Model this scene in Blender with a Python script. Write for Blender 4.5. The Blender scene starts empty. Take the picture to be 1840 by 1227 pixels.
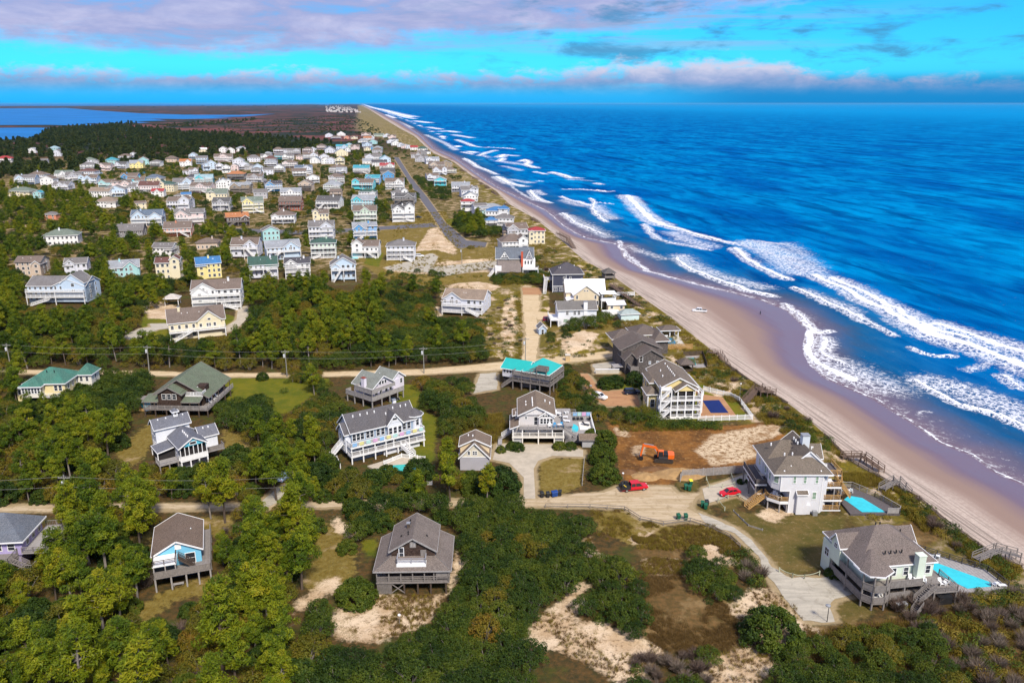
import bpy, math, random
import numpy as np
from mathutils import Vector
R = math.radians
scn = bpy.context.scene
col = scn.collection

# ------------------------------------------------------------------ camera
CAM_H, FPX, PITCH = 80.0, 1431.0, R(16.65)
cam = bpy.data.objects.new('camera', bpy.data.cameras.new('camera'))
col.objects.link(cam)
cam.location = (0, 0, CAM_H)
cam.rotation_euler = (R(90) - PITCH, 0, 0)
cam.data.sensor_width = 36
cam.data.lens = 36 * FPX / 1840
cam.data.clip_start = 1
cam.data.clip_end = 200000
scn.camera = cam

# ------------------------------------------------------------------ light
SUN_EL, SUN_AZ = R(48), R(156)          # azimuth clockwise from +Y (the view direction)
scn.view_settings.view_transform = 'Standard'
scn.view_settings.look = 'None'
scn.view_settings.exposure = 0.5
scn.view_settings.gamma = 1
scn.view_settings.use_curve_mapping = False
scn.cycles.use_denoising = True
scn.cycles.max_bounces = 4
scn.cycles.diffuse_bounces = 2
scn.cycles.glossy_bounces = 2
scn.cycles.transmission_bounces = 2
scn.cycles.transparent_max_bounces = 6
scn.cycles.volume_bounces = 0
scn.cycles.caustics_reflective = False
scn.cycles.caustics_refractive = False
sun = bpy.data.objects.new('sun', bpy.data.lights.new('sun', 'SUN'))
col.objects.link(sun)
sun.data.energy = 3.8
sun.data.angle = R(10)
sun.data.color = (1.0, 0.92, 0.80)
sdir = Vector((math.sin(SUN_AZ) * math.cos(SUN_EL), math.cos(SUN_AZ) * math.cos(SUN_EL), math.sin(SUN_EL)))
sun.rotation_euler = sdir.to_track_quat('Z', 'Y').to_euler()

# ------------------------------------------------------------------ node helper
class NT:
    def __init__(s, tree):
        s.t = tree; s.n = tree.nodes; s.l = tree.links
    def node(s, typ, **kw):
        n = s.n.new(typ)
        for k, v in kw.items(): setattr(n, k, v)
        return n
    def put(s, sock, v):
        if v is None: return
        if isinstance(v, bpy.types.NodeSocket): s.l.new(v, sock)
        elif isinstance(v, (tuple, list)) and sock.type == 'RGBA' and len(v) == 3: sock.default_value = (*v, 1)
        else: sock.default_value = v
    def math(s, op, a, b=None, c=None, clamp=False):
        n = s.node('ShaderNodeMath', operation=op, use_clamp=clamp)
        s.put(n.inputs[0], a); s.put(n.inputs[1], b); s.put(n.inputs[2], c)
        return n.outputs[0]
    def vmath(s, op, a, b=None):
        n = s.node('ShaderNodeVectorMath', operation=op)
        s.put(n.inputs[0], a); s.put(n.inputs[1], b)
        return n.outputs[0]
    def mix(s, f, a, b, mode='MIX'):
        n = s.node('ShaderNodeMix', data_type='RGBA', blend_type=mode, clamp_factor=True)
        s.put(n.inputs[0], f); s.put(n.inputs[6], a); s.put(n.inputs[7], b)
        return n.outputs[2]
    def noise(s, vec, scale, detail=3, rough=.55, dist=0.0, fac=True):
        n = s.node('ShaderNodeTexNoise')
        s.put(n.inputs['Vector'], vec); n.inputs['Scale'].default_value = scale
        n.inputs['Detail'].default_value = detail; n.inputs['Roughness'].default_value = rough
        n.inputs['Distortion'].default_value = dist
        return n.outputs[0] if fac else n.outputs[1]
    def ramp(s, f, lo, hi, a=0.0, b=1.0, smooth=True):
        n = s.node('ShaderNodeMapRange', interpolation_type='SMOOTHSTEP' if smooth else 'LINEAR')
        s.put(n.inputs[0], f); s.put(n.inputs[1], lo); s.put(n.inputs[2], hi); s.put(n.inputs[3], a); s.put(n.inputs[4], b)
        return n.outputs[0]
    def cramp(s, f, stops):
        n = s.node('ShaderNodeValToRGB'); s.put(n.inputs[0], f)
        e = n.color_ramp.elements
        while len(e) < len(stops): e.new(0.5)
        for i, (p, c) in enumerate(stops):
            e[i].position = p; e[i].color = (*c, 1)
        return n.outputs[0]
    def attr(s, name, out=2):
        n = s.node('ShaderNodeAttribute', attribute_name=name)
        return n.outputs[out]
    def xyz(s, v):
        n = s.node('ShaderNodeSeparateXYZ'); s.put(n.inputs[0], v); return n.outputs
    def comb(s, x, y, z):
        n = s.node('ShaderNodeCombineXYZ'); s.put(n.inputs[0], x); s.put(n.inputs[1], y); s.put(n.inputs[2], z); return n.outputs[0]
    def bump(s, h, strength=.5, dist=.1):
        n = s.node('ShaderNodeBump'); s.put(n.inputs['Height'], h)
        n.inputs['Strength'].default_value = strength; n.inputs['Distance'].default_value = dist
        return n.outputs[0]

# ------------------------------------------------------------------ world: Nishita sky with a high grey sheet and a low cumulus bank
world = bpy.data.worlds.new('World'); scn.world = world; world.use_nodes = True
w = NT(world.node_tree); w.n.clear()
sky = w.node('ShaderNodeTexSky', sky_type='NISHITA', sun_disc=False)
sky.sun_elevation = SUN_EL; sky.sun_rotation = SUN_AZ
sky.altitude = 80; sky.air_density = 1.0; sky.dust_density = 0.3; sky.ozone_density = 3.0
gen = w.node('ShaderNodeTexCoord').outputs['Generated']
dx, dy, dz = w.xyz(gen)
az = w.math('MULTIPLY', w.math('ARCTAN2', dx, dy), 57.2958)
el = w.math('MULTIPLY', w.math('ARCSINE', dz), 57.2958)
p1 = w.comb(w.math('MULTIPLY', az, .055), w.math('MULTIPLY', el, .42), 0.0)
p2 = w.comb(w.math('MULTIPLY', az, .16), w.math('MULTIPLY', el, .62), 3.7)
p3 = w.comb(w.math('MULTIPLY', az, .5), w.math('MULTIPLY', el, 1.1), 9.1)
nA = w.noise(p1, 1.0, 6, .6, .35)
nB = w.noise(p2, 1.0, 6, .62, .3)
nC = w.noise(p3, 1.0, 7, .66, .25)
# clear sky
clear = w.mix(1.0, sky.outputs[0], (0.10, 0.92, 1.52), 'MULTIPLY')
lowb = w.ramp(el, .0, 2.6)
clear = w.mix(lowb, w.mix(1.0, sky.outputs[0], (0.03, 0.55, 1.55), 'MULTIPLY'), clear)
# high sheet (upper left of the view, goes on overhead)
edge = w.math('ADD', w.math('MULTIPLY', w.ramp(az, -14, 34, 0, 1), 4.2), w.math('ADD', 3.1, w.math('ADD', w.math('MULTIPLY', w.math('SUBTRACT', nA, .5), 6.0), w.math('MULTIPLY', w.math('SUBTRACT', nC, .5), 2.6))))
mA = w.ramp(w.math('SUBTRACT', el, edge), -.5, 1.5)
mA = w.math('MULTIPLY', mA, w.ramp(nB, .26, .5, .5, .97))
colA = w.cramp(nB, [(.25, (1.9, 2.7, 5.4)), (.5, (3.5, 3.8, 6.2)), (.72, (5.2, 5.2, 7.2))])
# thin streaks in the middle
nS = w.noise(w.comb(w.math('MULTIPLY', az, .06), w.math('MULTIPLY', el, 1.25), 21.0), 1.0, 5, .6, .4)
mS = w.math('MULTIPLY', w.ramp(nS, .44, .66), w.math('MULTIPLY', w.ramp(el, 2.6, 4.2), w.ramp(az, 32, 8)))
# low cumulus bank
bt = w.math('ADD', w.math('ADD', w.math('ADD', 2.0, w.math('MULTIPLY', w.math('SUBTRACT', nB, .5), 1.8)), w.math('MULTIPLY', w.ramp(az, 2, 10), .9)), w.math('MULTIPLY', w.math('SUBTRACT', nC, .5), 2.6))
bt = w.math('SUBTRACT', bt, w.math('MULTIPLY', w.ramp(az, 16, 22), 1.3))
mB = w.math('MULTIPLY', w.ramp(w.math('SUBTRACT', bt, el), -.2, .8), w.ramp(el, .2, 1.5))
mB = w.math('MULTIPLY', mB, w.ramp(nB, .26, .46, .4, 1))
hB = w.math('ADD', w.math('MULTIPLY', w.math('SUBTRACT', el, 1.0), .42), w.math('MULTIPLY', nC, .75))
colB = w.cramp(hB, [(.12, (.4, 2.0, 5.0)), (.40, (1.6, 2.9, 5.4)), (.64, (3.0, 3.7, 6.0)), (.92, (5.6, 5.5, 7.0))])
# loose grey puffs over the sea
nP = w.noise(w.comb(w.math('MULTIPLY', az, .2), w.math('MULTIPLY', el, .75), 40.0), 1.0, 6, .62, .3)
mP = w.math('MULTIPLY', w.ramp(nP, .48, .68), w.math('MULTIPLY', w.ramp(el, 1.6, 2.6), w.ramp(az, -10, 6)))
# dark blue band low over the sea
mD = w.math('MULTIPLY', w.ramp(az, 8, 17), w.ramp(el, 2.0, 1.2))
cs = w.mix(w.math('MULTIPLY', mD, .6), clear, (.03, 1.5, 4.4))
cs = w.mix(w.math('MULTIPLY', mS, .8), cs, (2.9, 3.9, 5.6))
cs = w.mix(mA, cs, colA)
cs = w.mix(w.math('MULTIPLY', mP, .8), cs, (.6, 2.4, 4.6))
cs = w.mix(w.math('MULTIPLY', mB, .95), cs, colB)
bg = w.node('ShaderNodeBackground'); bg.inputs[1].default_value = 0.084
w.l.new(cs, bg.inputs[0])
w.l.new(bg.outputs[0], w.node('ShaderNodeOutputWorld').inputs[0])

# ------------------------------------------------------------------ where a point of the photograph stands on the ground
_c, _s = math.cos(PITCH), math.sin(PITCH)
def P(px, py, z=0.0):
    a = (px - 920) / FPX; b = (613.5 - py) / FPX
    t = (z - CAM_H) / (-_s + b * _c)
    return (a * t, (_c + b * _s) * t)
def Q(x, y, z=0.0):
    z = z - CAM_H
    d = y * _c - z * _s; u = y * _s + z * _c
    return (920 + FPX * x / d, 613.5 - FPX * u / d)
def mpp(px, py):
    x, y = P(px, py); return (y * _c + CAM_H * _s) / FPX
def PP(pts, z=0.0): return [P(a, b, z) for a, b in pts]
SHORE = 10.6        # the coast and its rows of houses run 10.6 degrees left of the view direction

# ------------------------------------------------------------------ materials
MATS = {}
def mat(key, c, rough=.75, var=.14, scale=1.2, kind=None, spec=.3, rnd=0.0, metal=0.0):
    if key in MATS: return MATS[key]
    m = bpy.data.materials.new(key); m.use_nodes = True
    t = NT(m.node_tree); b = t.n['Principled BSDF']
    pos = t.node('ShaderNodeNewGeometry').outputs['Position']
    n1 = t.noise(pos, scale, 4, .6)
    f = t.ramp(n1, .25, .75, 1 - var, 1 + var, False)
    cc = t.mix(1.0, c, t.comb(f, f, f), 'MULTIPLY')
    h = None
    ob = t.node('ShaderNodeTexCoord').outputs['Object']
    ox, oy, oz = t.xyz(ob)
    if kind == 'siding':          # horizontal laps
        fr = t.math('FRACT', t.math('MULTIPLY', oz, 4.2)); h = fr
        cc = t.mix(t.ramp(fr, .0, .16, .22, 0), cc, tuple(v * .62 for v in c))
    elif kind == 'boards':        # weathered planks
        fr = t.math('FRACT', t.math('MULTIPLY', t.math('ADD', ox, t.math('MULTIPLY', oy, .37)), 5.5)); h = fr
        st = t.noise(t.comb(t.math('MULTIPLY', ox, 6), t.math('MULTIPLY', oy, 6), t.math('MULTIPLY', oz, 1.2)), 1.3, 3, .6)
        cc = t.mix(t.ramp(st, .35, .7, 0, .5), cc, tuple(v * .5 for v in c))
    elif kind == 'roof':          # asphalt shingles
        sp = t.noise(ob, 7.5, 2, .7); s2 = t.noise(ob, .35, 3, .6)
        fr = t.math('FRACT', t.math('MULTIPLY', oz, 7.0)); h = t.math('ADD', sp, t.math('MULTIPLY', fr, .3))
        cc = t.mix(t.ramp(sp, .3, .7), t.mix(.5, cc, (0, 0, 0)), t.mix(.16, cc, (.55, .47, .40)))
        cc = t.mix(t.ramp(s2, .4, .7, 0, .3), cc, tuple(v * 1.35 for v in c))
    elif kind == 'shake':         # cedar shingle wall
        v = t.node('ShaderNodeTexVoronoi'); v.inputs['Scale'].default_value = 5.5; t.put(v.inputs['Vector'], ob)
        cc = t.mix(t.math('MULTIPLY', t.xyz(v.outputs['Color'])[0], .8), tuple(x * .5 for x in c), tuple(min(1, x * 1.55) for x in c)); h = v.outputs['Distance']
    elif kind == 'concrete':
        s2 = t.noise(pos, .22, 5, .65); s3 = t.noise(pos, 9, 2, .6)
        cc = t.mix(t.ramp(s2, .4, .72, 0, .5), cc, tuple(v * .62 for v in c)); h = s3
    if rnd:
        r = t.node('ShaderNodeObjectInfo').outputs['Random']
        g = t.ramp(r, 0, 1, 1 - rnd, 1 + rnd, False); cc = t.mix(1.0, cc, t.comb(g, g, g), 'MULTIPLY')
    t.put(b.inputs['Base Color'], cc); b.inputs['Roughness'].default_value = rough
    b.inputs['Specular IOR Level'].default_value = spec; b.inputs['Metallic'].default_value = metal
    if h is not None: t.put(b.inputs['Normal'], t.bump(h, .6, .04))
    MATS[key] = m
    return m
def siding(c): return mat('siding_%d_%d_%d' % tuple(int(v * 255) for v in c), c, .7, .07, .5, 'siding')
def roofm(c): return mat('roof_%d_%d_%d' % tuple(int(v * 255) for v in c), c, .9, .12, .6, 'roof', .15)
WHITE = mat('white_paint', (.80, .80, .80), .6, .06)
CREAMW = mat('warm_white_paint', (.78, .74, .66), .6, .06)
GREYWOOD = mat('weathered_wood', (.25, .225, .21), .9, .2, 2.0, 'boards', .1)
PALEWOOD = mat('pale_weathered_wood', (.36, .34, .33), .9, .18, 2.0, 'boards', .1)
DARKWOOD = mat('dark_wood', (.10, .075, .06), .9, .2, 2.0, 'boards', .1)
NEWWOOD = mat('new_lumber', (.48, .29, .11), .8, .15, 2.0, 'boards', .1)
GLASS = mat('window_glass', (.025, .03, .04), .12, .2, .5, None, .6)
GLASSG = mat('window_glass_green_blind', (.22, .32, .24), .2, .2, .5, None, .5)
DARK = mat('shaded_void', (.025, .022, .022), .9, .2)  # near-black: shade inside porches, carports and openings put into the colour
CONC = mat('concrete', (.46, .40, .31), .9, .14, .7, 'concrete', .15)
PALECONC = mat('pale_concrete', (.55, .51, .44), .9, .12, .7, 'concrete', .15)
METAL = mat('grey_metal', (.35, .36, .37), .45, .1, 2, None, .5, 0, .4)
BLACK = mat('black_plastic', (.02, .02, .022), .5, .2)
CONCBLOCK = mat('concrete_block', (.40, .40, .41), .9, .1, 1, 'siding')

# ------------------------------------------------------------------ mesh building
class MB:
    def __init__(s): s.v = []; s.f = []
    def add(s, vs, fs):
        o = len(s.v); s.v += [tuple(v) for v in vs]; s.f += [tuple(o + i for i in f) for f in fs]; return s
    def box(s, x0, x1, y0, y1, z0, z1):
        return s.add([(x0, y0, z0), (x1, y0, z0), (x1, y1, z0), (x0, y1, z0), (x0, y0, z1), (x1, y0, z1), (x1, y1, z1), (x0, y1, z1)],
                     [(3, 2, 1, 0), (4, 5, 6, 7), (0, 1, 5, 4), (1, 2, 6, 5), (2, 3, 7, 6), (3, 0, 4, 7)])
    def beam(s, p, q, w=.1, h=None):
        p = Vector(p); q = Vector(q); h = h or w; d = (q - p)
        if d.length < 1e-6: return s
        d.normalize()
        u = d.cross(Vector((0, 0, 1)))
        if u.length < 1e-3: u = Vector((1, 0, 0))
        u.normalize(); v = u.cross(d); u = u * (w / 2); v = v * (h / 2)
        return s.add([p - u - v, p + u - v, p + u + v, p - u + v, q - u - v, q + u - v, q + u + v, q - u + v],
                     [(0, 1, 2, 3), (7, 6, 5, 4), (0, 4, 5, 1), (1, 5, 6, 2), (2, 6, 7, 3), (3, 7, 4, 0)])
    def prism(s, poly, z0, z1):
        n = len(poly)
        a = sum(poly[i][0] * poly[(i + 1) % n][1] - poly[(i + 1) % n][0] * poly[i][1] for i in range(n))
        if a < 0: poly = poly[::-1]
        vs = [(x, y, z0) for x, y in poly] + [(x, y, z1) for x, y in poly]
        return s.add(vs, [tuple(range(n))[::-1], tuple(range(n, 2 * n))] + [(i, (i + 1) % n, n + (i + 1) % n, n + i) for i in range(n)])
    def slab(s, poly, t=.18):     # planar 3-D polygon thickened downwards
        n = len(poly)
        vs = list(poly) + [(x, y, z - t) for x, y, z in poly]
        return s.add(vs, [tuple(range(n)), tuple(range(n, 2 * n))[::-1]] + [(i, n + i, n + (i + 1) % n, (i + 1) % n) for i in range(n)])
    def tube(s, pts, rad, n=6, cap=True):
        rings = []
        for i, p in enumerate(pts):
            p = Vector(p); a = Vector(pts[max(i - 1, 0)]); b = Vector(pts[min(i + 1, len(pts) - 1)])
            d = (b - a).normalized(); u = d.cross(Vector((.13, .21, 1)))
            if u.length < 1e-3: u = d.cross(Vector((1, 0, 0)))
            u.normalize(); v = d.cross(u); r = rad[i] if isinstance(rad, (list, tuple)) else rad
            rings.append([p + (u * math.cos(6.28318 * k / n) + v * math.sin(6.28318 * k / n)) * r for k in range(n)])
        o = len(s.v)
        for r in rings: s.v += [tuple(x) for x in r]
        for i in range(len(rings) - 1):
            for k in range(n):
                s.f.append((o + i * n + k, o + i * n + (k + 1) % n, o + (i + 1) * n + (k + 1) % n, o + (i + 1) * n + k))
        if cap:
            s.f.append(tuple(o + k for k in range(n))[::-1]); s.f.append(tuple(o + (len(rings) - 1) * n + k for k in range(n)))
        return s
    def lathe(s, prof, n=10, cx=0, cy=0):
        o = len(s.v)
        for r, z in prof: s.v += [(cx + r * math.cos(6.28318 * k / n), cy + r * math.sin(6.28318 * k / n), z) for k in range(n)]
        for i in range(len(prof) - 1):
            for k in range(n): s.f.append((o + i * n + k, o + i * n + (k + 1) % n, o + (i + 1) * n + (k + 1) % n, o + (i + 1) * n + k))
        s.f.append(tuple(o + k for k in range(n))[::-1]); s.f.append(tuple(o + (len(prof) - 1) * n + k for k in range(n)))
        return s
    def mesh(s, name, m, smooth=False):
        me = bpy.data.meshes.new(name); me.from_pydata(s.v, [], s.f); me.update()
        if m: me.materials.append(m)
        if smooth: me.polygons.foreach_set('use_smooth', [True] * len(me.polygons))
        return me
    def build(s, name, m, parent=None, smooth=False):
        return obj(name, s.mesh(name, m, smooth), parent)
def obj(name, me, parent=None, loc=None, rz=0.0):
    o = bpy.data.objects.new(name, me); col.objects.link(o)
    if parent: o.parent = parent
    if loc: o.location = loc
    if rz: o.rotation_euler = (0, 0, rz)
    return o
def tag(o, label=None, cat=None, group=None, kind=None):
    if label: o['label'] = label
    if cat: o['category'] = cat
    if group: o['group'] = group
    if kind: o['kind'] = kind
    return o
def empty(name, x, y, rot=0.0, z=0.0):
    o = bpy.data.objects.new(name, None); col.objects.link(o); o.empty_display_size = .5
    o.location = (x, y, z); o.rotation_euler = (0, 0, R(rot)); return o
def copy_tree(o, parent=None):
    c = o.copy(); col.objects.link(c); c.parent = parent
    for ch in list(o.children): copy_tree(ch, c)
    return c

# ================================================================== terrain
SU = np.array([-math.sin(R(SHORE)), math.cos(R(SHORE))]); SV = np.array([-math.cos(R(SHORE)), -math.sin(R(SHORE))])
SEA_Z = -3.0
def se(p): p = np.asarray(p, float); return p @ SU, p @ SV
def xy(s, e): return s * SU[0] + e * SV[0], s * SU[1] + e * SV[1]
DUNE_PX = [(1840, 1023), (1783, 997), (1702, 938), (1656, 898), (1603, 870), (1529, 827), (1486, 783), (1445, 746), (1420, 727), (1386, 706), (1355, 688), (1308, 654),
           (1274, 625), (1208, 572), (1145, 527), (1100, 495), (1047, 466), (1018, 440), (999, 423), (965, 395), (915, 367), (890, 342), (860, 325), (835, 307), (815, 291),
           (780, 276), (765, 264), (745, 245), (715, 229), (690, 214), (665, 198), (652, 191)]
WATER_PX = [(1840, 873), (1783, 848), (1740, 817), (1687, 796), (1625, 755), (1562, 715), (1480, 680), (1450, 655), (1444, 617), (1452, 595), (1414, 558), (1369, 540), (1288, 520),
            (1216, 502), (1154, 487), (1118, 462), (1109, 440), (1075, 433), (1052, 428), (1030, 418), (1010, 406), (980, 379), (935, 358), (890, 336), (855, 312), (838, 300), (815, 283),
            (780, 268), (755, 243), (722, 221), (690, 206), (662, 193), (652, 189.5)]
ds, de = se(PP(DUNE_PX, -.3)); ws, we = se(PP(WATER_PX, SEA_Z))
def fn(a, b):
    k = np.argsort(a); a = a[k]; b = b[k]; return lambda s: np.interp(s, a, b)
e_dune, e_water = fn(ds, de), fn(ws, we)
def vnoise(x, y, sc, seed=0):
    x = x / sc; y = y / sc; xi = np.floor(x).astype(np.int64); yi = np.floor(y).astype(np.int64); fx = x - xi; fy = y - yi
    fx = fx * fx * (3 - 2 * fx); fy = fy * fy * (3 - 2 * fy)
    def h(a, b):
        n = (a * 374761393 + b * 668265263 + seed * 144665) & 0x7fffffff
        n = ((n ^ (n >> 13)) * 1274126177) & 0x7fffffff
        return ((n ^ (n >> 16)) & 0xffff) / 65535.0
    return (h(xi, yi) * (1 - fx) + h(xi + 1, yi) * fx) * (1 - fy) + (h(xi, yi + 1) * (1 - fx) + h(xi + 1, yi + 1) * fx) * fy
def fbm(x, y, sc, seed=0, oct=3):
    return sum(vnoise(x, y, sc / 2 ** i, seed + i) * .5 ** i for i in range(oct)) / sum(.5 ** i for i in range(oct)) - .5
def sdist(poly, X, Y, reach):
    """signed distance (positive inside) to a polygon, -reach away from it"""
    poly = np.asarray(poly, float); out = np.full(X.shape, -reach)
    k = (X > poly[:, 0].min() - reach) & (X < poly[:, 0].max() + reach) & (Y > poly[:, 1].min() - reach) & (Y < poly[:, 1].max() + reach)
    x, y = X[k], Y[k]
    if not len(x): return out
    d = np.full(x.shape, 1e9); ins = np.zeros(x.shape, bool); n = len(poly)
    for i in range(n):
        x0, y0 = poly[i]; x1, y1 = poly[(i + 1) % n]; dx, dy = x1 - x0, y1 - y0
        t = np.clip(((x - x0) * dx + (y - y0) * dy) / (dx * dx + dy * dy + 1e-9), 0, 1)
        d = np.minimum(d, (x - x0 - t * dx) ** 2 + (y - y0 - t * dy) ** 2)
        c = ((y0 > y) != (y1 > y)); c &= x < (x1 - x0) * (y - y0) / (y1 - y0 + 1e-12) + x0; ins ^= c
    d = np.sqrt(d); out[k] = np.clip(np.where(ins, d, -d), -reach, reach); return out
def ldist(pts, X, Y, reach):
    pts = np.asarray(pts, float); out = np.full(X.shape, reach)
    k = (X > pts[:, 0].min() - reach) & (X < pts[:, 0].max() + reach) & (Y > pts[:, 1].min() - reach) & (Y < pts[:, 1].max() + reach)
    x, y = X[k], Y[k]
    if not len(x): return out
    d = np.full(x.shape, 1e9)
    for (x0, y0), (x1, y1) in zip(pts[:-1], pts[1:]):
        dx, dy = x1 - x0, y1 - y0; t = np.clip(((x - x0) * dx + (y - y0) * dy) / (dx * dx + dy * dy + 1e-9), 0, 1)
        d = np.minimum(d, (x - x0 - t * dx) ** 2 + (y - y0 - t * dy) ** 2)
    out[k] = np.minimum(np.sqrt(d), reach); return out
def steps(a, fine_to, d0, grow, end):
    v = [a]
    while v[-1] < end: v.append(v[-1] + (d0 if v[-1] < fine_to else max(d0, d0 + (v[-1] - fine_to) * grow)))
    return np.array(v)
def grid_mesh(name, X, Y, Z, m, attrs=(), kind='structure', smooth=True):
    r, c = X.shape; me = bpy.data.meshes.new(name)
    i = np.arange(r * c).reshape(r, c); q = np.stack([i[:-1, :-1], i[:-1, 1:], i[1:, 1:], i[1:, :-1]], -1).reshape(-1, 4)
    co = np.stack([X, Y, Z], -1).reshape(-1, 3)
    a, b, cc = co[q[0, 0]], co[q[0, 1]], co[q[0, 3]]
    if np.cross(b - a, cc - a)[2] < 0: q = q[:, ::-1]
    me.vertices.add(r * c); me.vertices.foreach_set('co', co.ravel())
    me.loops.add(q.size); me.loops.foreach_set('vertex_index', q.ravel())
    me.polygons.add(len(q)); me.polygons.foreach_set('loop_start', np.arange(0, q.size, 4)); me.polygons.foreach_set('loop_total', np.full(len(q), 4))
    me.polygons.foreach_set('use_smooth', np.full(len(q), smooth)); me.update(calc_edges=True)
    for n, v in attrs:
        at = me.attributes.new(n, 'FLOAT', 'POINT'); at.data.foreach_set('value', np.ascontiguousarray(v, np.float32).ravel())
    me.materials.append(m); o = obj(name, me); o['kind'] = kind; return o

# ---- land cover, outlined in the photograph and laid on the ground
SAND = [
 [(1031, 980), (1062, 968), (1064, 988), (1101, 1012), (1085, 1018), (1045, 1002)],
 [(1034, 1050), (1056, 1052), (1048, 1091), (1030, 1113), (1090, 1122), (1150, 1146), (1190, 1164), (1165, 1195), (1132, 1240), (1071, 1201), (1001, 1170), (950, 1152), (958, 1116), (995, 1091)],
 [(1150, 1012), (1171, 1001), (1256, 1009), (1290, 1000), (1250, 1030), (1220, 1034), (1159, 1030)],
 [(1314, 1097), (1348, 1061), (1390, 1058), (1430, 1091), (1448, 1122), (1495, 1155), (1457, 1170), (1390, 1190), (1360, 1225), (1290, 1240), (1255, 1180), (1326, 1161), (1332, 1134)],
 [(1256, 970), (1310, 958), (1340, 990), (1335, 1010), (1296, 1035), (1262, 1000)],
 [(1130, 962), (1172, 958), (1174, 975), (1140, 976)],
 [(1112, 1062), (1142, 1060), (1145, 1076), (1118, 1080)],
 [(676, 1070), (800, 1068), (783, 1106), (743, 1129), (664, 1157), (600, 1151), (608, 1095), (647, 1086)],
 [(530, 1083), (596, 1038), (612, 1036), (602, 1064), (530, 1107)], [(603, 925), (636, 966), (620, 968), (600, 945)],
 [(815, 990), (838, 1010), (815, 1055), (808, 1050)],
 [(796, 514), (860, 508), (900, 518), (880, 528), (845, 530)], [(905, 545), (925, 535), (932, 590), (920, 632), (900, 610)], [(1005, 612), (1050, 600), (1075, 605), (1060, 628), (1010, 640)],
 [(700, 478), (820, 470), (900, 466), (900, 488), (800, 497), (700, 492)],
 [(770, 415), (800, 405), (815, 430), (820, 460), (780, 450), (745, 455)],
 [(1262, 700), (1300, 676), (1330, 690), (1320, 705), (1290, 715)], [(1330, 735), (1368, 708), (1395, 720), (1360, 752)],
 [(1495, 808), (1530, 812), (1525, 832), (1500, 838)], [(1815, 1080), (1880, 1070), (1880, 1120), (1820, 1110)],
 [(1200, 640), (1260, 632), (1275, 645), (1215, 655)], [(1380, 905), (1425, 922), (1390, 940), (1362, 930)],
 [(250, 530), (330, 555), (330, 575), (265, 572)], [(725, 560), (760, 545), (800, 553), (790, 570), (735, 572)], [(905, 570), (925, 575), (925, 585), (900, 590)],
]
DUNES = [[(780, 520), (860, 500), (940, 508), (985, 525), (985, 640), (960, 655), (870, 640), (860, 580), (870, 540), (800, 540)], [(985, 650), (985, 590), (1090, 580), (1125, 640), (1030, 655)], [(700, 500), (690, 470), (745, 400), (815, 400), (830, 445), (930, 450), (990, 500), (900, 512)]]
DIRT = [[(1091, 758), (1164, 766), (1284, 766), (1340, 762), (1400, 756), (1420, 792), (1368, 821), (1368, 842), (1222, 857), (1206, 872), (1120, 872), (1108, 818)],
        [(440, 905), (495, 872), (515, 880), (470, 912)]]
LOTSAND = [[(1248, 810), (1282, 780), (1330, 772), (1368, 764), (1405, 764), (1412, 780), (1375, 790), (1345, 795), (1368, 818), (1330, 832), (1279, 836)], [(1100, 765), (1125, 768), (1132, 785), (1112, 782)], [(1140, 800), (1158, 800), (1160, 818), (1140, 818)]]
GREEN = [[(395, 678), (500, 680), (592, 680), (590, 694), (512, 745), (485, 740), (400, 722)], [(697, 690), (752, 690), (757, 735), (790, 750), (778, 830), (727, 820), (752, 795), (757, 760), (740, 745), (700, 728)],
         [(645, 968), (681, 966), (676, 999), (650, 990)], [(1115, 688), (1152, 690), (1152, 712), (1105, 705)], [(1310, 720), (1345, 745), (1335, 757), (1290, 757)], [(1150, 700), (1280, 690), (1330, 722), (1320, 755), (1250, 760), (1130, 740)],
         [(258, 560), (345, 552), (420, 568), (440, 580), (400, 600), (250, 605)], [(800, 395), (850, 390), (850, 412), (810, 412)], [(660, 448), (690, 455), (680, 480), (655, 475)]]
OLIVE = [[(1300, 938), (1319, 918), (1393, 926), (1520, 926), (1518, 985), (1473, 1022), (1424, 1036), (1400, 1027), (1372, 988), (1328, 956)], [(1240, 905), (1262, 900), (1290, 925), (1262, 925)],
         [(1215, 868), (1250, 862), (1262, 880), (1235, 890)], [(1270, 862), (1318, 855), (1320, 872), (1275, 878)], [(1282, 898), (1322, 890), (1340, 905), (1300, 918)], [(1490, 1085), (1545, 1075), (1580, 1100), (1520, 1120), (1500, 1110)]]
GOLD = [[(968, 825), (1052, 820), (1047, 872), (1009, 890), (970, 890)], [(205, 812), (282, 750), (292, 780), (265, 812), (237, 842)], [(400, 772), (447, 780), (445, 800), (400, 805)],
        [(221, 1099), (284, 1064), (377, 1037), (413, 1025), (400, 1064), (323, 1077), (263, 1116)], [(230, 968), (272, 956), (272, 975), (240, 980)], [(355, 930), (420, 925), (400, 960), (378, 965)],
        [(1060, 925), (1120, 915), (1200, 945), (1280, 940), (1325, 985), (1230, 985), (1120, 975), (1075, 950)], [(715, 385), (800, 380), (830, 440), (900, 440), (920, 520), (800, 520), (690, 500), (640, 470), (680, 420)],
        [(985, 575), (1090, 560), (1110, 600), (990, 620)], [(880, 740), (920, 780), (890, 800), (860, 790)], [(1000, 680), (1030, 690), (1030, 730), (1000, 730)], [(560, 930), (640, 960), (640, 1040), (560, 1070), (530, 1000)],
        [(1090, 752), (1290, 758), (1290, 772), (1120, 775)]]
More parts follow.
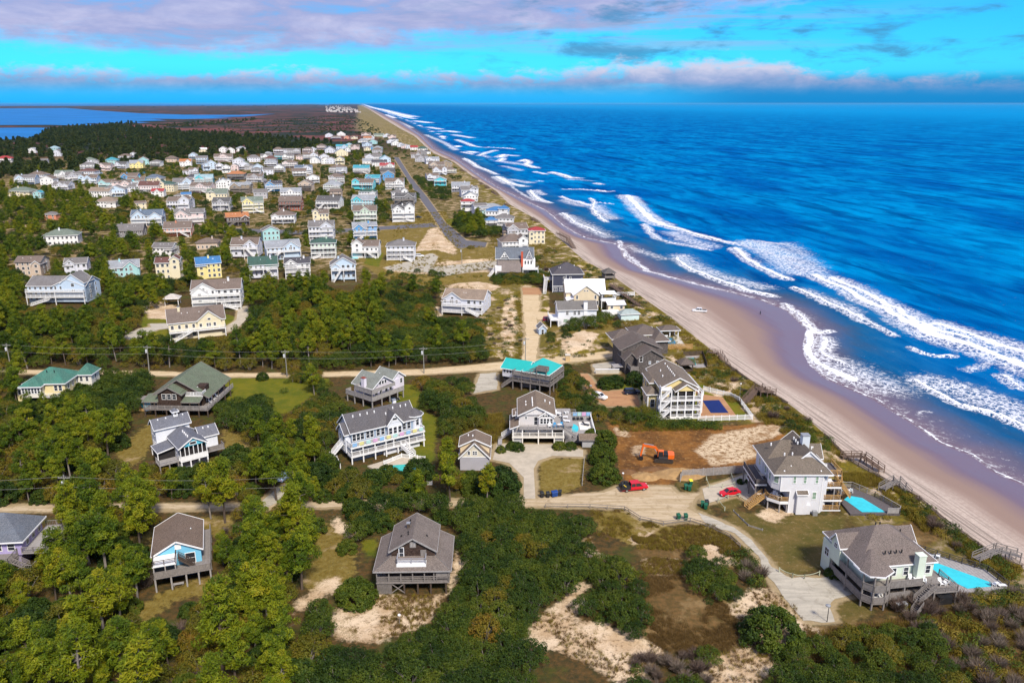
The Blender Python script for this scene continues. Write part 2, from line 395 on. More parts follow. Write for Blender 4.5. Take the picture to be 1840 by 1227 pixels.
BROWN = [[(1140, 975), (1280, 965), (1310, 1000), (1240, 1010), (1150, 1000)], [(1165, 1035), (1240, 1035), (1320, 1100), (1330, 1160), (1260, 1180), (1190, 1162), (1150, 1140), (1150, 1060)], [(1560, 960), (1650, 930), (1700, 960), (1640, 1000)],
         [(1440, 1130), (1840, 1080), (1840, 1240), (1500, 1240)]]
# gravel and sand roads, concrete drives: (outline, material, name)
ROADS = {
 'gravel_road': ([(-300, 910), (330, 906), (560, 903), (700, 899), (930, 897), (964, 895), (1031, 889), (1086, 885), (1113, 874), (1205, 874), (1216, 887), (1262, 888), (1246, 899), (1239, 912), (1256, 925),
                  (1299, 941), (1275, 947), (1238, 936), (1192, 941), (1150, 932), (1122, 915), (1060, 911), (940, 909), (700, 909), (560, 912), (330, 916), (-300, 921)], 'gravel'),
 'sand_road': ([(-200, 664), (150, 666), (280, 668), (390, 671), (520, 671), (760, 664), (840, 657), (890, 652), (938, 648), (946, 600), (940, 560), (939, 524), (964, 524), (971, 545), (964, 575), (968, 600), (962, 645), (1020, 640), (1125, 628), (1128, 638), (1020, 652), (960, 662),
               (890, 665), (760, 673), (520, 677), (390, 677.5), (280, 674.5), (150, 672), (-200, 670)], 'sandroad'),
 'concrete_driveway': ([(1256, 921), (1299, 937), (1336, 958), (1366, 992), (1396, 1026), (1421, 1039), (1501, 1036), (1541, 1068), (1500, 1077), (1491, 1092), (1503, 1116), (1449, 1117), (1424, 1091), (1390, 1051), (1360, 998), (1318, 958), (1275, 946)], 'palegravel'),
 'concrete_forecourt': ([(921, 798), (1014, 798), (1048, 809), (1048, 821), (993, 819), (967, 828), (959, 842), (962, 896), (941, 896), (941, 858), (915, 832), (885, 826), (893, 798)], 'conc'),
 'concrete_parking_pad': ([(1262, 878), (1345, 850), (1395, 845), (1400, 905), (1345, 902), (1326, 890), (1268, 905)], 'conc'),
 'brick_driveway': ([(1038, 672), (1056, 672), (1083, 704), (1142, 699), (1150, 729), (1090, 730), (1064, 716)], 'brick'),
 'grey_driveway': ([(862, 672), (892, 670), (893, 700), (850, 708)], 'palegravel'),
 'sandy_driveway': ([(1066, 655), (1100, 650), (1118, 652), (1112, 671), (1070, 671)], 'palegravel'),
 'asphalt_road': ([(707, 283), (716, 283), (738, 318), (768, 355), (800, 400), (838, 432), (875, 436), (872, 445), (822, 446), (800, 425), (775, 385), (748, 348), (727, 314)], 'asphalt'),
 'asphalt_side_road': ([(400, 410), (560, 415), (690, 407), (778, 401), (787, 408), (690, 413), (560, 422), (400, 417)], 'asphalt'),
 'gravel_cul_de_sac': ([(735, 470), (775, 455), (787, 462), (778, 480), (905, 467), (905, 480), (850, 488), (795, 497), (770, 490), (700, 487), (690, 481)], 'palegravel'),
 'brick_parking_court': ([(938, 517), (975, 518), (972, 530), (940, 530)], 'brick'),
 'curved_driveway': ([(428, 552), (445, 550), (447, 570), (425, 592), (400, 600), (398, 592), (425, 575)], 'conc'),
 'woodland_lane': ([(222, 606), (250, 590), (270, 588), (270, 582), (330, 582), (330, 588), (285, 592), (240, 612)], 'palegravel'),
 'dirt_track': ([(455, 914), (497, 878), (520, 868), (590, 838), (598, 845), (530, 880), (480, 914)], 'palegravel'),
 'house_apron': ([(1005, 578), (965, 575), (965, 560), (1003, 565)], 'sandroad'),
}
ROADW = {k: PP(v[0]) for k, v in ROADS.items()}

S = steps(-60, 430, 1.25, .0115, 60000)
E0 = steps(0, 300, 1.25, .0125, 40000)
SS, EE = np.meshgrid(S, E0, indexing='ij')
ED = e_dune(S)[:, None] + 0 * EE
GX, GY = xy(SS, EE + ED)
near = SS < 2500
def cover(polys, reach=4.0, z=0.0):
    out = np.full(GX.shape, -reach)
    for p in polys: out = np.maximum(out, sdist(PP(p, z), GX, GY, reach))
    return .5 + out / (2 * reach)
aS, aD, aL, aG, aO, aY, aB = [cover(p) for p in (SAND, DIRT, LOTSAND, GREEN, OLIVE, GOLD, BROWN)]
rd = np.full(GX.shape, -6.0)
for k, p in ROADW.items(): rd = np.maximum(rd, sdist(p, GX, GY, 6.0))
aR = np.clip(1 + rd / 2.2, 0, 1)
# dunes behind the beach: rough ground within 30 m (wide sandy belt far up the coast)
belt = np.where(SS < 1300, 26.0, 26 + (np.clip(SS, 1300, 2600) - 1300) * .12)
aN = np.clip(1 - EE / belt, 0, 1)
aN = np.maximum(aN, np.clip(cover(DUNES) * 1.6 - .5, 0, .62))
vill = np.clip((SS - 360) / 60, 0, 1) * np.clip(1 - (EE - 420 - np.clip(SS - 500, 0, 500) * .35) / 60, 0, 1) * np.clip((1450 - SS) / 150, 0, 1)
marsh = np.clip((SS - 1250) / 300, 0, 1) * np.clip((EE - 60) / 80, 0, 1)
flat = np.clip(-rd / 4.0 - .1, 0, 1) * np.clip(1 - np.maximum.reduce([aG, aO, aD]), .12, 1)
for fx, fy, fr_ in [(73, 150, 17), (80, 122, 16), (61, 151, 16), (66, 117, 16), (45, 205, 20), (58, 198, 20), (44, 238, 16), (52, 240, 14), (58, 238, 13), (62, 256, 12), (56, 266, 16), (44, 258, 14), (66, 192, 12), (30, 300, 20), (35, 318, 14), (27, 346, 16), (10, 376, 18), (13, 460, 18), (20, 452, 14), (8, 436, 14)]:
    flat = flat * np.clip((np.hypot(GX - fx, GY - fy) - fr_) / 4 + .5, 0, 1)
GZ = (fbm(GX, GY, 14, 3) * .9 + fbm(GX, GY, 4, 8) * .25) * flat * near
GZ = GZ + aN * flat * (.4 + 2.2 * np.clip(fbm(GX, GY, 11, 21) + .35, 0, 1)) * np.clip(EE / 5, 0, 1) * (SS < 3500)
GZ = GZ + np.where(aS > .5, fbm(GX, GY, 3, 5) * .5 * flat, 0)
GZ = np.minimum(GZ, 3.0); GZ[:, 0] = -.35
GZ = GZ + aD * fbm(GX, GY, 5, 31) * .35

gm = bpy.data.materials.new('ground_cover'); gm.use_nodes = True
t = NT(gm.node_tree); b = t.n['Principled BSDF']
pos = t.node('ShaderNodeNewGeometry').outputs['Position']
n_big = t.noise(pos, .035, 4, .6); n_mid = t.noise(pos, .16, 5, .65); n_fin = t.noise(pos, .9, 5, .7); n_mic = t.noise(pos, 3.4, 3, .7)
jit = t.math('ADD', t.math('MULTIPLY', t.math('SUBTRACT', n_fin, .5), .55), t.math('MULTIPLY', t.math('SUBTRACT', n_mid, .5), .7))
def msk(name, k=1.0, lo=.42, hi=.58): return t.ramp(t.math('ADD', t.attr(name), t.math('MULTIPLY', jit, k)), lo, hi)
def two(a, b_, n=None, lo=.35, hi=.65): return t.mix(t.ramp(n if n is not None else n_fin, lo, hi), a, b_)
litter = two((.045, .038, .016), (.11, .062, .022)); litter = t.mix(t.ramp(n_mid, .45, .7), litter, (.055, .065, .014))
c_sand = two((.46, .325, .195), (.66, .52, .36), n_mid); c_sand = t.mix(t.ramp(t.math('ADD', t.math('MULTIPLY', n_mic, .6), t.math('MULTIPLY', n_fin, .6)), .60, .74, 0, .75), c_sand, (.17, .11, .05))
c_gold = two((.155, .105, .02), (.22, .165, .045)); c_gold = t.mix(t.ramp(n_mic, .5, .75), c_gold, (.075, .065, .018)); c_gold = t.mix(t.ramp(n_mid, .55, .72, 0, .8), c_gold, (.40, .29, .17))
c_green = two((.15, .14, .012), (.085, .105, .010), n_mid); c_green = t.mix(t.ramp(n_fin, .5, .8, 0, .7), c_green, (.19, .145, .03))
c_olive = two((.085, .075, .018), (.15, .105, .035), n_mid); c_olive = t.mix(t.ramp(n_fin, .52, .72, 0, .65), c_olive, (.28, .20, .10)); c_olive = t.mix(t.ramp(n_mic, .5, .75, 0, .6), c_olive, (.05, .048, .012))
c_brown = two((.16, .092, .034), (.09, .062, .022)); c_brown = t.mix(t.ramp(n_mid, .5, .68, 0, .8), c_brown, (.26, .175, .08))
c_dirt = two((.26, .115, .03), (.10, .048, .018), n_mid); c_dirt = t.mix(t.ramp(n_fin, .52, .7, 0, .8), c_dirt, (.36, .20, .07)); c_dirt = t.mix(t.ramp(n_mic, .55, .75, 0, .7), c_dirt, (.07, .035, .014))
c_lots = t.mix(t.ramp(t.math('ADD', t.math('MULTIPLY', n_mic, .35), t.math('MULTIPLY', n_fin, .75)), .50, .66), (.60, .47, .31), (.20, .11, .045)); c_lots = t.mix(t.ramp(n_mid, .5, .7, 0, .8), c_lots, (.24, .13, .05))
n_far = t.noise(pos, .0035, 5, .6, .6); c_marsh = two((.085, .034, .036), (.20, .07, .05), n_big); c_marsh = t.mix(t.ramp(n_far, .40, .54), c_marsh, (.020, .028, .018))
c_vill = t.mix(t.ramp(n_mid, .47, .62), t.mix(t.ramp(n_fin, .38, .6), (.15, .105, .024), (.055, .055, .014)), (.36, .26, .15))
c_dune = t.mix(t.ramp(t.math('ADD', n_mid, t.math('MULTIPLY', n_fin, .4)), .69, .84), two((.20, .15, .014), (.085, .075, .010), n_fin), (.56, .42, .29)); c_dune = t.mix(t.math('MULTIPLY', t.ramp(n_big, .42, .6), .6), c_dune, (.12, .095, .035))
cc = litter
cc = t.mix(t.attr('vill'), cc, c_vill)
cc = t.mix(t.attr('marsh'), cc, c_marsh)
cc = t.mix(msk('dune', .7, .12, .35), cc, c_dune)
cc = t.mix(msk('brown'), cc, c_brown); cc = t.mix(msk('gold'), cc, c_gold); cc = t.mix(msk('olive', .5), cc, c_olive); cc = t.mix(msk('green', .6), cc, c_green)
cc = t.mix(msk('sand', .9), cc, c_sand); cc = t.mix(msk('dirt', .7), cc, c_dirt); cc = t.mix(msk('lots', 1.0), cc, c_lots)
cc = t.mix(t.math('MULTIPLY', t.ramp(t.math('ADD', t.attr('road'), t.math('MULTIPLY', jit, .9)), .4, .8), .85), cc, t.mix(n_fin, (.50, .39, .24), (.26, .19, .09)))
t.put(b.inputs['Base Color'], cc); b.inputs['Roughness'].default_value = .95; b.inputs['Specular IOR Level'].default_value = .08
t.put(b.inputs['Normal'], t.bump(t.math('ADD', n_fin, t.math('MULTIPLY', n_mic, .5)), .7, .35))
ground = grid_mesh('ground', GX, GY, GZ, gm, [('sand', aS), ('dirt', aD), ('lots', aL), ('green', aG), ('olive', aO), ('gold', aY), ('brown', aB), ('road', aR), ('dune', aN * (SS < 30000)), ('vill', vill), ('marsh', marsh)])

# ---- beach
E1 = np.linspace(0, 1, 34)
S2 = S[S < 40000]; SB, TB = np.meshgrid(S2, E1, indexing='ij')
ed, ew = e_dune(S2)[:, None], e_water(S2)[:, None] - 14.0
BX, BY = xy(SB, ed + (ew - ed) * TB)
fr = TB * (ed - ew); L = ed - e_water(S2)[:, None]
BZ = np.interp(fr / L, [0, .12, .45, 1, 1.6], [0, .12, .38, 1, 1.35]) * (SEA_Z + .02 - -.35) - .35 + fbm(BX, BY, 3, 4) * .08 * (TB < .4) * (TB > 0) * (SB < 2000)
wet = fr / L
bm_ = bpy.data.materials.new('beach_sand'); bm_.use_nodes = True
t = NT(bm_.node_tree); b = t.n['Principled BSDF']; pos = t.node('ShaderNodeNewGeometry').outputs['Position']
px_, py_, _ = t.xyz(pos)
al = t.math('ADD', t.math('MULTIPLY', px_, float(SU[0])), t.math('MULTIPLY', py_, float(SU[1]))); ac = t.math('ADD', t.math('MULTIPLY', px_, float(SV[0])), t.math('MULTIPLY', py_, float(SV[1])))
streak = t.noise(t.comb(t.math('MULTIPLY', al, .012), t.math('MULTIPLY', ac, .35), 0.0), 1.0, 5, .65)
tracks = t.noise(t.comb(t.math('MULTIPLY', al, .03), t.math('MULTIPLY', ac, 1.6), 5.0), 1.0, 3, .6, .6)
fine = t.noise(pos, 1.6, 4, .7)
dry = t.mix(t.ramp(fine, .3, .7), (.38, .30, .25), (.50, .41, .34))
dry = t.mix(t.math('MULTIPLY', t.ramp(tracks, .48, .60, 0, .9), t.ramp(t.attr('wet'), .42, .10)), dry, (.20, .16, .13))
wv = t.math('ADD', t.attr('wet'), t.math('MULTIPLY', t.math('SUBTRACT', streak, .5), .16))
wc = t.mix(t.ramp(wv, .20, .44), dry, (.255, .175, .14)); wc = t.mix(t.ramp(wv, .50, .78), wc, (.15, .105, .145))
t.put(b.inputs['Base Color'], wc); t.put(b.inputs['Roughness'], t.ramp(wv, .55, .85, .95, .30)); b.inputs['Specular IOR Level'].default_value = .35
t.put(b.inputs['Normal'], t.bump(t.math('ADD', fine, t.math('MULTIPLY', tracks, .6)), .35, .12))
grid_mesh('beach', BX, BY, BZ, bm_, [('wet', wet)])

# ---- sea with its breakers
FOAM = []   # (points, half width m, strength) ; z = sea level
def crop(x0, y0, sc): return lambda pts: [(x0 + a / sc, y0 + c / sc) for a, c in pts]
k7, k6 = crop(1100, 330, 2.231), crop(640, 170, 4.0)
for pts, wd, st in [
    ([(60, 50), (90, 80), (125, 120), (165, 150), (200, 165)], 4.2, 1.3), ([(200, 165), (330, 205), (420, 225), (500, 240)], 2.2, 1.1), ([(130, 165), (170, 215), (240, 240), (330, 255), (390, 265)], 1.6, .8), ([(240, 195), (300, 225), (380, 250)], 5, .55),
    ([(490, 262), (540, 300), (620, 350), (700, 383)], 2.0, 1.3), ([(560, 240), (640, 270), (720, 320), (760, 350)], 6.5, .75), ([(520, 245), (600, 235), (680, 240)], 2.5, .7), ([(700, 240), (780, 300), (840, 360)], 4, .45),
    ([(820, 370), (920, 420), (1000, 465), (1080, 500), (1180, 550)], 2.6, 1.3), ([(880, 380), (980, 420), (1080, 480), (1200, 540), (1300, 590), (1420, 620)], 3.4, .9), ([(1180, 550), (1300, 610), (1420, 650), (1540, 690), (1660, 740), (1800, 790)], 4.2, 1.35),
    ([(1300, 570), (1420, 600), (1540, 640), (1660, 680), (1850, 730)], 4.5, .85), ([(730, 418), (780, 445), (830, 470), (900, 500), (980, 530)], 1.3, 1.2), ([(760, 425), (880, 470), (960, 510)], 3.0, .55), ([(980, 535), (1060, 575), (1130, 612)], 1.2, .9),
    ([(255, 298), (290, 330), (330, 352), (440, 395), (560, 430), (640, 450)], 1.5, 1.2), ([(270, 290), (360, 345), (470, 380), (600, 415)], 4.0, .55), ([(25, 230), (40, 265), (60, 290), (100, 320), (150, 350), (260, 388), (420, 425)], 1.0, .8), ([(60, 250), (110, 270), (200, 300)], 3, .45),
    ([(685, 482), (740, 520), (800, 580), (830, 600), (870, 590)], 1.2, 1.0), ([(800, 590), (785, 640), (790, 690), (830, 725), (880, 750), (960, 790)], 2.4, 1.1), ([(850, 620), (840, 670), (880, 700), (930, 720)], 2.2, .85), ([(900, 720), (980, 770), (1080, 810)], 5.5, .6), ([(760, 540), (720, 530), (660, 500)], 3, .4),
    ([(1190, 660), (1230, 675), (1290, 685), (1370, 690)], .9, .9), ([(1220, 788), (1300, 840), (1400, 885), (1500, 915), (1660, 972), (1800, 1030)], 1.1, 1.3), ([(1280, 800), (1400, 830), (1520, 880), (1660, 930)], 4.5, .62), ([(1480, 740), (1420, 745), (1550, 720)], 1.2, .6), ([(1580, 770), (1660, 820)], 1.5, .8),
    ([(1230, 915), (1290, 918)], .5, .6), ([(740, 690), (745, 720), (775, 750)], .5, .6)]:
    FOAM.append((PP(k7(pts), SEA_Z), wd * .8, st))
for pts, wd, st in [
    ([(40, 68), (120, 95), (200, 112), (300, 140), (400, 162)], 26, 1.1), ([(300, 150), (360, 165), (420, 175)], 9, 1), ([(420, 190), (470, 196), (525, 204)], 12, 1.2), ([(210, 145), (280, 170)], 9, .9), ([(300, 195), (400, 240)], 6, .6), ([(520, 235), (610, 250)], 7, 1), ([(610, 266), (660, 262), (725, 272)], 8, 1.2), ([(700, 290), (760, 300), (830, 312)], 6, .8),
    ([(830, 370), (900, 380), (980, 382), (1060, 386), (1132, 392)], 2.4, 1.2), ([(720, 325), (790, 350), (840, 370)], 4, .8), ([(885, 440), (930, 420), (1000, 402)], 3.2, .9), ([(1030, 452), (1060, 435), (1140, 440)], 4.5, 1.3), ([(1040, 480), (1110, 490), (1200, 505)], 6, .5), ([(1030, 480), (1060, 460)], 3, 1), ([(1178, 480), (1215, 470), (1240, 490), (1215, 505), (1295, 528)], 3.2, 1.35), ([(1060, 515), (1180, 545)], 3.5, .55),
    ([(1285, 558), (1365, 572)], 1.8, 1.1), ([(1400, 560), (1470, 575), (1540, 600), (1600, 600)], 2.6, 1.3), ([(1540, 610), (1680, 620)], 3, .5), ([(1485, 680), (1600, 682), (1700, 690), (1840, 695)], 1.2, .9), ([(1722, 640), (1765, 648)], 1.8, 1.3), ([(1720, 690), (1790, 700)], 2, 1.2), ([(1300, 625), (1330, 622)], 1.5, 1),
    ([(1008, 592), (1050, 612), (1100, 640), (1180, 655), (1200, 660)], 3.4, 1.2), ([(1120, 610), (1250, 635)], 3.4, .6), ([(500, 290), (570, 320), (640, 350), (720, 400)], 4, .6), ([(760, 415), (840, 430)], 2.4, .9), ([(780, 460), (830, 490), (870, 520), (940, 545), (1010, 575)], 2.2, 1.0), ([(860, 468), (1000, 465)], 1.0, .5),
    ([(1255, 690), (1270, 720), (1310, 755), (1390, 780)], 2.0, 1.1), ([(1290, 690), (1340, 720)], 2.4, .6), ([(1478, 735), (1530, 760), (1600, 775), (1700, 800)], 1.4, 1.1), ([(1500, 760), (1620, 800)], 3.5, .5), ([(1690, 750), (1705, 770), (1705, 820), (1730, 865), (1800, 915)], 1.2, 1.1), ([(1700, 775), (1840, 785)], 1.2, .9), ([(1720, 800), (1790, 870), (1840, 890)], 4, .55),
    ([(1490, 855), (1530, 890), (1600, 935), (1690, 970), (1760, 1000)], 1.6, 1.0), ([(1520, 870), (1640, 930), (1800, 1020)], 4, .45), ([(1100, 650), (1200, 720), (1280, 760)], 1.0, .6)]:
    FOAM.append((PP(k6(pts), SEA_Z), wd * .85, st))
SW = steps(-60, 420, 1.0, .0075, 90000)
DW = steps(0, 150, 1.0, .012, 60000)
SD, DD = np.meshgrid(SW, DW, indexing='ij')
e0 = e_water(SW)[:, None] + 3.0
lag = fbm(SD, 0 * SD, 22, 2)[:, :1] * 3.0 * np.clip(1 - SD[:, :1] / 900, 0, 1)
WX, WY = xy(SD, e0 + lag - DD)
foam = np.zeros(WX.shape); lace = np.zeros(WX.shape)
wx = WX + fbm(WX, WY, 9, 40) * 4; wy = WY + fbm(WX, WY, 9, 44) * 4
for pts, wd, st in FOAM:
    d = ldist(pts, wx, wy, wd * 4.5)
    if st >= .8: foam = np.maximum(foam, st * np.clip(1.25 - d / wd, 0, 1))
    lace = np.maximum(lace, min(1, st) * np.clip(1.15 - d / (wd * 3.2), 0, 1))
swash = np.clip(1 - np.abs(DD - 4.2 - fbm(WX, WY, 7, 9) * 1.6) / (1.0 + SD * .0012), 0, 1) * np.clip(1 - SD / 3000, 0, 1)
foam = np.maximum(foam, swash * .95)
lace = np.maximum(lace, np.clip(1 - DD / 16, 0, 1) * .35)
# far up the coast the surf is a broken white belt
fa = np.clip((SD - 900) / 500, 0, 1) * np.clip((fbm(WX, WY, 60, 3) + .16) * 3, 0, 1)
foam = np.maximum(foam, fa * np.clip(1 - np.abs(DD - 55) / 26, 0, 1) * .9)
crest = np.sin((DD + fbm(SD, DD, 60, 12) * 34 + SD * .10) * 2 * np.pi / 27.0)
amp = np.clip(DD / 30, 0, 1) * np.clip(1.15 - DD / 900, .12, 1) * np.clip(1.1 - SD / 2500, 0, 1)
WZ = SEA_Z + .22 * amp * (crest + .5 * fbm(WX, WY, 9, 60)) * 1.6 + np.clip(foam, 0, 1) * .85 * np.clip(DD / 14, 0, 1) * (SD < 2500)
wm = bpy.data.materials.new('sea_water'); wm.use_nodes = True
t = NT(wm.node_tree); b = t.n['Principled BSDF']; pos = t.node('ShaderNodeNewGeometry').outputs['Position']
px_, py_, _ = t.xyz(pos)
al = t.math('ADD', t.math('MULTIPLY', px_, float(SU[0])), t.math('MULTIPLY', py_, float(SU[1]))); ac = t.math('ADD', t.math('MULTIPLY', px_, float(SV[0])), t.math('MULTIPLY', py_, float(SV[1])))
q1 = t.comb(t.math('MULTIPLY', al, .006), t.math('MULTIPLY', ac, .016), 0.0)
rip = t.noise(t.comb(t.math('MULTIPLY', al, .22), t.math('MULTIPLY', ac, .6), 0.0), 1.0, 5, .68)
rip2 = t.noise(t.comb(t.math('MULTIPLY', al, .03), t.math('MULTIPLY', ac, .075), 4.0), 1.0, 4, .6, .4)
patch = t.noise(q1, 1.0, 4, .6, .5)
off = t.attr('off'); fo = t.attr('foam'); la = t.attr('lace')
deep = t.mix(t.ramp(patch, .32, .68), (.0, .10, .33), (.0, .22, .50)); swell = t.noise(t.comb(t.math('MULTIPLY', al, .007), t.math('MULTIPLY', ac, .045), 8.0), 1.0, 4, .65, .6); deep = t.mix(t.ramp(rip2, .38, .66, 0, .6), deep, (.0, .04, .20)); deep = t.mix(t.ramp(swell, .5, .68, 0, .7), deep, (.0, .03, .15))
shal = t.mix(t.ramp(rip2, .3, .7), (.03, .07, .14), (.0, .085, .21))
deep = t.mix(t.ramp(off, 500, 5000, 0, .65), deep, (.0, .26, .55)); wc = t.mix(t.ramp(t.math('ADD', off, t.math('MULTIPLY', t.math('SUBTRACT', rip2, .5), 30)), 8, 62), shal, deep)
wc = t.mix(t.ramp(off, 26, 0), wc, (.17, .125, .16))
cell = t.node('ShaderNodeTexVoronoi', feature='DISTANCE_TO_EDGE'); cell.inputs['Scale'].default_value = .42
wob = t.node('ShaderNodeVectorMath', operation='ADD'); t.put(wob.inputs[0], pos); t.put(wob.inputs[1], t.vmath('SCALE', t.noise(pos, .35, 4, .7, 0, False), None))
wob.inputs[1].links[0].from_node.inputs['Scale'].default_value = 5.0
t.put(cell.inputs['Vector'], wob.outputs[0])
net = t.ramp(cell.outputs[0], .20, .03)
fn1 = t.noise(pos, .55, 6, .72); fn2 = t.noise(pos, 2.2, 4, .7)
white = t.ramp(t.math('ADD', fo, t.math('MULTIPLY', t.math('SUBTRACT', fn1, .5), 1.5)), .50, .80)
lac = t.math('MULTIPLY', t.math('MULTIPLY', t.ramp(t.math('ADD', la, t.math('MULTIPLY', t.math('SUBTRACT', fn1, .5), 1.5)), .18, .62), t.math('MAXIMUM', net, t.ramp(fn2, .50, .63))), .85)
fm = t.math('MAXIMUM', white, lac)
wc = t.mix(fm, wc, t.mix(t.ramp(fn2, .3, .6), (.62, .66, .74), (.86, .87, .90)))
t.put(b.inputs['Base Color'], wc); t.put(b.inputs['Roughness'], t.math('ADD', .26, t.math('MULTIPLY', fm, .6))); b.inputs['Specular IOR Level'].default_value = .0; b.inputs['IOR'].default_value = 1.33
t.put(b.inputs['Normal'], t.bump(t.math('ADD', t.math('MULTIPLY', rip, .55), t.math('ADD', t.math('MULTIPLY', rip2, 1.2), t.math('MULTIPLY', fm, .25))), .75, 1.1))
grid_mesh('sea', WX, WY, WZ, wm, [('off', DD), ('foam', foam), ('lace', lace)])

# ---- the sound behind the barrier island
sm = mat('sound_water_surface', (.01, .15, .42), .5, .25, .004, None, .02)
def sheet(name, pts, z, m, kind='structure'):
    o = MB().add([(x, y, z) for x, y in pts], [tuple(range(len(pts)))]).build(name, m); o['kind'] = kind
    if o.data.polygons[0].normal.z < 0: o.data.flip_normals()
    return o
for i, p in enumerate([[(-400, 197), (120, 194.5), (175, 199), (250, 204), (330, 206.5), (430, 207), (495, 205), (440, 210), (380, 211), (420, 213), (330, 214.5), (270, 214), (300, 217), (240, 219), (270, 221), (200, 223), (150, 222), (190, 227), (90, 225), (-400, 227)],
          [(-400, 233), (60, 230), (130, 231), (75, 238), (62, 251), (-400, 254)], [(195, 233), (270, 229), (275, 234), (240, 238), (205, 237)],
          [(-900, 186.6), (300, 187), (560, 188.3), (470, 190), (300, 190.5), (-900, 192)], [(560, 188), (600, 187.4), (590, 189.5)]]):
    sheet('sound_water', PP(p), .6 + .02 * i, sm)

# ---- roads, drives
def surf(key, c1, c2, dark, rough=.95):
    m = bpy.data.materials.new(key); m.use_nodes = True; t = NT(m.node_tree); b = t.n['Principled BSDF']; pos = t.node('ShaderNodeNewGeometry').outputs['Position']
    rx, ry, _ = t.xyz(pos); a = t.noise(t.comb(t.math('MULTIPLY', rx, .09), t.math('MULTIPLY', ry, .9), 0.0), 1.0, 5, .7, .8); f = t.noise(pos, 2.2, 4, .7); s_ = t.noise(pos, .55, 4, .7, .8)
    c = t.mix(t.ramp(a, .38, .62), c1, c2); c = t.mix(t.ramp(s_, .5, .72, 0, .75), c, dark); c = t.mix(t.ramp(f, .5, .8, 0, .5), c, dark)
    t.put(b.inputs['Base Color'], c); b.inputs['Roughness'].default_value = rough; b.inputs['Specular IOR Level'].default_value = .12
    t.put(b.inputs['Normal'], t.bump(t.math('ADD', f, s_), .5, .08)); return m
RM = {'gravel': surf('gravel_surface', (.50, .40, .27), (.38, .29, .17), (.26, .19, .10)), 'sandroad': surf('packed_sand', (.58, .46, .30), (.50, .38, .22), (.38, .28, .15)),
      'palegravel': surf('pale_gravel', (.46, .42, .34), (.36, .33, .27), (.26, .23, .18)), 'conc': CONC, 'brick': surf('clay_pavers', (.36, .19, .10), (.42, .24, .12), (.27, .14, .07)),
      'asphalt': surf('worn_asphalt', (.115, .115, .13), (.14, .135, .15), (.09, .09, .10), .9)}
for i, (k, (pp, mk)) in enumerate(ROADS.items()):
    pts = ROADW[k]; out = []
    rough_edge = mk in ('gravel', 'sandroad', 'palegravel')
    for (x0, y0), (x1, y1) in zip(pts, pts[1:] + pts[:1]):
        n = max(1, int(math.hypot(x1 - x0, y1 - y0) / (1.2 if rough_edge else 4)))
        for j in range(n):
            x, y = x0 + (x1 - x0) * j / n, y0 + (y1 - y0) * j / n
            if rough_edge:
                a = np.array([x]); c = np.array([y]); x += float(fbm(a, c, 3.0, 70)[0]) * 1.7; y += float(fbm(a, c, 3.0, 75)[0]) * 1.7
            out.append((x, y))
    o = sheet(k, out, .05 + .006 * i, RM[mk])

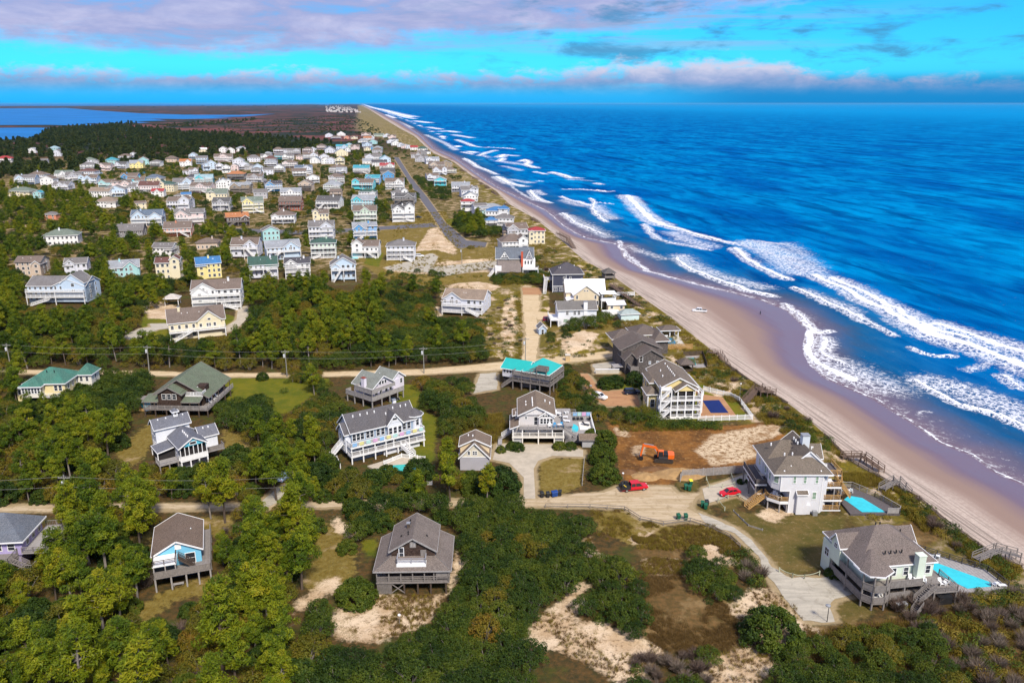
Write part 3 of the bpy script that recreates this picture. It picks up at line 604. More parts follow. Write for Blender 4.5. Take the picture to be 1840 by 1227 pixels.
# ================================================================== houses
WINC, POSTC = {}, {}
FACE = {'S': 0.0, 'E': 90.0, 'N': 180.0, 'W': -90.0}
TREADW = .28
class House:
    def __init__(s, name, label, x, y, rot=0.0, cat='house', group=None, z=0.0):
        s.root = tag(empty(name, x, y, rot, z), label, cat, group); s.rot = rot
    def part(s, name, mb, m, parent=None, smooth=False): return mb.build(name, m, parent or s.root, smooth)
    def wall(s, x0, x1, y0, y1, z0, z1, m, name='wall'): return s.part(name, MB().box(x0, x1, y0, y1, z0, z1), m)
    def poly(s, pts, z0, z1, m, name='wall'): return s.part(name, MB().prism(pts, z0, z1), m)
    def gable(s, x0, x1, y0, y1, ze, zr, rm, wm_, axis='y', ov=.5, rk=.4, trim=WHITE, t=.16):
        T = (lambda a, b_, z: (a, b_, z)) if axis == 'y' else (lambda a, b_, z: (b_, a, z))
        a0, a1, b0, b1 = (x0, x1, y0, y1) if axis == 'y' else (y0, y1, x0, x1)
        am = (a0 + a1) / 2; k = (zr - ze) / (a1 - am); up = .15
        r = MB(); f = MB()
        for sg, ae in ((-1, a0), (1, a1)):
            e = ae + sg * ov; z = ze - k * ov + up
            p = [T(e, b0 - rk, z), T(am, b0 - rk, zr + up), T(am, b1 + rk, zr + up), T(e, b1 + rk, z)]
            if (sg == 1) != (axis == 'x'): p = p[::-1]
            p = p[::-1]
            r.slab(p, t)
            f.beam(T(e, b0 - rk - .03, z - .07), T(e, b1 + rk + .03, z - .07), .07, .24)
            for bb, o in ((b0 - rk, -.03), (b1 + rk, .03)): f.beam(T(e, bb + o, z - .07), T(am, bb + o, zr + up - .07), .07, .26)
        at = MB().add([T(a0, b0, ze), T(a1, b0, ze), T(am, b0, zr), T(a0, b1, ze), T(a1, b1, ze), T(am, b1, zr)], [(0, 1, 2), (5, 4, 3), (0, 2, 5, 3), (2, 1, 4, 5), (1, 0, 3, 4)])
        if wm_: s.part('gable_wall', at, wm_)
        ro = s.part('roof', r, rm); s.part('fascia', f, trim, ro); s.roof = ro; return ro
    def hip(s, x0, x1, y0, y1, ze, zr, rm, ov=.5, trim=WHITE, pts=None):
        x0 -= ov; x1 += ov; y0 -= ov; y1 += ov; up = .02; w_, d_ = x1 - x0, y1 - y0
        if w_ >= d_: r0, r1 = (x0 + d_ / 2, (y0 + y1) / 2), (x1 - d_ / 2 - .01, (y0 + y1) / 2)
        else: r0, r1 = ((x0 + x1) / 2, y0 + w_ / 2), ((x0 + x1) / 2, y1 - w_ / 2 - .01)
        vs = [(x0, y0, ze - .1), (x1, y0, ze - .1), (x1, y1, ze - .1), (x0, y1, ze - .1), (x0, y0, ze + up), (x1, y0, ze + up), (x1, y1, ze + up), (x0, y1, ze + up), (*r0, zr), (*r1, zr)]
        fs = [(3, 2, 1, 0), (0, 1, 5, 4), (1, 2, 6, 5), (2, 3, 7, 6), (3, 0, 4, 7)]
        fs += [(4, 5, 9, 8), (5, 6, 9), (6, 7, 8, 9), (7, 4, 8)] if w_ >= d_ else [(4, 5, 8), (5, 6, 9, 8), (6, 7, 9), (7, 4, 8, 9)]
        ro = s.part('roof', MB().add(vs, fs), rm); f = MB(); c = [(x0, y0), (x1, y0), (x1, y1), (x0, y1)]
        for a, b_ in zip(c, c[1:] + c[:1]): f.beam((*a, ze - .07), (*b_, ze - .07), .1, .24)
        s.part('fascia', f, trim, ro); s.roof = ro; return ro
    def cone(s, pts, ze, apex, rm, trim=WHITE):
        n = len(pts); v = [(x, y, ze - .1) for x, y in pts] + [(x, y, ze) for x, y in pts] + [apex]
        ro = s.part('roof', MB().add(v, [tuple(range(n))[::-1]] + [(i, (i + 1) % n, n + (i + 1) % n, n + i) for i in range(n)] + [(n + i, n + (i + 1) % n, 2 * n) for i in range(n)]), rm); f = MB()
        for a, b_ in zip(pts, pts[1:] + pts[:1]): f.beam((*a, ze - .07), (*b_, ze - .07), .1, .24)
        s.part('fascia', f, trim, ro); return ro
    def plane(s, poly, rm, t=.16, name='roof', trim=None):
        ro = s.part(name, MB().slab(poly, t), rm)
        if trim:
            f = MB()
            for a, b_ in zip(poly, poly[1:] + poly[:1]): f.beam((a[0], a[1], a[2] - .08), (b_[0], b_[1], b_[2] - .08), .09, .22)
            s.part('fascia', f, trim, ro)
        return ro
    def win(s, x, y, z, w_, h, face='S', glass=None, trim=None, nx=1, ny=2, name='window', pane=True):
        glass = glass or GLASS; trim = trim or WHITE
        k = (round(w_, 2), round(h, 2), glass.name, trim.name, nx, ny, name)
        if k not in WINC:
            m = MB(); a, c = w_ / 2, h / 2; tr = .11
            m.box(-a - tr, a + tr, -.07, .02, c, c + tr); m.box(-a - tr, a + tr, -.09, .02, -c - tr, -c); m.box(-a - tr, -a, -.07, .02, -c, c); m.box(a, a + tr, -.07, .02, -c, c)
            for i in range(1, nx): m.box(-a + i * w_ / nx - .04, -a + i * w_ / nx + .04, -.055, .02, -c, c)
            for i in range(1, ny): m.box(-a, a, -.05, .02, -c + i * h / ny - .03, -c + i * h / ny + .03)
            WINC[k] = (m.mesh(name, trim), MB().box(-a, a, -.035, .01, -c, c).mesh('pane', glass))
        o = obj(name, WINC[k][0], s.root, (x, y, z), R(FACE.get(face, face if not isinstance(face, str) else 0)))
        if pane: obj('pane', WINC[k][1], o)
        return o
    def wins(s, xs, y, z, w_, h, face='S', **kw):
        for x in xs:
            if face in ('S', 'N'): s.win(x, y, z, w_, h, face, **kw)
            else: s.win(y, x, z, w_, h, face, **kw)
    def post(s, x, y, z0, z1, m=None, r=.13, name='post'):
        m = m or GREYWOOD; k = (round(z1 - z0, 2), m.name, r)
        if k not in POSTC: POSTC[k] = MB().box(-r, r, -r, r, 0, z1 - z0).mesh(name, m)
        return obj(name, POSTC[k], s.root, (x, y, z0))
    def posts(s, pts, z0, z1, m=None, r=.13):
        for x, y in pts: s.post(x, y, z0, z1, m, r)
    def rail(s, pts, z, m=None, h=1.05, style='b', name='railing', parent=None):
        m = m or GREYWOOD; b_ = MB()
        for (x0, y0), (x1, y1) in zip(pts[:-1], pts[1:]):
            L = math.hypot(x1 - x0, y1 - y0)
            if L < .05: continue
            n = max(1, round(L / 2.0))
            for i in range(n + 1): b_.box(x0 + (x1 - x0) * i / n - .06, x0 + (x1 - x0) * i / n + .06, y0 + (y1 - y0) * i / n - .06, y0 + (y1 - y0) * i / n + .06, z - .05, z + h)
            b_.beam((x0, y0, z + h), (x1, y1, z + h), .14, .07)
            if style == 'b':
                b_.beam((x0, y0, z + .12), (x1, y1, z + .12), .06, .09); q = max(2, int(L / .28))
                for i in range(1, q): b_.beam((x0 + (x1 - x0) * i / q, y0 + (y1 - y0) * i / q, z + .12), (x0 + (x1 - x0) * i / q, y0 + (y1 - y0) * i / q, z + h), .05)
            elif style == 'h':
                for zz in (.25, .5, .78): b_.beam((x0, y0, z + zz), (x1, y1, z + zz), .05, .1)
            elif style == 's':
                b_.beam((x0, y0, z + h * .5), (x1, y1, z + h * .5), .05, h * .86)
            elif style == '2':
                for zz in (.35, .7): b_.beam((x0, y0, z + zz), (x1, y1, z + zz), .05, .09)
        return s.part(name, b_, m, parent)
    def deck(s, x0, x1, y0, y1, z, m=None, pm=None, rails=None, rm=None, style='b', posts=None, z0=-.3, t=.22, edge=None, pr=.13, h=1.05):
        m = m or GREYWOOD; d = s.wall(x0, x1, y0, y1, z - t, z, m, 'deck_floor')
        if edge: s.part('deck_edge', MB().box(x0 - .04, x1 + .04, y0 - .04, y0 + .0, z - t - .12, z + .03).box(x0 - .04, x0, y0, y1, z - t - .12, z + .03).box(x1, x1 + .04, y0, y1, z - t - .12, z + .03), edge, d)
        if posts:
            for px, py in posts: s.post(px, py, z0, z - t, pm or m, pr)
        for r in rails or []: s.rail(r, z, rm or m, h, style)
        return d
    def stairs(s, p, q, w_=1.2, m=None, rm=None, h=.95, rails=True):
        m = m or GREYWOOD; b_ = MB(); p = Vector(p); q = Vector(q); d = q - p; hd = Vector((d.x, d.y, 0)).normalized(); sd = Vector((-hd.y, hd.x, 0)) * (w_ / 2)
        n = max(2, int(abs(d.z) / .2))
        for i in range(n + 1):
            c = p + d * (i / n); b_.beam(c - sd, c + sd, TREADW, .06)
        for g in (-1, 1):
            b_.beam(p + sd * g + Vector((0, 0, -.12)), q + sd * g + Vector((0, 0, -.12)), .07, .28)
        o = s.part('stairs', b_, m)
        if rails:
            r = MB()
            for g in (-1, 1):
                a, c = p + sd * g, q + sd * g
                for zz in (.35, .65, h): r.beam(a + Vector((0, 0, zz)), c + Vector((0, 0, zz)), .07, .08)
                k = max(2, int(d.length / 1.6))
                for i in range(k + 1):
                    e = a + d * (i / k); r.beam(e, e + Vector((0, 0, h)), .09)
            s.part('railing', r, rm or m, o)
        return o
    def vents(s, pts, m=None, r=.16):
        for x, y, z in pts:
            k = ('vent', (m or WHITE).name, r)
            if k not in POSTC: POSTC[k] = MB().lathe([(r, -.3), (r, .22), (r * .4, .34)], 6).mesh('roof_vent', m or WHITE)
            obj('roof_vent', POSTC[k], s.roof, (x, y, z))
    def chimney(s, x, y, z0, z1, w_=.9, d_=.9, m=None, cap=None):
        c = s.part('chimney', MB().box(x - w_ / 2, x + w_ / 2, y - d_ / 2, y + d_ / 2, z0, z1), m or WHITE)
        s.part('chimney_cap', MB().box(x - w_ / 2 - .08, x + w_ / 2 + .08, y - d_ / 2 - .08, y + d_ / 2 + .08, z1, z1 + .15), cap or METAL, c)
    def door(s, x, y, z, w_=.95, h=2.05, face='S', m=None): return s.win(x, y, z + h / 2 + .03, w_, h, face, GLASS, m or WHITE, 1, 2, 'door')

# ---- furniture used on decks: adirondack chair, lounger, table
def adirondack_mesh(m):
    b_ = MB(); b_.slab([(-.35, -.4, .42), (.35, -.4, .42), (.35, .35, .28), (-.35, .35, .28)], .05); b_.slab([(-.33, .32, .28), (.33, .32, .28), (.3, .68, 1.05), (-.3, .68, 1.05)], .06)
    for x in (-.42, .42): b_.box(x - .08, x + .08, -.45, .45, .58, .63); b_.box(x - .05, x + .05, -.45, -.33, 0, .58); b_.beam((x, .45, .58), (x, .62, 0), .08)
    return b_.mesh('deck_chair', m)
def lounger_mesh(m):
    b_ = MB(); b_.box(-.33, .33, -1.0, .35, .3, .37); b_.slab([(-.33, .35, .37), (.33, .35, .37), (.33, .95, .85), (-.33, .95, .85)], .07)
    for x in (-.3, .3):
        for y in (-.9, .2): b_.box(x - .04, x + .04, y - .04, y + .04, 0, .3)
        b_.beam((x, .9, .8), (x, .8, 0), .05)
    return b_.mesh('sun_lounger', m)
def table_mesh(m):
    b_ = MB(); b_.lathe([(.6, .70), (.62, .74)], 12); b_.box(-.05, .05, -.05, .05, .0, .7); b_.lathe([(.3, 0), (.3, .04)], 8); return b_.mesh('patio_table', m)
FURN = {'chair': adirondack_mesh(WHITE), 'lounger': lounger_mesh(WHITE), 'table': table_mesh(WHITE), 'bchair': adirondack_mesh(mat('blue_plastic', (.02, .22, .45), .5)), 'dlounger': lounger_mesh(mat('charcoal_fabric', (.03, .03, .035), .7)),
        'dchair': adirondack_mesh(BLACK)}
FN = {'chair': ('deck_chair', 'chair'), 'lounger': ('sun_lounger', 'lounger'), 'table': ('patio_table', 'table'), 'bchair': ('deck_chair', 'chair'), 'dlounger': ('sun_lounger', 'lounger'), 'dchair': ('deck_chair', 'chair')}
def furn(h, kind, x, y, z, rz, label, group=None):
    c, sn = math.cos(R(h.rot)), math.sin(R(h.rot)); L = h.root.location
    o = obj(FN[kind][0], FURN[kind], None, (L.x + x * c - y * sn, L.y + x * sn + y * c, L.z + z + .01), R(h.rot + rz)); return tag(o, label, FN[kind][1], group)

# --------------------------------------------------------------- A brown shingled cottage
RA = roofm((.165, .135, .120)); SHAKE = mat('brown_shakes', (.060, .040, .032), .9, .2, 2, 'shake', .1)
h = House('shingled_cottage', 'dark brown shingled cottage on stilts with a wraparound porch roof and small white balcony', -16.8, 117.3, 1.5)
h.wall(-4.8, 4.8, 2.4, 10.8, 2.2, 4.5, SHAKE); h.wall(-3.7, 3.7, 2.6, 10.6, 4.5, 7.1, SHAKE)
h.gable(-3.7, 3.7, 2.6, 10.6, 7.1, 9.35, RA, SHAKE, 'y', .45, .45, PALEWOOD); h.vents([(-1.0, 9.2, 9.0), (-.9, 8.2, 9.0), (-1.0, 5.2, 8.95), (-.9, 4.4, 8.95)], BLACK, .12)
h.vents([(-2.2, 5.2, 8.2), (2.2, 5.2, 8.2)], BLACK, .14)
h.chimney(-1.15, 7.2, 8.2, 9.6, .5, .5, DARKWOOD, METAL)
sk = h.plane([(-6.6, 0, 4.55), (6.6, 0, 4.55), (3.72, 2.7, 6.0), (-3.72, 2.7, 6.0)], RA, trim=PALEWOOD)
h.plane([(-3.72, 2.7, 6.0), (-3.72, 11.3, 6.0), (-6.6, 11.3, 4.55), (-6.6, 0, 4.55)], RA, trim=PALEWOOD); h.plane([(3.72, 2.7, 6.0), (6.6, 0, 4.55), (6.6, 11.3, 4.55), (3.72, 11.3, 6.0)], RA, trim=PALEWOOD)
h.deck(-6.2, 6.2, .25, 11.1, 2.3, GREYWOOD, DARKWOOD, [[(-6.1, 8), (-6.1, .35), (6.1, .35), (6.1, 8)]], GREYWOOD, '2', [(x, y) for y in (.6, 4.5, 8.5) for x in (-6, -3.7, -1.5, .8, 3.0, 5.6)])
h.posts([(x, .4) for x in (-6.05, -4, -2, 0, 2, 3.6, 6.05)] + [(x, y) for x in (-6.05, 6.05) for y in (3, 6, 9)], 2.3, 4.5, GREYWOOD, .09)
h.wall(3.9, 5.9, .42, .5, 3.0, 4.35, GREYWOOD, 'shutter_panel')
h.part('lattice', (lambda b_: [b_.box(-6.1, -3.6, .38, .45, z, z + .12) for z in np.arange(.05, 2.0, .24)] and b_)(MB()), GREYWOOD)
h.part('cross_brace', MB().beam((-3.6, .5, .2), (-1.5, .5, 1.9), .12).beam((-3.6, .45, 1.9), (-1.5, .45, .2), .12), GREYWOOD)
bal = h.wall(-2.7, 2.3, .75, 2.7, 4.7, 5.55, WHITE, 'balcony'); h.rail([(-2.6, 2.6), (-2.6, .85), (2.2, .85), (2.2, 2.6)], 5.55, mat('grey_paint', (.30, .30, .33), .7), .95, '2', 'railing', bal)
h.door(-2.0, 2.6, 5.55, .7, 1.95); h.win(1.75, 2.6, 6.35, .75, 1.25, 'S', GREYWOOD, GREYWOOD, 2, 1); h.win(0, 2.6, 8.15, .85, .95, 'S', PALEWOOD, GREYWOOD, 2, 1)
h.win(-4.8, 6, 3.6, .9, 1.1, 'W'); h.win(4.8, 6, 3.6, .9, 1.1, 'E')

# --------------------------------------------------------------- B blue gabled house
RB = roofm((.155, .108, .080)); BLUE = siding((.20, .55, .78)); DBLUE = siding((.02, .10, .30))
h = House('beach_house', 'brown roofed house on stilts with a light blue gable and weathered decks', -58.05, 121.75, 20)
h.wall(-3.8, 3.8, .4, 10.4, 2.7, 5.4, BLUE); h.gable(-3.8, 3.8, .4, 10.4, 5.4, 7.4, RB, BLUE, 'y', .45, .4); h.vents([(2.2, 6, 6.3)], METAL)
h.wall(-3.2, 3.3, 1.2, 9.6, -.3, 2.5, DBLUE)
h.deck(-3.9, 5.3, -2.8, .38, 2.8, GREYWOOD, PALEWOOD, [[(-3.8, .3), (-3.8, -2.7), (5.2, -2.7), (5.2, 11.5)]], GREYWOOD, 's', [(x, -2.6) for x in (-3.7, -1.2, 1.2, 3.2, 5.1)] + [(5.1, y) for y in (1.5, 5, 8.5, 11.4)])
h.wall(3.8, 5.3, .4, 11.6, 2.58, 2.8, GREYWOOD, 'deck_floor')
h.plane([(-3.9, -2.75, 4.95), (-.1, -2.75, 4.95), (-.1, .35, 5.25), (-3.9, .35, 5.25)], WHITE, .14, 'upper_deck'); h.rail([(-3.8, .2), (-3.8, -2.65), (-.2, -2.65), (-.2, .2)], 5.0, DARKWOOD, .95, '2')
h.posts([(-3.7, -2.6), (-1.9, -2.6), (-.3, -2.6)], 2.8, 4.85, PALEWOOD, .09); h.stairs((0.2, -.9, 4.95), (2.6, -.9, 2.9), .9, DARKWOOD)
h.door(2.0, .4, 2.85, 1.5, 1.9); h.win(.2, .4, 6.3, .8, .7, 'S', WHITE); h.win(-2.4, .4, 4.0, 1.1, 1.2, 'S'); h.wins([3, 7], 3.8, 4.1, 1.0, 1.2, 'E')

# --------------------------------------------------------------- C lavender house at the frame's edge
RC = roofm((.11, .135, .175)); LAV = siding((.42, .36, .62))
h = House('beach_house', 'lavender house with blue grey roof and zigzag wooden stairs at the left frame edge', -90.0, 127.0, 6)
h.wall(-9, 2.4, -1.6, 6.2, 2.6, 5.5, LAV); h.wall(-9, 1.8, -1.2, 5.8, -.3, 2.4, LAV); h.hip(-10, 2.6, -1.9, 6.4, 5.6, 9.2, RC, .5); h.gable(-6.6, -2.4, -3.0, 3, 5.6, 8.2, RC, LAV, 'y', .4, .4)
h.deck(2.42, 6.4, -2.2, 7.6, 3.3, PALEWOOD, GREYWOOD, [[(2.5, 7.5), (6.3, 7.5), (6.3, -2.1), (2.5, -2.1)]], GREYWOOD, 'b', [(6.2, y) for y in (-2, .5, 3, 5.4, 7.4)])
h.deck(-4, 1.6, -5.2, -1.65, 3.0, GREYWOOD, GREYWOOD, [[(-3.9, -5.1), (1.5, -5.1), (1.5, -1.7)]], GREYWOOD, 'b', [(-3.8, -5), (-1.4, -5), (1.4, -5)])
h.deck(-7.4, -3.8, -5.4, -3.1, 4.6, PALEWOOD, GREYWOOD, [[(-7.3, -3.2), (-7.3, -5.3), (-3.9, -5.3), (-3.9, -3.2)]], GREYWOOD, 's', [(-7.2, -5.2), (-4, -5.2)])
h.deck(4.2, 5.6, -5.4, -3.6, 1.6, GREYWOOD, GREYWOOD, [[(5.5, -3.7), (5.5, -5.3), (4.3, -5.3)]], GREYWOOD, 'b', [(4.3, -5.3), (5.5, -5.3), (5.5, -3.7)])
h.stairs((1.7, -4.0, 3.0), (4.3, -4.2, 1.6), 1.1); h.stairs((4.3, -5.0, 1.6), (1.6, -5.6, .1), 1.1)
h.wins([.4, 2.6], 2.4, 4.5, .9, 1.4, 'E'); h.win(2.4, 5.0, 4.5, .9, 1.4, 'E'); h.wins([-1.6, .6], -1.6, 4.3, 1.1, 1.3, 'S'); h.wins([-5.2, -3.8], -3.0, 5.0, .7, 1.0, 'S')

# --------------------------------------------------------------- D grey roofed house with cupola
RD = roofm((.13, .145, .185)); WS = siding((.74, .76, .80)); CYAN = siding((.12, .50, .66)); GWALL = siding((.40, .42, .46))
h = House('beach_house', 'white house with slate grey roofs, a cyan front gable and a rooftop cupola', -72.1, 165.9, 38)
h.wall(-3.0, 3.0, 1.8, 8.2, 2.4, 5.9, WS); h.wall(-2.9, 2.9, 2.0, 8.0, -.3, 2.4, GWALL); h.gable(-3.0, 3.0, .1, 9.0, 5.9, 7.8, RD, CYAN, 'y', .4, .35)
h.vents([(-.6, y, 7.7) for y in (1.6, 2.8, 4.0, 5.2)])
h.win(0, .1, 6.5, 1.3, .55, 'S', GLASS, WHITE, 1, 1); h.deck(-3.05, 3.05, .1, 1.78, 2.6, WHITE, WHITE, [[(-3, .2), (3, .2)]], WHITE, 's', [(-2.9, .3), (-.9, .3), (1, .3), (2.9, .3)])
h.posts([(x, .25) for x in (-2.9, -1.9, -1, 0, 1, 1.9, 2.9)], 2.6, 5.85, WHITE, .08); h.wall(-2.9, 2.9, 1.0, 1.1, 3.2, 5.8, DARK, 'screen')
h.wall(-5.6, 2.0, 9.0, 13.0, -.3, 8.3, WS); h.gable(-5.6, 2.0, 9.0, 13.0, 8.3, 9.9, RD, CYAN, 'x', .45, .4); h.vents([(-4.4, 10.6, 9.6), (-2.6, 10.6, 9.6), (1.2, 10.6, 9.6)])
cu = h.wall(-.9, .1, 10.5, 11.5, 9.4, 10.9, WHITE, 'cupola'); h.cone([(-1.2, 10.2), (.4, 10.2), (.4, 11.8), (-1.2, 11.8)], 10.9, (-.4, 11, 11.7), RD); h.win(-.4, 10.5, 10.4, .5, .5, 'S', GLASS, WHITE, 1, 1)
h.wall(-6.8, -3.05, 4.4, 8.8, 2.4, 4.4, DARK); h.plane([(-7.0, 3.6, 4.5), (-3.0, 3.6, 5.2), (-3.0, 8.9, 5.2), (-7.0, 8.9, 4.5)], RD, trim=WHITE)
h.deck(-7.4, -3.05, 1.4, 4.4, 2.4, PALEWOOD, GREYWOOD, [[(-7.3, 4.3), (-7.3, 1.5), (-3.1, 1.5)]], PALEWOOD, 'b', [(-7.2, 1.6), (-5.2, 1.6), (-3.3, 1.6)]); h.posts([(-6.9, 3.8), (-6.9, 8.6)], 2.4, 4.4, WHITE, .09)
h.wall(3.05, 6.8, 4.6, 9.0, 1.6, 5.6, WS); h.gable(3.05, 6.8, 4.6, 9.0, 5.6, 7.2, RD, WS, 'x', .4, .35); h.vents([(4.2, 6.2, 6.9), (5.4, 6.2, 6.9)])
h.deck(3.1, 7.6, 2.4, 4.58, 2.4, PALEWOOD, WHITE, [[(3.2, 2.5), (7.5, 2.5), (7.5, 4.5)]], GREYWOOD, 's', [(3.3, 2.6), (7.4, 2.6)])
h.win(3.6, 4.6, 3.9, .7, 1.9, 'S', CYAN); h.wins([10.2, 11.8], -5.6, 6.9, .6, 1.2, 'W'); h.wins([10.2, 11.8], -5.6, 4.0, .6, 1.2, 'W'); h.wins([3.2, 5.4, 7.2], -3.0, 4.6, .6, 1.6, 'W'); h.win(6.8, 6.6, 4.2, .7, 1.4, 'E')

# --------------------------------------------------------------- E brown house with green roof
RE = roofm((.115, .155, .100)); WINW = mat('cream_trim', (.68, .68, .66), .6)
h = House('beach_house', 'dark brown shingled house with a green roof, timber balconies and a corner pool', -90.2, 199.3, -2)
h.wall(-7.0, 7.2, 1.2, 16.6, -.3, 4.4, SHAKE); h.gable(-7.0, 8.4, 1.6, 16.6, 4.6, 9.2, RE, SHAKE, 'y', .6, .5, GREYWOOD)
h.wall(-3.6, 2.6, -1.6, 4, 2.2, 6.6, SHAKE); h.gable(-3.6, 2.6, -1.6, 8, 6.4, 8.2, RE, SHAKE, 'y', .55, .45, GREYWOOD)
h.plane([(-7.9, -2.0, 4.2), (-3.6, -2.0, 4.2), (-3.6, 2.2, 5.6), (-7.9, 2.2, 5.0)], RE, trim=GREYWOOD); h.plane([(2.6, -2.0, 4.2), (7.6, -2.0, 4.2), (7.6, .6, 4.9), (2.6, .6, 4.9)], RE, trim=GREYWOOD)
h.deck(2.7, 7.4, .7, 3.4, 5.0, WHITE, WHITE, [[(7.3, 3.3), (7.3, .8), (2.8, .8)]], WHITE, 'h'); h.wall(2.65, 7.2, 3.3, 6, 4.4, 6.9, SHAKE); h.wins([3.6, 4.9], 3.3, 6.0, .7, 1.4)
h.deck(-7.6, 9.8, -2.2, 1.1, 2.2, GREYWOOD, DARKWOOD, [[(-7.5, 1), (-7.5, -2.1), (9.7, -2.1), (9.7, 16)]], PALEWOOD, 'h', [(x, -2) for x in (-7.3, -4.5, -1.5, 1.5, 4.5, 7.2, 9.6)] + [(9.6, y) for y in (2, 6, 10, 14)])
h.wall(7.25, 9.8, 1.1, 16, 1.98, 2.2, GREYWOOD, 'deck_floor'); h.posts([(x, -2) for x in (-7.4, -4.5, -3.6, 2.6, 5, 7.5)], 2.2, 4.2, DARKWOOD, .1); h.posts([(9.6, y) for y in (2, 6, 10, 14)], 2.2, 5.0, DARKWOOD, .09)
h.wins([-1.9, -.5, .9], -1.6, 5.6, .95, 1.35, 'S', trim=WINW); h.wins([-5, 0.3, 4.6], 1.2, 3.3, 1.0, 1.4, 'S', trim=WINW); h.wins([-3.6, .6], 1.2, 1.0, .95, 1.6, 'S', trim=WINW, nx=2); h.wins([3, 6, 9, 13], 7.2, 1.2, 1.0, 1.6, 'E', trim=WINW); h.wins([4, 8, 12], 7.2, 3.4, 1.3, 1.5, 'E', trim=WINW)
h.wall(-13.5, -7.8, 3.5, 6.5, 2.6, 2.75, GREYWOOD, 'pergola_roof'); h.posts([(-13.3, 3.7), (-8.2, 3.7), (-13.3, 6.3), (-8.2, 6.3)], -.1, 2.6, GREYWOOD)
for i, (x, y, r) in enumerate([(8.6, 3, 90), (8.6, 5, 90), (8.6, 7.5, 90), (4.4, 1.6, 0), (5.8, 1.8, 20)]): furn(h, 'chair', x, y, 2.2 if i < 3 else 5.0, r, 'white chair on the timber balcony of the green roofed brown house', 'white chairs at the brown shingled house')

# --------------------------------------------------------------- F green hip roof
RF = roofm((.030, .175, .135)); CREAM = siding((.78, .66, .36)); CREAM2 = siding((.80, .76, .66))
h = House('beach_house', 'cream house with a dark green hip roof deep in the woods', -127.6, 206.0, 3)
h.wall(-6.0, 4.6, 0, 9.5, 3.0, 6.4, CREAM); h.wall(-6.4, 4, .6, 9, -.3, 2.9, CREAM2); h.hip(-6.0, 4.6, 0, 9.5, 6.4, 9.6, RF, .5); h.vents([(-1, 2.8, 9), (1, 2.8, 9)], BLACK, .14)
h.wall(-6.0, -.9, -2.0, 0, 3.0, 6.2, CREAM2); h.hip(-6.0, -.9, -2.0, 4, 6.25, 8.3, RF, .5); h.wins(np.linspace(-5.5, -1.4, 6), -2.0, 5.0, .55, 1.3)
h.wins([-1.6], -.9, 5.0, .8, 1.4, 'E'); h.wins([2.2, 3.4], 0, 5.0, .8, 1.4); h.wins([2, 4.5, 7], 4.6, 5.0, .8, 1.5, 'E')
h.deck(-.85, 4.4, -1.8, -.02, 3.0, PALEWOOD, WHITE, [[(-.8, -1.7), (4.3, -1.7)]], WHITE, 'b', [(-.6, -1.6), (2, -1.6), (4.2, -1.6)])
h.wall(4.62, 8.4, 7.5, 12.5, 1.0, 6.2, CREAM2); h.hip(4.62, 8.4, 7.5, 12.5, 6.3, 8.8, RF, .5); h.wins([5.6, 7.2], 7.5, 5.0, .7, 1.2); h.win(8.4, 10, 5.0, .7, 1.2, 'E')
h.wall(-9, -6.02, 1, 5, 0, 4.6, CREAM); h.hip(-9, -6.1, 1, 5, 4.7, 6.0, RF, .3); h.win(-8.2, 1.0, 3.6, .7, 1.2)

# --------------------------------------------------------------- G pale lilac house, wraparound grey decks
RG = roofm((.20, .225, .205)); LIL = siding((.70, .66, .74))
h = House('beach_house', 'pale lilac house with a white chimney and wraparound grey decks facing the woods', -38.0, 203.6, -38)
h.wall(-9.0, -1.4, 1.4, 11.5, 2.4, 5.3, LIL); h.wall(-8, -1.5, 2.2, 11, -.3, 2.3, mat('brick_base', (.16, .10, .075), .9, .3, 3)); h.gable(-9.0, -1.4, 1.4, 9.0, 5.2, 7.7, RG, LIL, 'x', .5, .55)
h.wall(-8.4, -1.6, 9, 13.5, 2.4, 5.6, LIL); h.gable(-8.4, -1.6, 9, 13.5, 5.6, 7.3, RG, LIL, 'x', .45, .4); h.vents([(-7, 3.4, 6.9), (-4, 6.6, 7.4)], METAL)
h.chimney(-4.4, 1.0, 2.4, 7.6, 1.2, .9, siding((.72, .68, .76)), mat('brick_red', (.25, .06, .04), .9))
h.deck(-10.5, .5, -.6, 1.38, 2.4, PALEWOOD, PALEWOOD, [[(-10.4, 1.3), (-10.4, -.5), (.4, -.5), (.4, 11.4)]], PALEWOOD, 's', [(x, -.4) for x in (-10, -7, -3.5, .2)] + [(.3, y) for y in (3, 6, 9, 11.2)])
h.wall(-1.38, .5, 1.4, 11.5, 2.18, 2.4, PALEWOOD, 'deck_floor'); h.deck(-6.5, .6, -.7, 1.36, 4.9 - .4, PALEWOOD, PALEWOOD, [[(-6.4, 1.2), (-6.4, -.6), (.5, -.6), (.5, 8)]], PALEWOOD, 's'); h.posts([(-6.3, -.5), (-3, -.5), (.4, -.5), (.4, 3), (.4, 6)], 2.4, 4.3, PALEWOOD, .09)
h.wins([-6.8, -2.4], 1.4, 3.7, 1.0, 1.6, 'S', glass=GLASSG); h.win(-8.0, 1.4, 4.4, .8, .6, 'S', ny=1); h.wins([2.6, 4.4, 6.4, 8], -1.4, 3.7, .9, 1.7, 'E'); h.wins([4.2, 5.2, 6.2], -1.4, 5.9, .7, .9, 'E', ny=1); h.wins([10.5, 12.4], -1.6, 4.4, .8, 1.3, 'E')

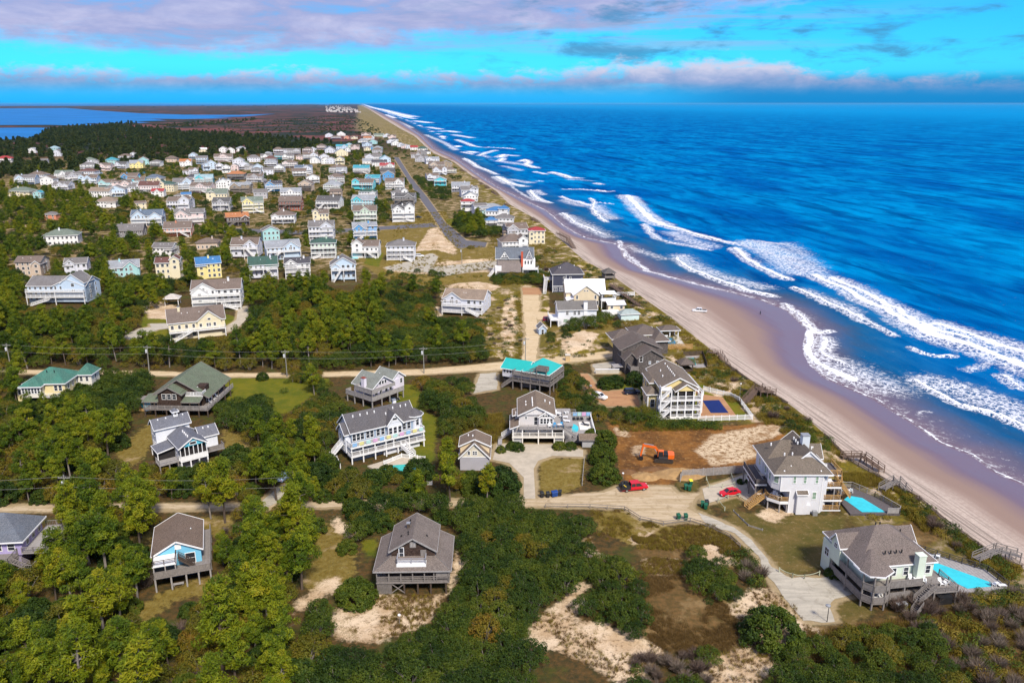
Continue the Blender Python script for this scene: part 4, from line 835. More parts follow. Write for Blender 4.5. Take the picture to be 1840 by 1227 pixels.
# --------------------------------------------------------------- H long white and grey blue house
RH = roofm((.085, .085, .100)); GB = siding((.30, .38, .48)); WL = siding((.72, .74, .80))
h = House('beach_house', 'long white and blue grey three storey house with a charcoal roof and white balconies', -29.3, 173.6, 33)
h.wall(-8.3, 8.0, 1.9, 9.2, 1.9, 7.1, GB); h.wall(-8.4, -1, 1.4, 9, -.3, 1.8, GB); h.wall(-.95, 8.5, .6, 9, -.3, 1.8, WL)
h.gable(-8.3, 8.0, 1.9, 9.2, 7.1, 10.2, RH, WL, 'x', .5, .45); h.vents([(x, 4.6, 9.7) for x in (-6.6, -4.8, -3, -1.2, 3.6, 5.6, 7)] + [(1.2, 3.4, 9.1), (2.6, 3.4, 9.1)])
h.wall(-9.6, -8.32, 2.4, 6.6, 1.9, 6.6, WL); h.gable(-9.6, -5, 2.4, 6.6, 6.7, 8.6, RH, WL, 'x', .4, .4)
h.wall(.6, 4.2, 1.0, 3, 4.0, 7.4, WL); h.gable(.6, 4.2, 1.0, 5, 7.3, 9.6, RH, WL, 'y', .4, .35); h.win(2.4, 1.0, 8.3, 1.1, .5, 'S', ny=1); h.wins([1.2, 2.4, 3.6], 1.0, 5.4, .8, 1.7)
o8 = [(8.6 + 1.9 * math.cos(R(a)), 3.4 + 1.9 * math.sin(R(a))) for a in range(22, 382, 45)]; h.poly(o8, 1.9, 7.4, WL); h.cone([(8.6 + (x - 8.6) * 1.25, 3.4 + (y - 3.4) * 1.25) for x, y in o8], 7.5, (8.6, 3.4, 9.1), RH)
for a in (-90, -45, 0): h.win(8.6 + 1.76 * math.cos(R(a)), 3.4 + 1.76 * math.sin(R(a)), 6.0, .7, 1.7, a + 90.0)
for z in (1.9, 4.1):
    h.deck(-9.4, 9.6, -.3, 1.88, z, PALEWOOD, WHITE, [[(-9.3, 6), (-9.3, -.2), (9.5, -.2), (9.5, 2)]], WHITE, 'b', [(x, -.1) for x in (-9.2, -6.4, -3.4, -.6, 2.4, 5.4, 9.3)] if z < 3 else None, edge=WHITE)
h.posts([(x, -.1) for x in (-9.2, -6.4, -3.4, -.6, 1.4, 5.4, 9.3)], 1.9, 3.9, WHITE, .1)
h.wins([-7.6, -6.6, -5.6, -4.2, -3.2, -1.6, -.4, 5.2, 6.4], 1.9, 5.5, .8, 1.6); h.wins([-7.4, -5.4, 6, 7.4], 1.9, 3.0, 1.5, 1.1, 'S', ny=1); h.wins([-2.4, 1.2, 2.4], 1.9, 2.9, .9, 1.5); h.win(-.2, 1.4, .9, 1.0, 1.1); h.wins([3.4, 5.4], -9.6, 5.2, .7, 1.4, 'W'); h.wins([3.4, 5.4], -9.6, 3.0, .7, 1.2, 'W')
h.stairs((3.6, -.3, 1.9), (4.6, -3.8, .1), 1.5, WHITE, WHITE); h.stairs((-9.4, 4.4, 4.1), (-13.4, 4.6, .1), 1.3, WHITE, WHITE); h.chimney(5.0, 6.8, 9.0, 10.7, .8, .8, WHITE)
TOWEL = [mat('towel_%d' % i, c, .9) for i, c in enumerate([(.25, .45, .70), (.62, .58, .25), (.40, .62, .60), (.60, .35, .55)])]
for i, x in enumerate(np.linspace(-8.4, 8.6, 11)):
    p_ = h.root.matrix_basis @ Vector((x, -.27, 4.55)); o = obj('beach_towel', MB().box(-.55, .55, -.045, -.0, -.3, .52).add([], []).mesh('beach_towel', TOWEL[i % 4]), None, p_, R(33)); tag(o, 'beach towel hung over the upper balcony rail of the long blue grey house', 'towel', 'beach towels on the balcony rail')

# --------------------------------------------------------------- I carriage house
RI = roofm((.18, .130, .095)); CRB = mat('cream_batten', (.74, .68, .55), .7, .06, 1, 'boards'); LGREY = siding((.42, .41, .45)); YCR = siding((.74, .60, .40))
h = House('carriage_house', 'small garage with steep tan gable roof and cream batten front beside the forecourt', -8.5, 165.5, 0, 'garage')
h.wall(-3.3, 3.3, 0, 6.6, -.3, 3.2, LGREY); h.gable(-3.3, 3.3, 0, 6.6, 3.2, 6.6, RI, CRB, 'y', .35, .4); h.wall(-3.3, 3.3, 1.6, 6.5, 3.2, 5.3, YCR); h.gable(-3.3, 3.3, 1.6, 6.5, 5.3, 6.85, RI, YCR, 'y', .4, .4)
h.wins([-1.25], 0, 4.2, .42, .85, 'S', ny=1); h.wins([-.15, .35], 0, 4.2, .36, .85); h.part('trim_board', MB().box(-3.3, 3.3, -.06, -.005, 3.1, 3.3), WHITE); h.vents([(-1.6, 5, 6.3), (-.5, 3.4, 6.9)])

# --------------------------------------------------------------- J big tan-roofed house with carport
RJ = roofm((.185, .135, .095)); WB = mat('white_batten', (.76, .74, .74), .7, .05, 1, 'boards'); GS = siding((.62, .59, .58)); LTG = siding((.52, .50, .50))
h = House('beach_house', 'tan roofed grey and white house with two bay carport and rooftop deck beside a pool', 6.45, 179.7, 0)
h.wall(-6.3, 6.2, 2.0, 13, 1.9, 4.0, GS); h.wall(-4.7, 3.9, 2.4, 13, 4.0, 6.9, GS); h.gable(-4.7, 3.9, 2.0, 13, 6.9, 9.0, RJ, WB, 'y', .45, .45)
h.vents([(-1.4, y, 8.8) for y in (3.5, 5, 6.2, 7.4, 8.6)] + [(-3, 6, 8), (-3, 8, 8), (1.8, 7.6, 8.5), (3, 7.6, 7.9)])
h.wall(.1, 3.7, 1.7, 2.6, 4.0, 6.7, WB); h.gable(.1, 3.7, 1.7, 4, 6.6, 7.8, RJ, WB, 'y', .3, .3)
h.plane([(-7.0, -.2, 4.1), (-4.72, -.2, 5.0), (-4.72, 8, 5.6), (-7.0, 8, 4.4)], RJ, trim=WHITE); h.wall(-5.6, -4.72, 4, 6, 4.4, 6.3, GS); h.plane([(-6.4, 3.6, 6.0), (-4.7, 3.6, 6.5), (-4.7, 8, 6.5), (-6.4, 8, 6.0)], RJ, trim=WHITE)
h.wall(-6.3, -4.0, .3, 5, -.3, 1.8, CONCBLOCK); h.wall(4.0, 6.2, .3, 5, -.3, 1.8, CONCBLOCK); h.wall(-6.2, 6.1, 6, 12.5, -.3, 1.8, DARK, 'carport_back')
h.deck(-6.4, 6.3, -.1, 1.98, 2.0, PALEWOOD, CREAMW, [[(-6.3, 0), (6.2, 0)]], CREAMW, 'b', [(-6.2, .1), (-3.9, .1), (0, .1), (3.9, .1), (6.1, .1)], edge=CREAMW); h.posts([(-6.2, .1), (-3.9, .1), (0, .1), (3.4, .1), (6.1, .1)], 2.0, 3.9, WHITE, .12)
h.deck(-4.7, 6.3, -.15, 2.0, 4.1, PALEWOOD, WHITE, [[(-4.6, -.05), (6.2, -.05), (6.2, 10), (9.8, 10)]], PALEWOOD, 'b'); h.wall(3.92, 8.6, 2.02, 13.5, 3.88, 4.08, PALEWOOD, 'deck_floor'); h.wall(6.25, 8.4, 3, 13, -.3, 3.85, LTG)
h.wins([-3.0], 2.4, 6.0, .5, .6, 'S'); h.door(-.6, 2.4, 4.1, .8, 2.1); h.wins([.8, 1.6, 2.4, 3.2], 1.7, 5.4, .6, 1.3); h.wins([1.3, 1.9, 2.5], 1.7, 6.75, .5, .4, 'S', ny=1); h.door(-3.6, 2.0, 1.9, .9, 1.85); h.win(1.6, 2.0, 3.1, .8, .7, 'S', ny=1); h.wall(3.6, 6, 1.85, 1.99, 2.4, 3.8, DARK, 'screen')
h.stairs((6.4, .6, 4.0), (9.2, .2, 2.0), 1.2, PALEWOOD); h.stairs((9.2, -.6, 2.0), (6.6, -.8, .1), 1.2, PALEWOOD); h.stairs((-6.5, 3.6, 2.0), (-9.0, 3.2, .5), 1.1, PALEWOOD, WHITE)
h.wall(-9.9, -8.9, -1, 4.0, .3, .5, PALEWOOD, 'walkway')
for i, (x, y, r, k) in enumerate([(5.0, 9, 30, 'chair'), (5.6, 8.4, 60, 'table'), (7.4, 9.8, 200, 'chair'), (6.6, 7, 90, 'lounger'), (7, 4.4, 80, 'lounger'), (2.8, .9, 0, 'chair'), (4.0, .9, 0, 'bchair'), (5.2, .9, 20, 'table'), (5.7, 1.2, 0, 'bchair')]):
    furn(h, k, x, y, 4.1, r, {'chair': 'white deck chair', 'table': 'round white patio table', 'lounger': 'white lounger', 'bchair': 'blue deck chair'}[k] + ' on the upper deck of the tan roofed house with the carport', 'furniture on the carport house upper deck')
# pool terrace of that house
h2 = House('pool_terrace', 'raised grey pool terrace with a small roofed pump house and white railing', 6.45, 179.7, 0, 'terrace')
h2.wall(8.7, 14.0, 1.0, 13.0, -.3, 1.7, PALEWOOD, 'deck_floor'); h2.rail([(14, 1.2), (13.9, 12.9)], 1.7, WHITE, 1.2, 'b'); h2.wall(9.0, 14.2, 13.0, 13.1, 1.7, 3.3, PALEWOOD, 'fence_panel')
h2.wall(10.6, 14.2, -1.8, 1.0, -.3, 1.9, CONCBLOCK); h2.gable(10.0, 14.6, -2.0, 1.2, 2.0, 2.9, RJ, PALEWOOD, 'x', .2, .2, GREYWOOD); h2.wall(10.6, 13.4, 5.0, 10, 1.7, 1.75, CREAMW, 'pool_surround')
POOL = mat('pool_water', (.03, .52, .60), .12, .15, .8, None, .5); POOLBLUE = mat('pool_water_blue', (.02, .28, .55), .12, .15, .8, None, .5); COVER = mat('pool_cover', (.004, .018, .12), .7, .15, 2)
h2.part('pool_water', MB().prism([(9.2 + 1.1 * math.cos(R(a)), 6 + 2.6 * math.sin(R(a))) for a in range(0, 360, 30)], 1.72, 1.78), POOL)
for x in (9.6, 10.6, 11.6): furn(h2, 'dlounger', x, 11.6, 1.7, 180, 'dark lounger in a row of three at the back of the raised pool terrace', 'dark loungers on the raised pool terrace')
furn(h2, 'dlounger', 12.2, 7.8, 1.76, 60, 'dark lounger lying alone in the middle of the raised pool terrace'); furn(h2, 'dchair', 13.4, 11.4, 1.7, 200, 'dark chair in the back corner of the raised pool terrace')
for i, c in enumerate([TOWEL[0], TOWEL[2], TOWEL[3], TOWEL[0]]): tag(obj('beach_towel', MB().box(-.5, .5, -.04, 0, -.5, .5).mesh('beach_towel', c), None, (6.45 + 9.9 + i * 1.15, 179.7 + 12.95, 2.75)), 'beach towel hanging on the back fence of the raised pool terrace', 'towel', 'towels on the pool terrace fence')

# --------------------------------------------------------------- K teal metal roof
RK = mat('teal_metal_roof', (.02, .38, .36), .45, .08, 1, None, .4); LG = siding((.62, .62, .68))
h = House('beach_house', 'grey timber house on stilts with a bright teal metal roof and rooftop lookout', 7.7, 216.3, -26)
h.wall(-12.5, -1.6, 1.6, 8.5, 2.6, 5.4, LG); h.wall(-7, -1.8, 2, 8, -.3, 2.5, GREYWOOD); h.wall(-4.5, 2.0, 1.8, 8.5, 2.6, 5.4, LG)
h.hip(-4.9, 2.4, .8, 9.5, 5.6, 8.6, RK, .8); h.gable(-12.5, -4.5, 1.6, 8.0, 5.4, 7.2, RK, LG, 'x', .6, .4)
seam = MB()
for x in np.arange(-12.8, -5, .55): seam.beam((x, .95, 5.25), (x, 4.8, 7.42), .05, .06)
h.part('roof_seam', seam, RK, h.roof)
for z in (2.7, 4.7 - .1): h.deck(-8.2, 4.0, -.8, 1.58, z, GREYWOOD, GREYWOOD, [[(-8.1, 1.4), (-8.1, -.7), (3.9, -.7), (3.9, 9.4)]], GREYWOOD, '2' if z < 3 else 'h', [(x, -.6) for x in (-8, -5.2, -2.4, .6, 3.8)] + [(3.8, y) for y in (2, 4.6, 7, 9.2)] if z < 3 else None); h.wall(2.42, 4.0, 1.6, 9.4, z - .22, z, GREYWOOD, 'deck_floor')
h.posts([(x, -.6) for x in (-8, -5.2, -2.4, .6, 3.8)] + [(3.8, y) for y in (2, 4.6, 7, 9.2)], 2.7, 6.0, GREYWOOD, .09)
h.wall(-.8, 2.6, -.4, 1.6, 6.6, 6.8, GREYWOOD, 'lookout'); h.rail([(-.7, 1.5), (-.7, -.3), (2.5, -.3), (2.5, 1.5), (-.7, 1.5)], 6.8, GREYWOOD, .9, 's'); h.posts([(-.6, -.2), (2.4, -.2)], 4.6, 6.6, GREYWOOD, .1); h.stairs((-.8, .5, 6.6), (-4.6, .4, 4.6), .9)
h.wins([-11.8, -10.8, -9.8, -8.9], 1.6, 4.4, .6, 1.1); h.win(-6.6, 1.6, 4.2, .6, .9); h.wall(-5.6, -4.6, 1.5, 1.6, 2.7, 5.1, WHITE, 'door'); h.wins([-1.6, 0], 1.8, 4.3, .8, 1.6); h.wins([3, 5, 7], 2.0, 4.3, .9, 1.4, 'E'); h.stairs((-8.3, -.2, 2.7), (-11.5, -.6, .1), 1.2); h.wall(-12.4, -9.4, 2.2, 8, -.3, 2.5, DARK, 'carport_back')

# --------------------------------------------------------------- L yellow house, white balconies
RL = roofm((.17, .135, .105)); YEL = siding((.74, .60, .28))
h = House('beach_house', 'pale yellow three storey house with white balconies and outside stairs by the blue covered pool', 44.4, 196.4, 4)
h.wall(-4.6, 4.8, 2.6, 18, -.3, 8.0, YEL); h.gable(-4.6, 4.8, 2.6, 18, 8.0, 10.4, RL, YEL, 'y', .6, .45); h.vents([(-.6, y, 10.3) for y in (5, 6.5, 8, 9.5, 11, 12.5, 15)] + [(-3, 8, 9.2), (-2.6, 12, 9.4)])
h.wall(-.6, 3.4, .4, 2.7, 5.4, 7.6, DARK, 'porch_shade_block'); h.gable(-1.4, 4.2, -.1, 6, 7.7, 9.5, RL, YEL, 'y', .3, .3)  # solid dark block whose colour stands for the shade of the porch
for z in (.2, 2.7, 5.3): h.deck(-5.6, 5.6, -.4, 2.58, z, PALEWOOD, WHITE, [[(-2.6, -.3), (5.5, -.3), (5.5, 3)]], WHITE, 'b', None, edge=WHITE)
for z0, z1 in ((.2, 2.5), (2.7, 5.1), (5.3, 7.6)): h.posts([(x, -.3) for x in (-2.6, -.9, 1.2, 3.3, 5.4)] + [(5.4, 2.3)], z0, z1, WHITE, .13)
h.wall(-2.6, 3.2, -.55, -.42, -.3, .75, WHITE, 'skirt'); h.wall(5.6, 7.0, 2.6, 17, 5.1, 5.3, mat('rust_deck', (.25, .11, .07), .8), 'deck_floor'); h.rail([(5.6, -.2), (6.9, 2.6), (6.9, 17)], 5.3, WHITE, 1.1, 'b'); h.posts([(6.8, y) for y in (3, 7, 11, 15)], -.3, 5.1, WHITE, .12)
for i in range(3): h.stairs((-2.9, -.2 + .1 * i, 2.7 * (i + 1) - .1), (-5.2, -.2 + .1 * i, 2.7 * i + .2), 1.0, WHITE, WHITE)
h.posts([(-2.7, -.6), (-5.5, -.6), (-5.5, .8)], -.3, 8.2, WHITE, .12); h.deck(-5.6, -2.7, -.5, 1.2, 8.0, PALEWOOD, WHITE, [[(-5.5, 1.1), (-5.5, -.4), (-2.8, -.4)]], WHITE, 's')
for z in (1.4, 3.9, 6.4): h.wins([-1.8, .2, 2.3, 4.0], 2.6, z, 1.1, 1.5, 'S')
h.wall(-7.6, -4.62, 5, 10, -.3, 5.2, YEL); h.hip(-7.8, -4.6, 4.6, 10, 5.3, 6.6, RL, .4); h.wall(-6.2, -4.62, 8.5, 11, 5, 7.6, YEL); h.hip(-6.4, -4.5, 8, 16, 7.3, 8.3, RL, .3); h.posts([(-7.6, 4.6), (-5.0, 4.6)], -.3, 5.2, WHITE, .15); h.wall(-6.4, -4.62, 11.2, 16, -.3, 7.2, YEL)
h.wins([6.5, 8.5], -7.6, 3.2, .9, 1.8, 'W'); h.win(-6.2, 5.0, 2.6, 1.0, 2.2); h.wins([12.5, 15], -6.4, 5.6, .8, 1.3, 'W'); h.wins([12.5, 15], -6.4, 2.8, .8, 1.3, 'W')

# --------------------------------------------------------------- M dark weathered house and neighbours
RM_ = roofm((.115, .090, .080)); WEA = mat('grey_weathered_shakes', (.12, .105, .10), .9, .2, 2, 'shake', .1)
h = House('beach_house', 'dark weathered shingle house with stacked brown gables next to the shore', 42.2, 231.8, 8)
h.wall(-3.8, 4.2, 0, 8, -.3, 5.6, WEA); h.gable(-3.8, 4.2, 0, 9, 5.6, 8.0, RM_, WEA, 'y', .5, .4, GREYWOOD); h.wall(-7.4, 5.5, 6, 16, -.3, 6.4, WEA); h.gable(-7.4, 5.5, 6.4, 16, 6.4, 9.2, RM_, WEA, 'y', .5, .4, GREYWOOD)
h.wall(-7.2, -3.82, 2, 6, -.3, 4.6, WEA); h.gable(-7.2, -3.4, 2, 9, 4.6, 6.6, RM_, WEA, 'y', .4, .4, GREYWOOD); h.win(-2.8, 0, 5.2, .9, 1.7, 'S', DARK); h.wins([0, 2.4], 0, 3.9, .5, .8, 'S', glass=mat('blue_glass', (.16, .22, .30), .3))
h.deck(-6.6, -3.9, -1.8, 1.95, 2.4, GREYWOOD, GREYWOOD, [[(-6.5, 1.8), (-6.5, -1.7), (-4, -1.7)]], GREYWOOD, 's', [(-6.4, -1.6), (-4.1, -1.6)]); h.deck(-10.5, -7.45, 3, 6, 2.0, PALEWOOD, GREYWOOD, None, None, 'b', [(-10.3, 3.2), (-10.3, 5.8)]); h.wins([2, 5], 4.2, 4.6, .8, 1.3, 'E')
h = House('beach_house', 'low yellow house with brown hip roofs behind the dark shingle house', 37.2, 254.0, 8)
YB = siding((.78, .62, .18))
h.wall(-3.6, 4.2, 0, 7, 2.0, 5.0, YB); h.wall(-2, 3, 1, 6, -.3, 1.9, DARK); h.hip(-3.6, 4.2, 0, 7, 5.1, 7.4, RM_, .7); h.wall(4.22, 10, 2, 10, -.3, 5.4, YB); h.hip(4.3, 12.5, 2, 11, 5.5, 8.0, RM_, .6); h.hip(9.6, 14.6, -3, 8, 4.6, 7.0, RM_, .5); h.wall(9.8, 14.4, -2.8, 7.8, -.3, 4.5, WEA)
h.win(2.6, 0, 4.2, .7, .6); h.win(5.8, 2, 3.2, 1.8, 1.2, 'S', DARK); h.posts([(3.4, .3), (-3, .3)], -.3, 2, WHITE)
h = House('pool_pavilion', 'open white pool pavilion with a brown hip roof beside a blue pool', 56.0, 271.5, 6, 'pavilion')
h.posts([(-3, 0), (3, 0), (-3, 4), (3, 4), (0, 0)], -.1, 3.0, WHITE, .15); h.hip(-3.2, 3.2, -.2, 4.2, 3.0, 4.4, RM_, .5); h.wall(-3, -.6, .1, .4, 0, 1.1, WHITE, 'bar_counter'); h.wall(-2.8, 2.8, 3.8, 3.9, 0, 2.6, NEWWOOD, 'back_wall')
h = House('gazebo', 'dark weathered gazebo between two shore pools', 54.0, 236.0, 8, 'gazebo')
h.posts([(-1.8, -1.8), (1.8, -1.8), (1.8, 1.8), (-1.8, 1.8)], -.1, 2.6, DARKWOOD); h.cone([(-2.4, -2.4), (2.4, -2.4), (2.4, 2.4), (-2.4, 2.4)], 2.6, (0, 0, 4.2), RM_, DARKWOOD); h.rail([(-1.8, -1.8), (1.8, -1.8), (1.8, 1.8), (-1.8, 1.8), (-1.8, -1.8)], 0, DARKWOOD, .9, 's')

# --------------------------------------------------------------- N light grey house with pool
RN = roofm((.145, .118, .092)); LGS = siding((.70, .70, .73)); DGD = mat('dark_deck', (.12, .105, .105), .9, .2, 2, 'boards')
h = House('beach_house', 'light grey three storey house with brown roof, white chimney and lumber decks', 59.0, 145.6, 0)
ch = [(-4.6, 0), (3.6, 0), (5.2, 1.5), (5.2, 14), (-5.0, 14), (-6.4, 12.4), (-6.4, 2)]
h.poly([(-2.8, 0), (3.6, 0), (5.2, 1.5), (5.2, 13), (-4.0, 13), (-4.0, 4), (-2.8, 4)], -.3, 5.0, LGS); h.poly([(-4.8, 0), (3.6, 0), (5.2, 1.4), (5.2, 13.4), (-5.0, 13.4), (-6.2, 12.2), (-6.2, 8), (-5.2, 7), (-5.2, 5), (-6.2, 4), (-6.2, 1.4)], 5.0, 8.6, LGS)
h.hip(-6.1, 5.0, 0.1, 6.4, 8.65, 11.2, RN, .45); h.hip(-6.1, 5.0, 6, 14, 8.6, 11.8, RN, .4); h.gable(-1.6, 4.8, 3, 13.4, 9.3, 12.2, RN, LGS, 'y', .3, .2); h.gable(1.5, 6.0, 8, 12, 8.7, 10.8, RN, LGS, 'x', .4, .4)
h.vents([(-2.6, 1.4, 9.6), (-.4, 1.5, 9.6), (1.8, 1.5, 9.6), (-4.2, .4, 9.0), (3.2, .4, 9.0), (-3.2, 4, 11.2), (-1.6, 4, 11.3), (0.4, 7, 12.4), (0.4, 8.2, 12.4), (.4, 9.4, 12.4), (-4.4, 9, 11.2), (3.6, 7.6, 11.0), (4.6, 9.4, 10.2)])
h.chimney(2.0, 7.4, 9.5, 14.0, 1.5, 1.5, siding((.62, .66, .70)), METAL)
h.wins([-2.1, 0, 2.4], 0, 7.4, .5, 1.4, 'S', glass=GLASSG); h.win(-5.5, .72, 7.2, .9, 1.5, -45.0 + 0.0, GLASSG); h.win(4.4, .75, 7.4, .7, 1.4, 43.0); h.win(2.2, 0, 3.9, .7, 1.5, 'S', GLASSG); h.win(-.1, 0, 1.6, .4, .5, 'S', GLASS, WHITE, 1, 1)
h.wall(-1.4, .6, -.7, -.02, -.3, 4.4, LGS, 'bump_out'); h.plane([(-1.6, -.9, 4.5), (.8, -.9, 4.5), (.8, 0, 5.1), (-1.6, 0, 5.1)], RN, trim=WHITE); h.wall(.62, 1.5, -.6, -.02, -.3, 2.0, LGS, 'utility_box'); h.part('corner_board', MB().box(-2.86, -2.7, -.06, .1, -.3, 4.95).box(3.5, 3.64, -.06, .1, -.3, 8.5).box(-4.85, -4.7, -.06, .1, 5.0, 8.5), WHITE)
h.part('trim_band', MB().box(-4.8, -2.8, -.05, -.01, 4.86, 5.02), WHITE)
dp = [(-2.85, .1), (-4.6, .1), (-6.6, 1.8), (-6.6, 4.0), (-2.85, 4)]; h.poly(dp, 2.2, 2.45, DGD, 'deck_floor'); h.part('deck_edge', MB().beam((-2.85, .06, 2.25), (-4.6, .06, 2.25), .08, .6).beam((-4.6, .06, 2.25), (-6.66, 1.8, 2.25), .08, .6).beam((-6.66, 1.8, 2.25), (-6.66, 4, 2.25), .08, .6), WHITE); h.rail([(-2.9, .15), (-4.6, .15), (-6.5, 1.8), (-6.5, 4)], 2.45, NEWWOOD, 1.0, 'h'); h.posts([(-4.5, .3), (-6.4, 1.9), (-6.4, 3.8), (-3.0, .3)], -.3, 2.2, PALEWOOD, .12)
h.deck(-8.6, -6.25, 4, 13, 4.4, DGD, GREYWOOD, [[(-6.3, 4.1), (-8.5, 4.1), (-8.5, 12.9)]], DGD, 's', [(-8.4, 4.2), (-8.4, 8.4), (-8.4, 12.8)], edge=WHITE); h.deck(-8.0, -4.02, 4.02, 12, 2.4, DGD, GREYWOOD, [[(-7.9, 11), (-7.9, 4.1)]], DGD, 'h', [(-7.8, 4.4), (-7.8, 11)], edge=WHITE)
h.stairs((-6.8, 3.4, 2.4), (-10.6, 2.2, .1), 1.5, NEWWOOD); h.wins([5.6, 9.5], -6.2, 7.0, .9, 1.5, 'W', glass=GLASSG); h.wins([2.6], -6.2, 7.0, .9, 1.5, 'W', glass=GLASSG)
for z in (.2, 2.5, 5.0): h.deck(3.9, 8.2, 1.6 - .8 * (z < 5), 5, z, DGD, GREYWOOD, [[(3.95, .9 if z < 5 else 1.7), (8.1, .9 if z < 5 else 1.7), (8.1, 4.9)]], NEWWOOD, 'h', [(4.2, 1.2), (8.0, 1.2), (8.0, 4.8)] if z > 3 else None, edge=WHITE)
h.posts([(4.2, 1.0), (6.6, 1.0), (8.0, 1.0)], .2, 4.8, PALEWOOD, .1); h.deck(5.22, 9.6, 5.1, 11, 6.0, DGD, GREYWOOD, [[(5.3, 5.2), (9.5, 5.2), (9.5, 10.9)]], NEWWOOD, 'h', [(9.4, 5.3), (9.4, 10.8)], edge=WHITE); h.stairs((8.4, 2.2, 5.0), (10.4, 2.4, 2.5), 1.0, NEWWOOD); h.stairs((10.4, 3.4, 2.5), (8.4, 3.6, .3), 1.0, NEWWOOD); h.stairs((9.4, 6.2, 6.0), (8.4, 3.0, 5.0), .9, NEWWOOD)
h.wall(1.9, 2.8, -1.3, -.5, -.1, .95, METAL, 'air_conditioner')
for x, y, z, r, k in [(-4.4, 1.6, 2.45, 20, 'chair'), (-5.3, 2.4, 2.45, -40, 'chair'), (5.2, 2.6, 5.0, 0, 'chair'), (6.4, 2.6, 5.0, 0, 'chair'), (6.4, 7.4, 6.0, 90, 'chair'), (7.4, 8.8, 6.0, 70, 'chair')]: furn(h, k, x, y, z, r, 'white deck chair on a deck of the light grey house with the white chimney', 'white chairs on the light grey house decks')
h = House('pool_deck', 'dark pool deck with grey wooden railing beside the light grey house', 66.5, 144.2, 0, 'pool deck')
PD = [(3.2, 9.0), (10.2, 7.4), (12.6, 1.2), (12.0, .2), (2.0, .2), (1.2, 3)]
h.poly([(2.0, 12), (7.0, 12), (10.2, 7.6), (12.6, 1.2), (12.0, .2), (2.0, .2)], -.2, .45, DGD, 'deck_floor'); h.rail([(2.4, 11.9), (7.0, 11.9), (10.1, 7.6), (12.5, 1.2)], .45, PALEWOOD, 1.2, 'h'); h.rail([(12.5, 1.2), (11.9, .3), (9.5, .3)], .45, PALEWOOD, 1.2, 's')
h.part('pool_water', MB().prism([(2.6, 7.4), (5.4, 7.7), (7.2, 6.9), (9.4, .9), (4.6, .9), (3.4, 5.4)], .46, .5), POOL)
for i, (x, y, r) in enumerate([(4.3, 10.0, 170), (5.6, 9.7, 190)]): furn(h, 'chair', x, y, .45, r, 'white chair beside the pool of the light grey house', 'white chairs by the light grey house pool')

# --------------------------------------------------------------- O mint house bottom right
RO = roofm((.155, .125, .115)); MINT = siding((.66, .74, .62))
h = House('beach_house', 'pale mint house with brown roof, mint chimney and grey wooden decks at the lower right', 60.8, 114.0, 8)
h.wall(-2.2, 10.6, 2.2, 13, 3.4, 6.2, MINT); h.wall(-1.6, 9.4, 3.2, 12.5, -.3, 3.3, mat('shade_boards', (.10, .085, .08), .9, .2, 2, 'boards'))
h.hip(-2.6, 10.6, 2.4, 13.4, 6.3, 10.6, RO, .5); h.cone([(-3.2, 1.4), (-2.6, -.4), (-.2, -1.0), (2.2, .4), (2.4, 3.5), (-3.2, 3.5)], 6.2, (0, 4.0, 8.6), RO)
h.gable(7.0, 11.2, 8.2, 13.2, 5.6, 8.2, RO, MINT, 'x', .5, .4); h.wall(7, 11.2, 8.2, 13.2, 3.4, 5.6, MINT); h.gable(-3.4, 1, 7.4, 10.2, 7.2, 8.8, RO, MINT, 'x', .4, .3); h.wall(-3.4, -2.2, 7.4, 10.2, 3.4, 7.2, MINT)
h.wall(-3.3, -2.22, 10.3, 13, -.3, 5.8, MINT); h.vents([(2.2, 3.4, 8.0), (3.2, 3.4, 8.0), (4.2, 3.4, 8.0), (5.2, 3.4, 8.0), (6.4, 9.2, 8.4), (7.6, 9.4, 8.1), (8.8, 9.4, 8.1), (4.2, 9.8, 9.6), (5, 9.8, 9.6)], BLACK, .13)
h.chimney(7.4, 1.5, 3.0, 8.2, 1.3, 1.2, MINT, MINT); h.wins([3.4, 5.6], 2.2, 4.9, .8, 1.4); h.win(9.6, 2.2, 4.9, .8, 1.4); h.wins([9.6, 10.5], 8.2, 5.0, .6, 1.1); h.win(-3.3, 11.4, 3.8, 1.2, 1.4, 'W', nx=2); h.win(-3.4, 8.8, 6.6, .8, .8, 'W', nx=2)
sp = [(-3.4, 12.0), (-3.2, 6), (-2.9, .6), (-1.8, -.8), (.2, -1.0), (1.6, .0)]
for z in (1.3, 3.5): h.poly([(-3.3, 10), (-3.0, .6), (-1.8, -.8), (.2, -1.0), (1.6, 0), (10.8, 0.2), (10.8, 2.4), (-2.2, 2.4), (-2.2, 10)], z - .22, z, GREYWOOD, 'deck_floor'); h.rail([(-3.3, 10), (-3.0, .6), (-1.8, -.8), (.2, -1.0), (1.6, 0), (7.4, .2) if z > 3 else (5.4, .2)], z, GREYWOOD, 1.1, 's')
h.posts([(-3.2, 9.6), (-3.1, 5.2), (-2.9, .7), (-1.8, -.7), (.2, -.9), (1.5, .1), (4.4, .3), (7.4, .3)], -.3, 3.4, GREYWOOD, .13); h.posts([(-3.1, 5.2), (-2.9, .7), (-1.8, -.7), (.2, -.9), (1.5, .1)], 3.5, 6.2, GREYWOOD, .11)
h.stairs((9.0, -.6, 3.5), (5.6, -1.4, 1.4), 1.2); h.stairs((5.6, -2.4, 1.4), (4.4, -2.8, .1), 1.2); h.deck(9.0, 13.4, -.9, 5.4, 2.4, GREYWOOD, GREYWOOD, [[(9.1, -.8), (13.3, -.8), (13.3, 4)]], GREYWOOD, 'h', [(9.2, -.7), (13.2, -.7), (13.2, 5)]); h.wins([3.6, 7.4], 3.2, 2.5, .9, .7, 'S', ny=1)
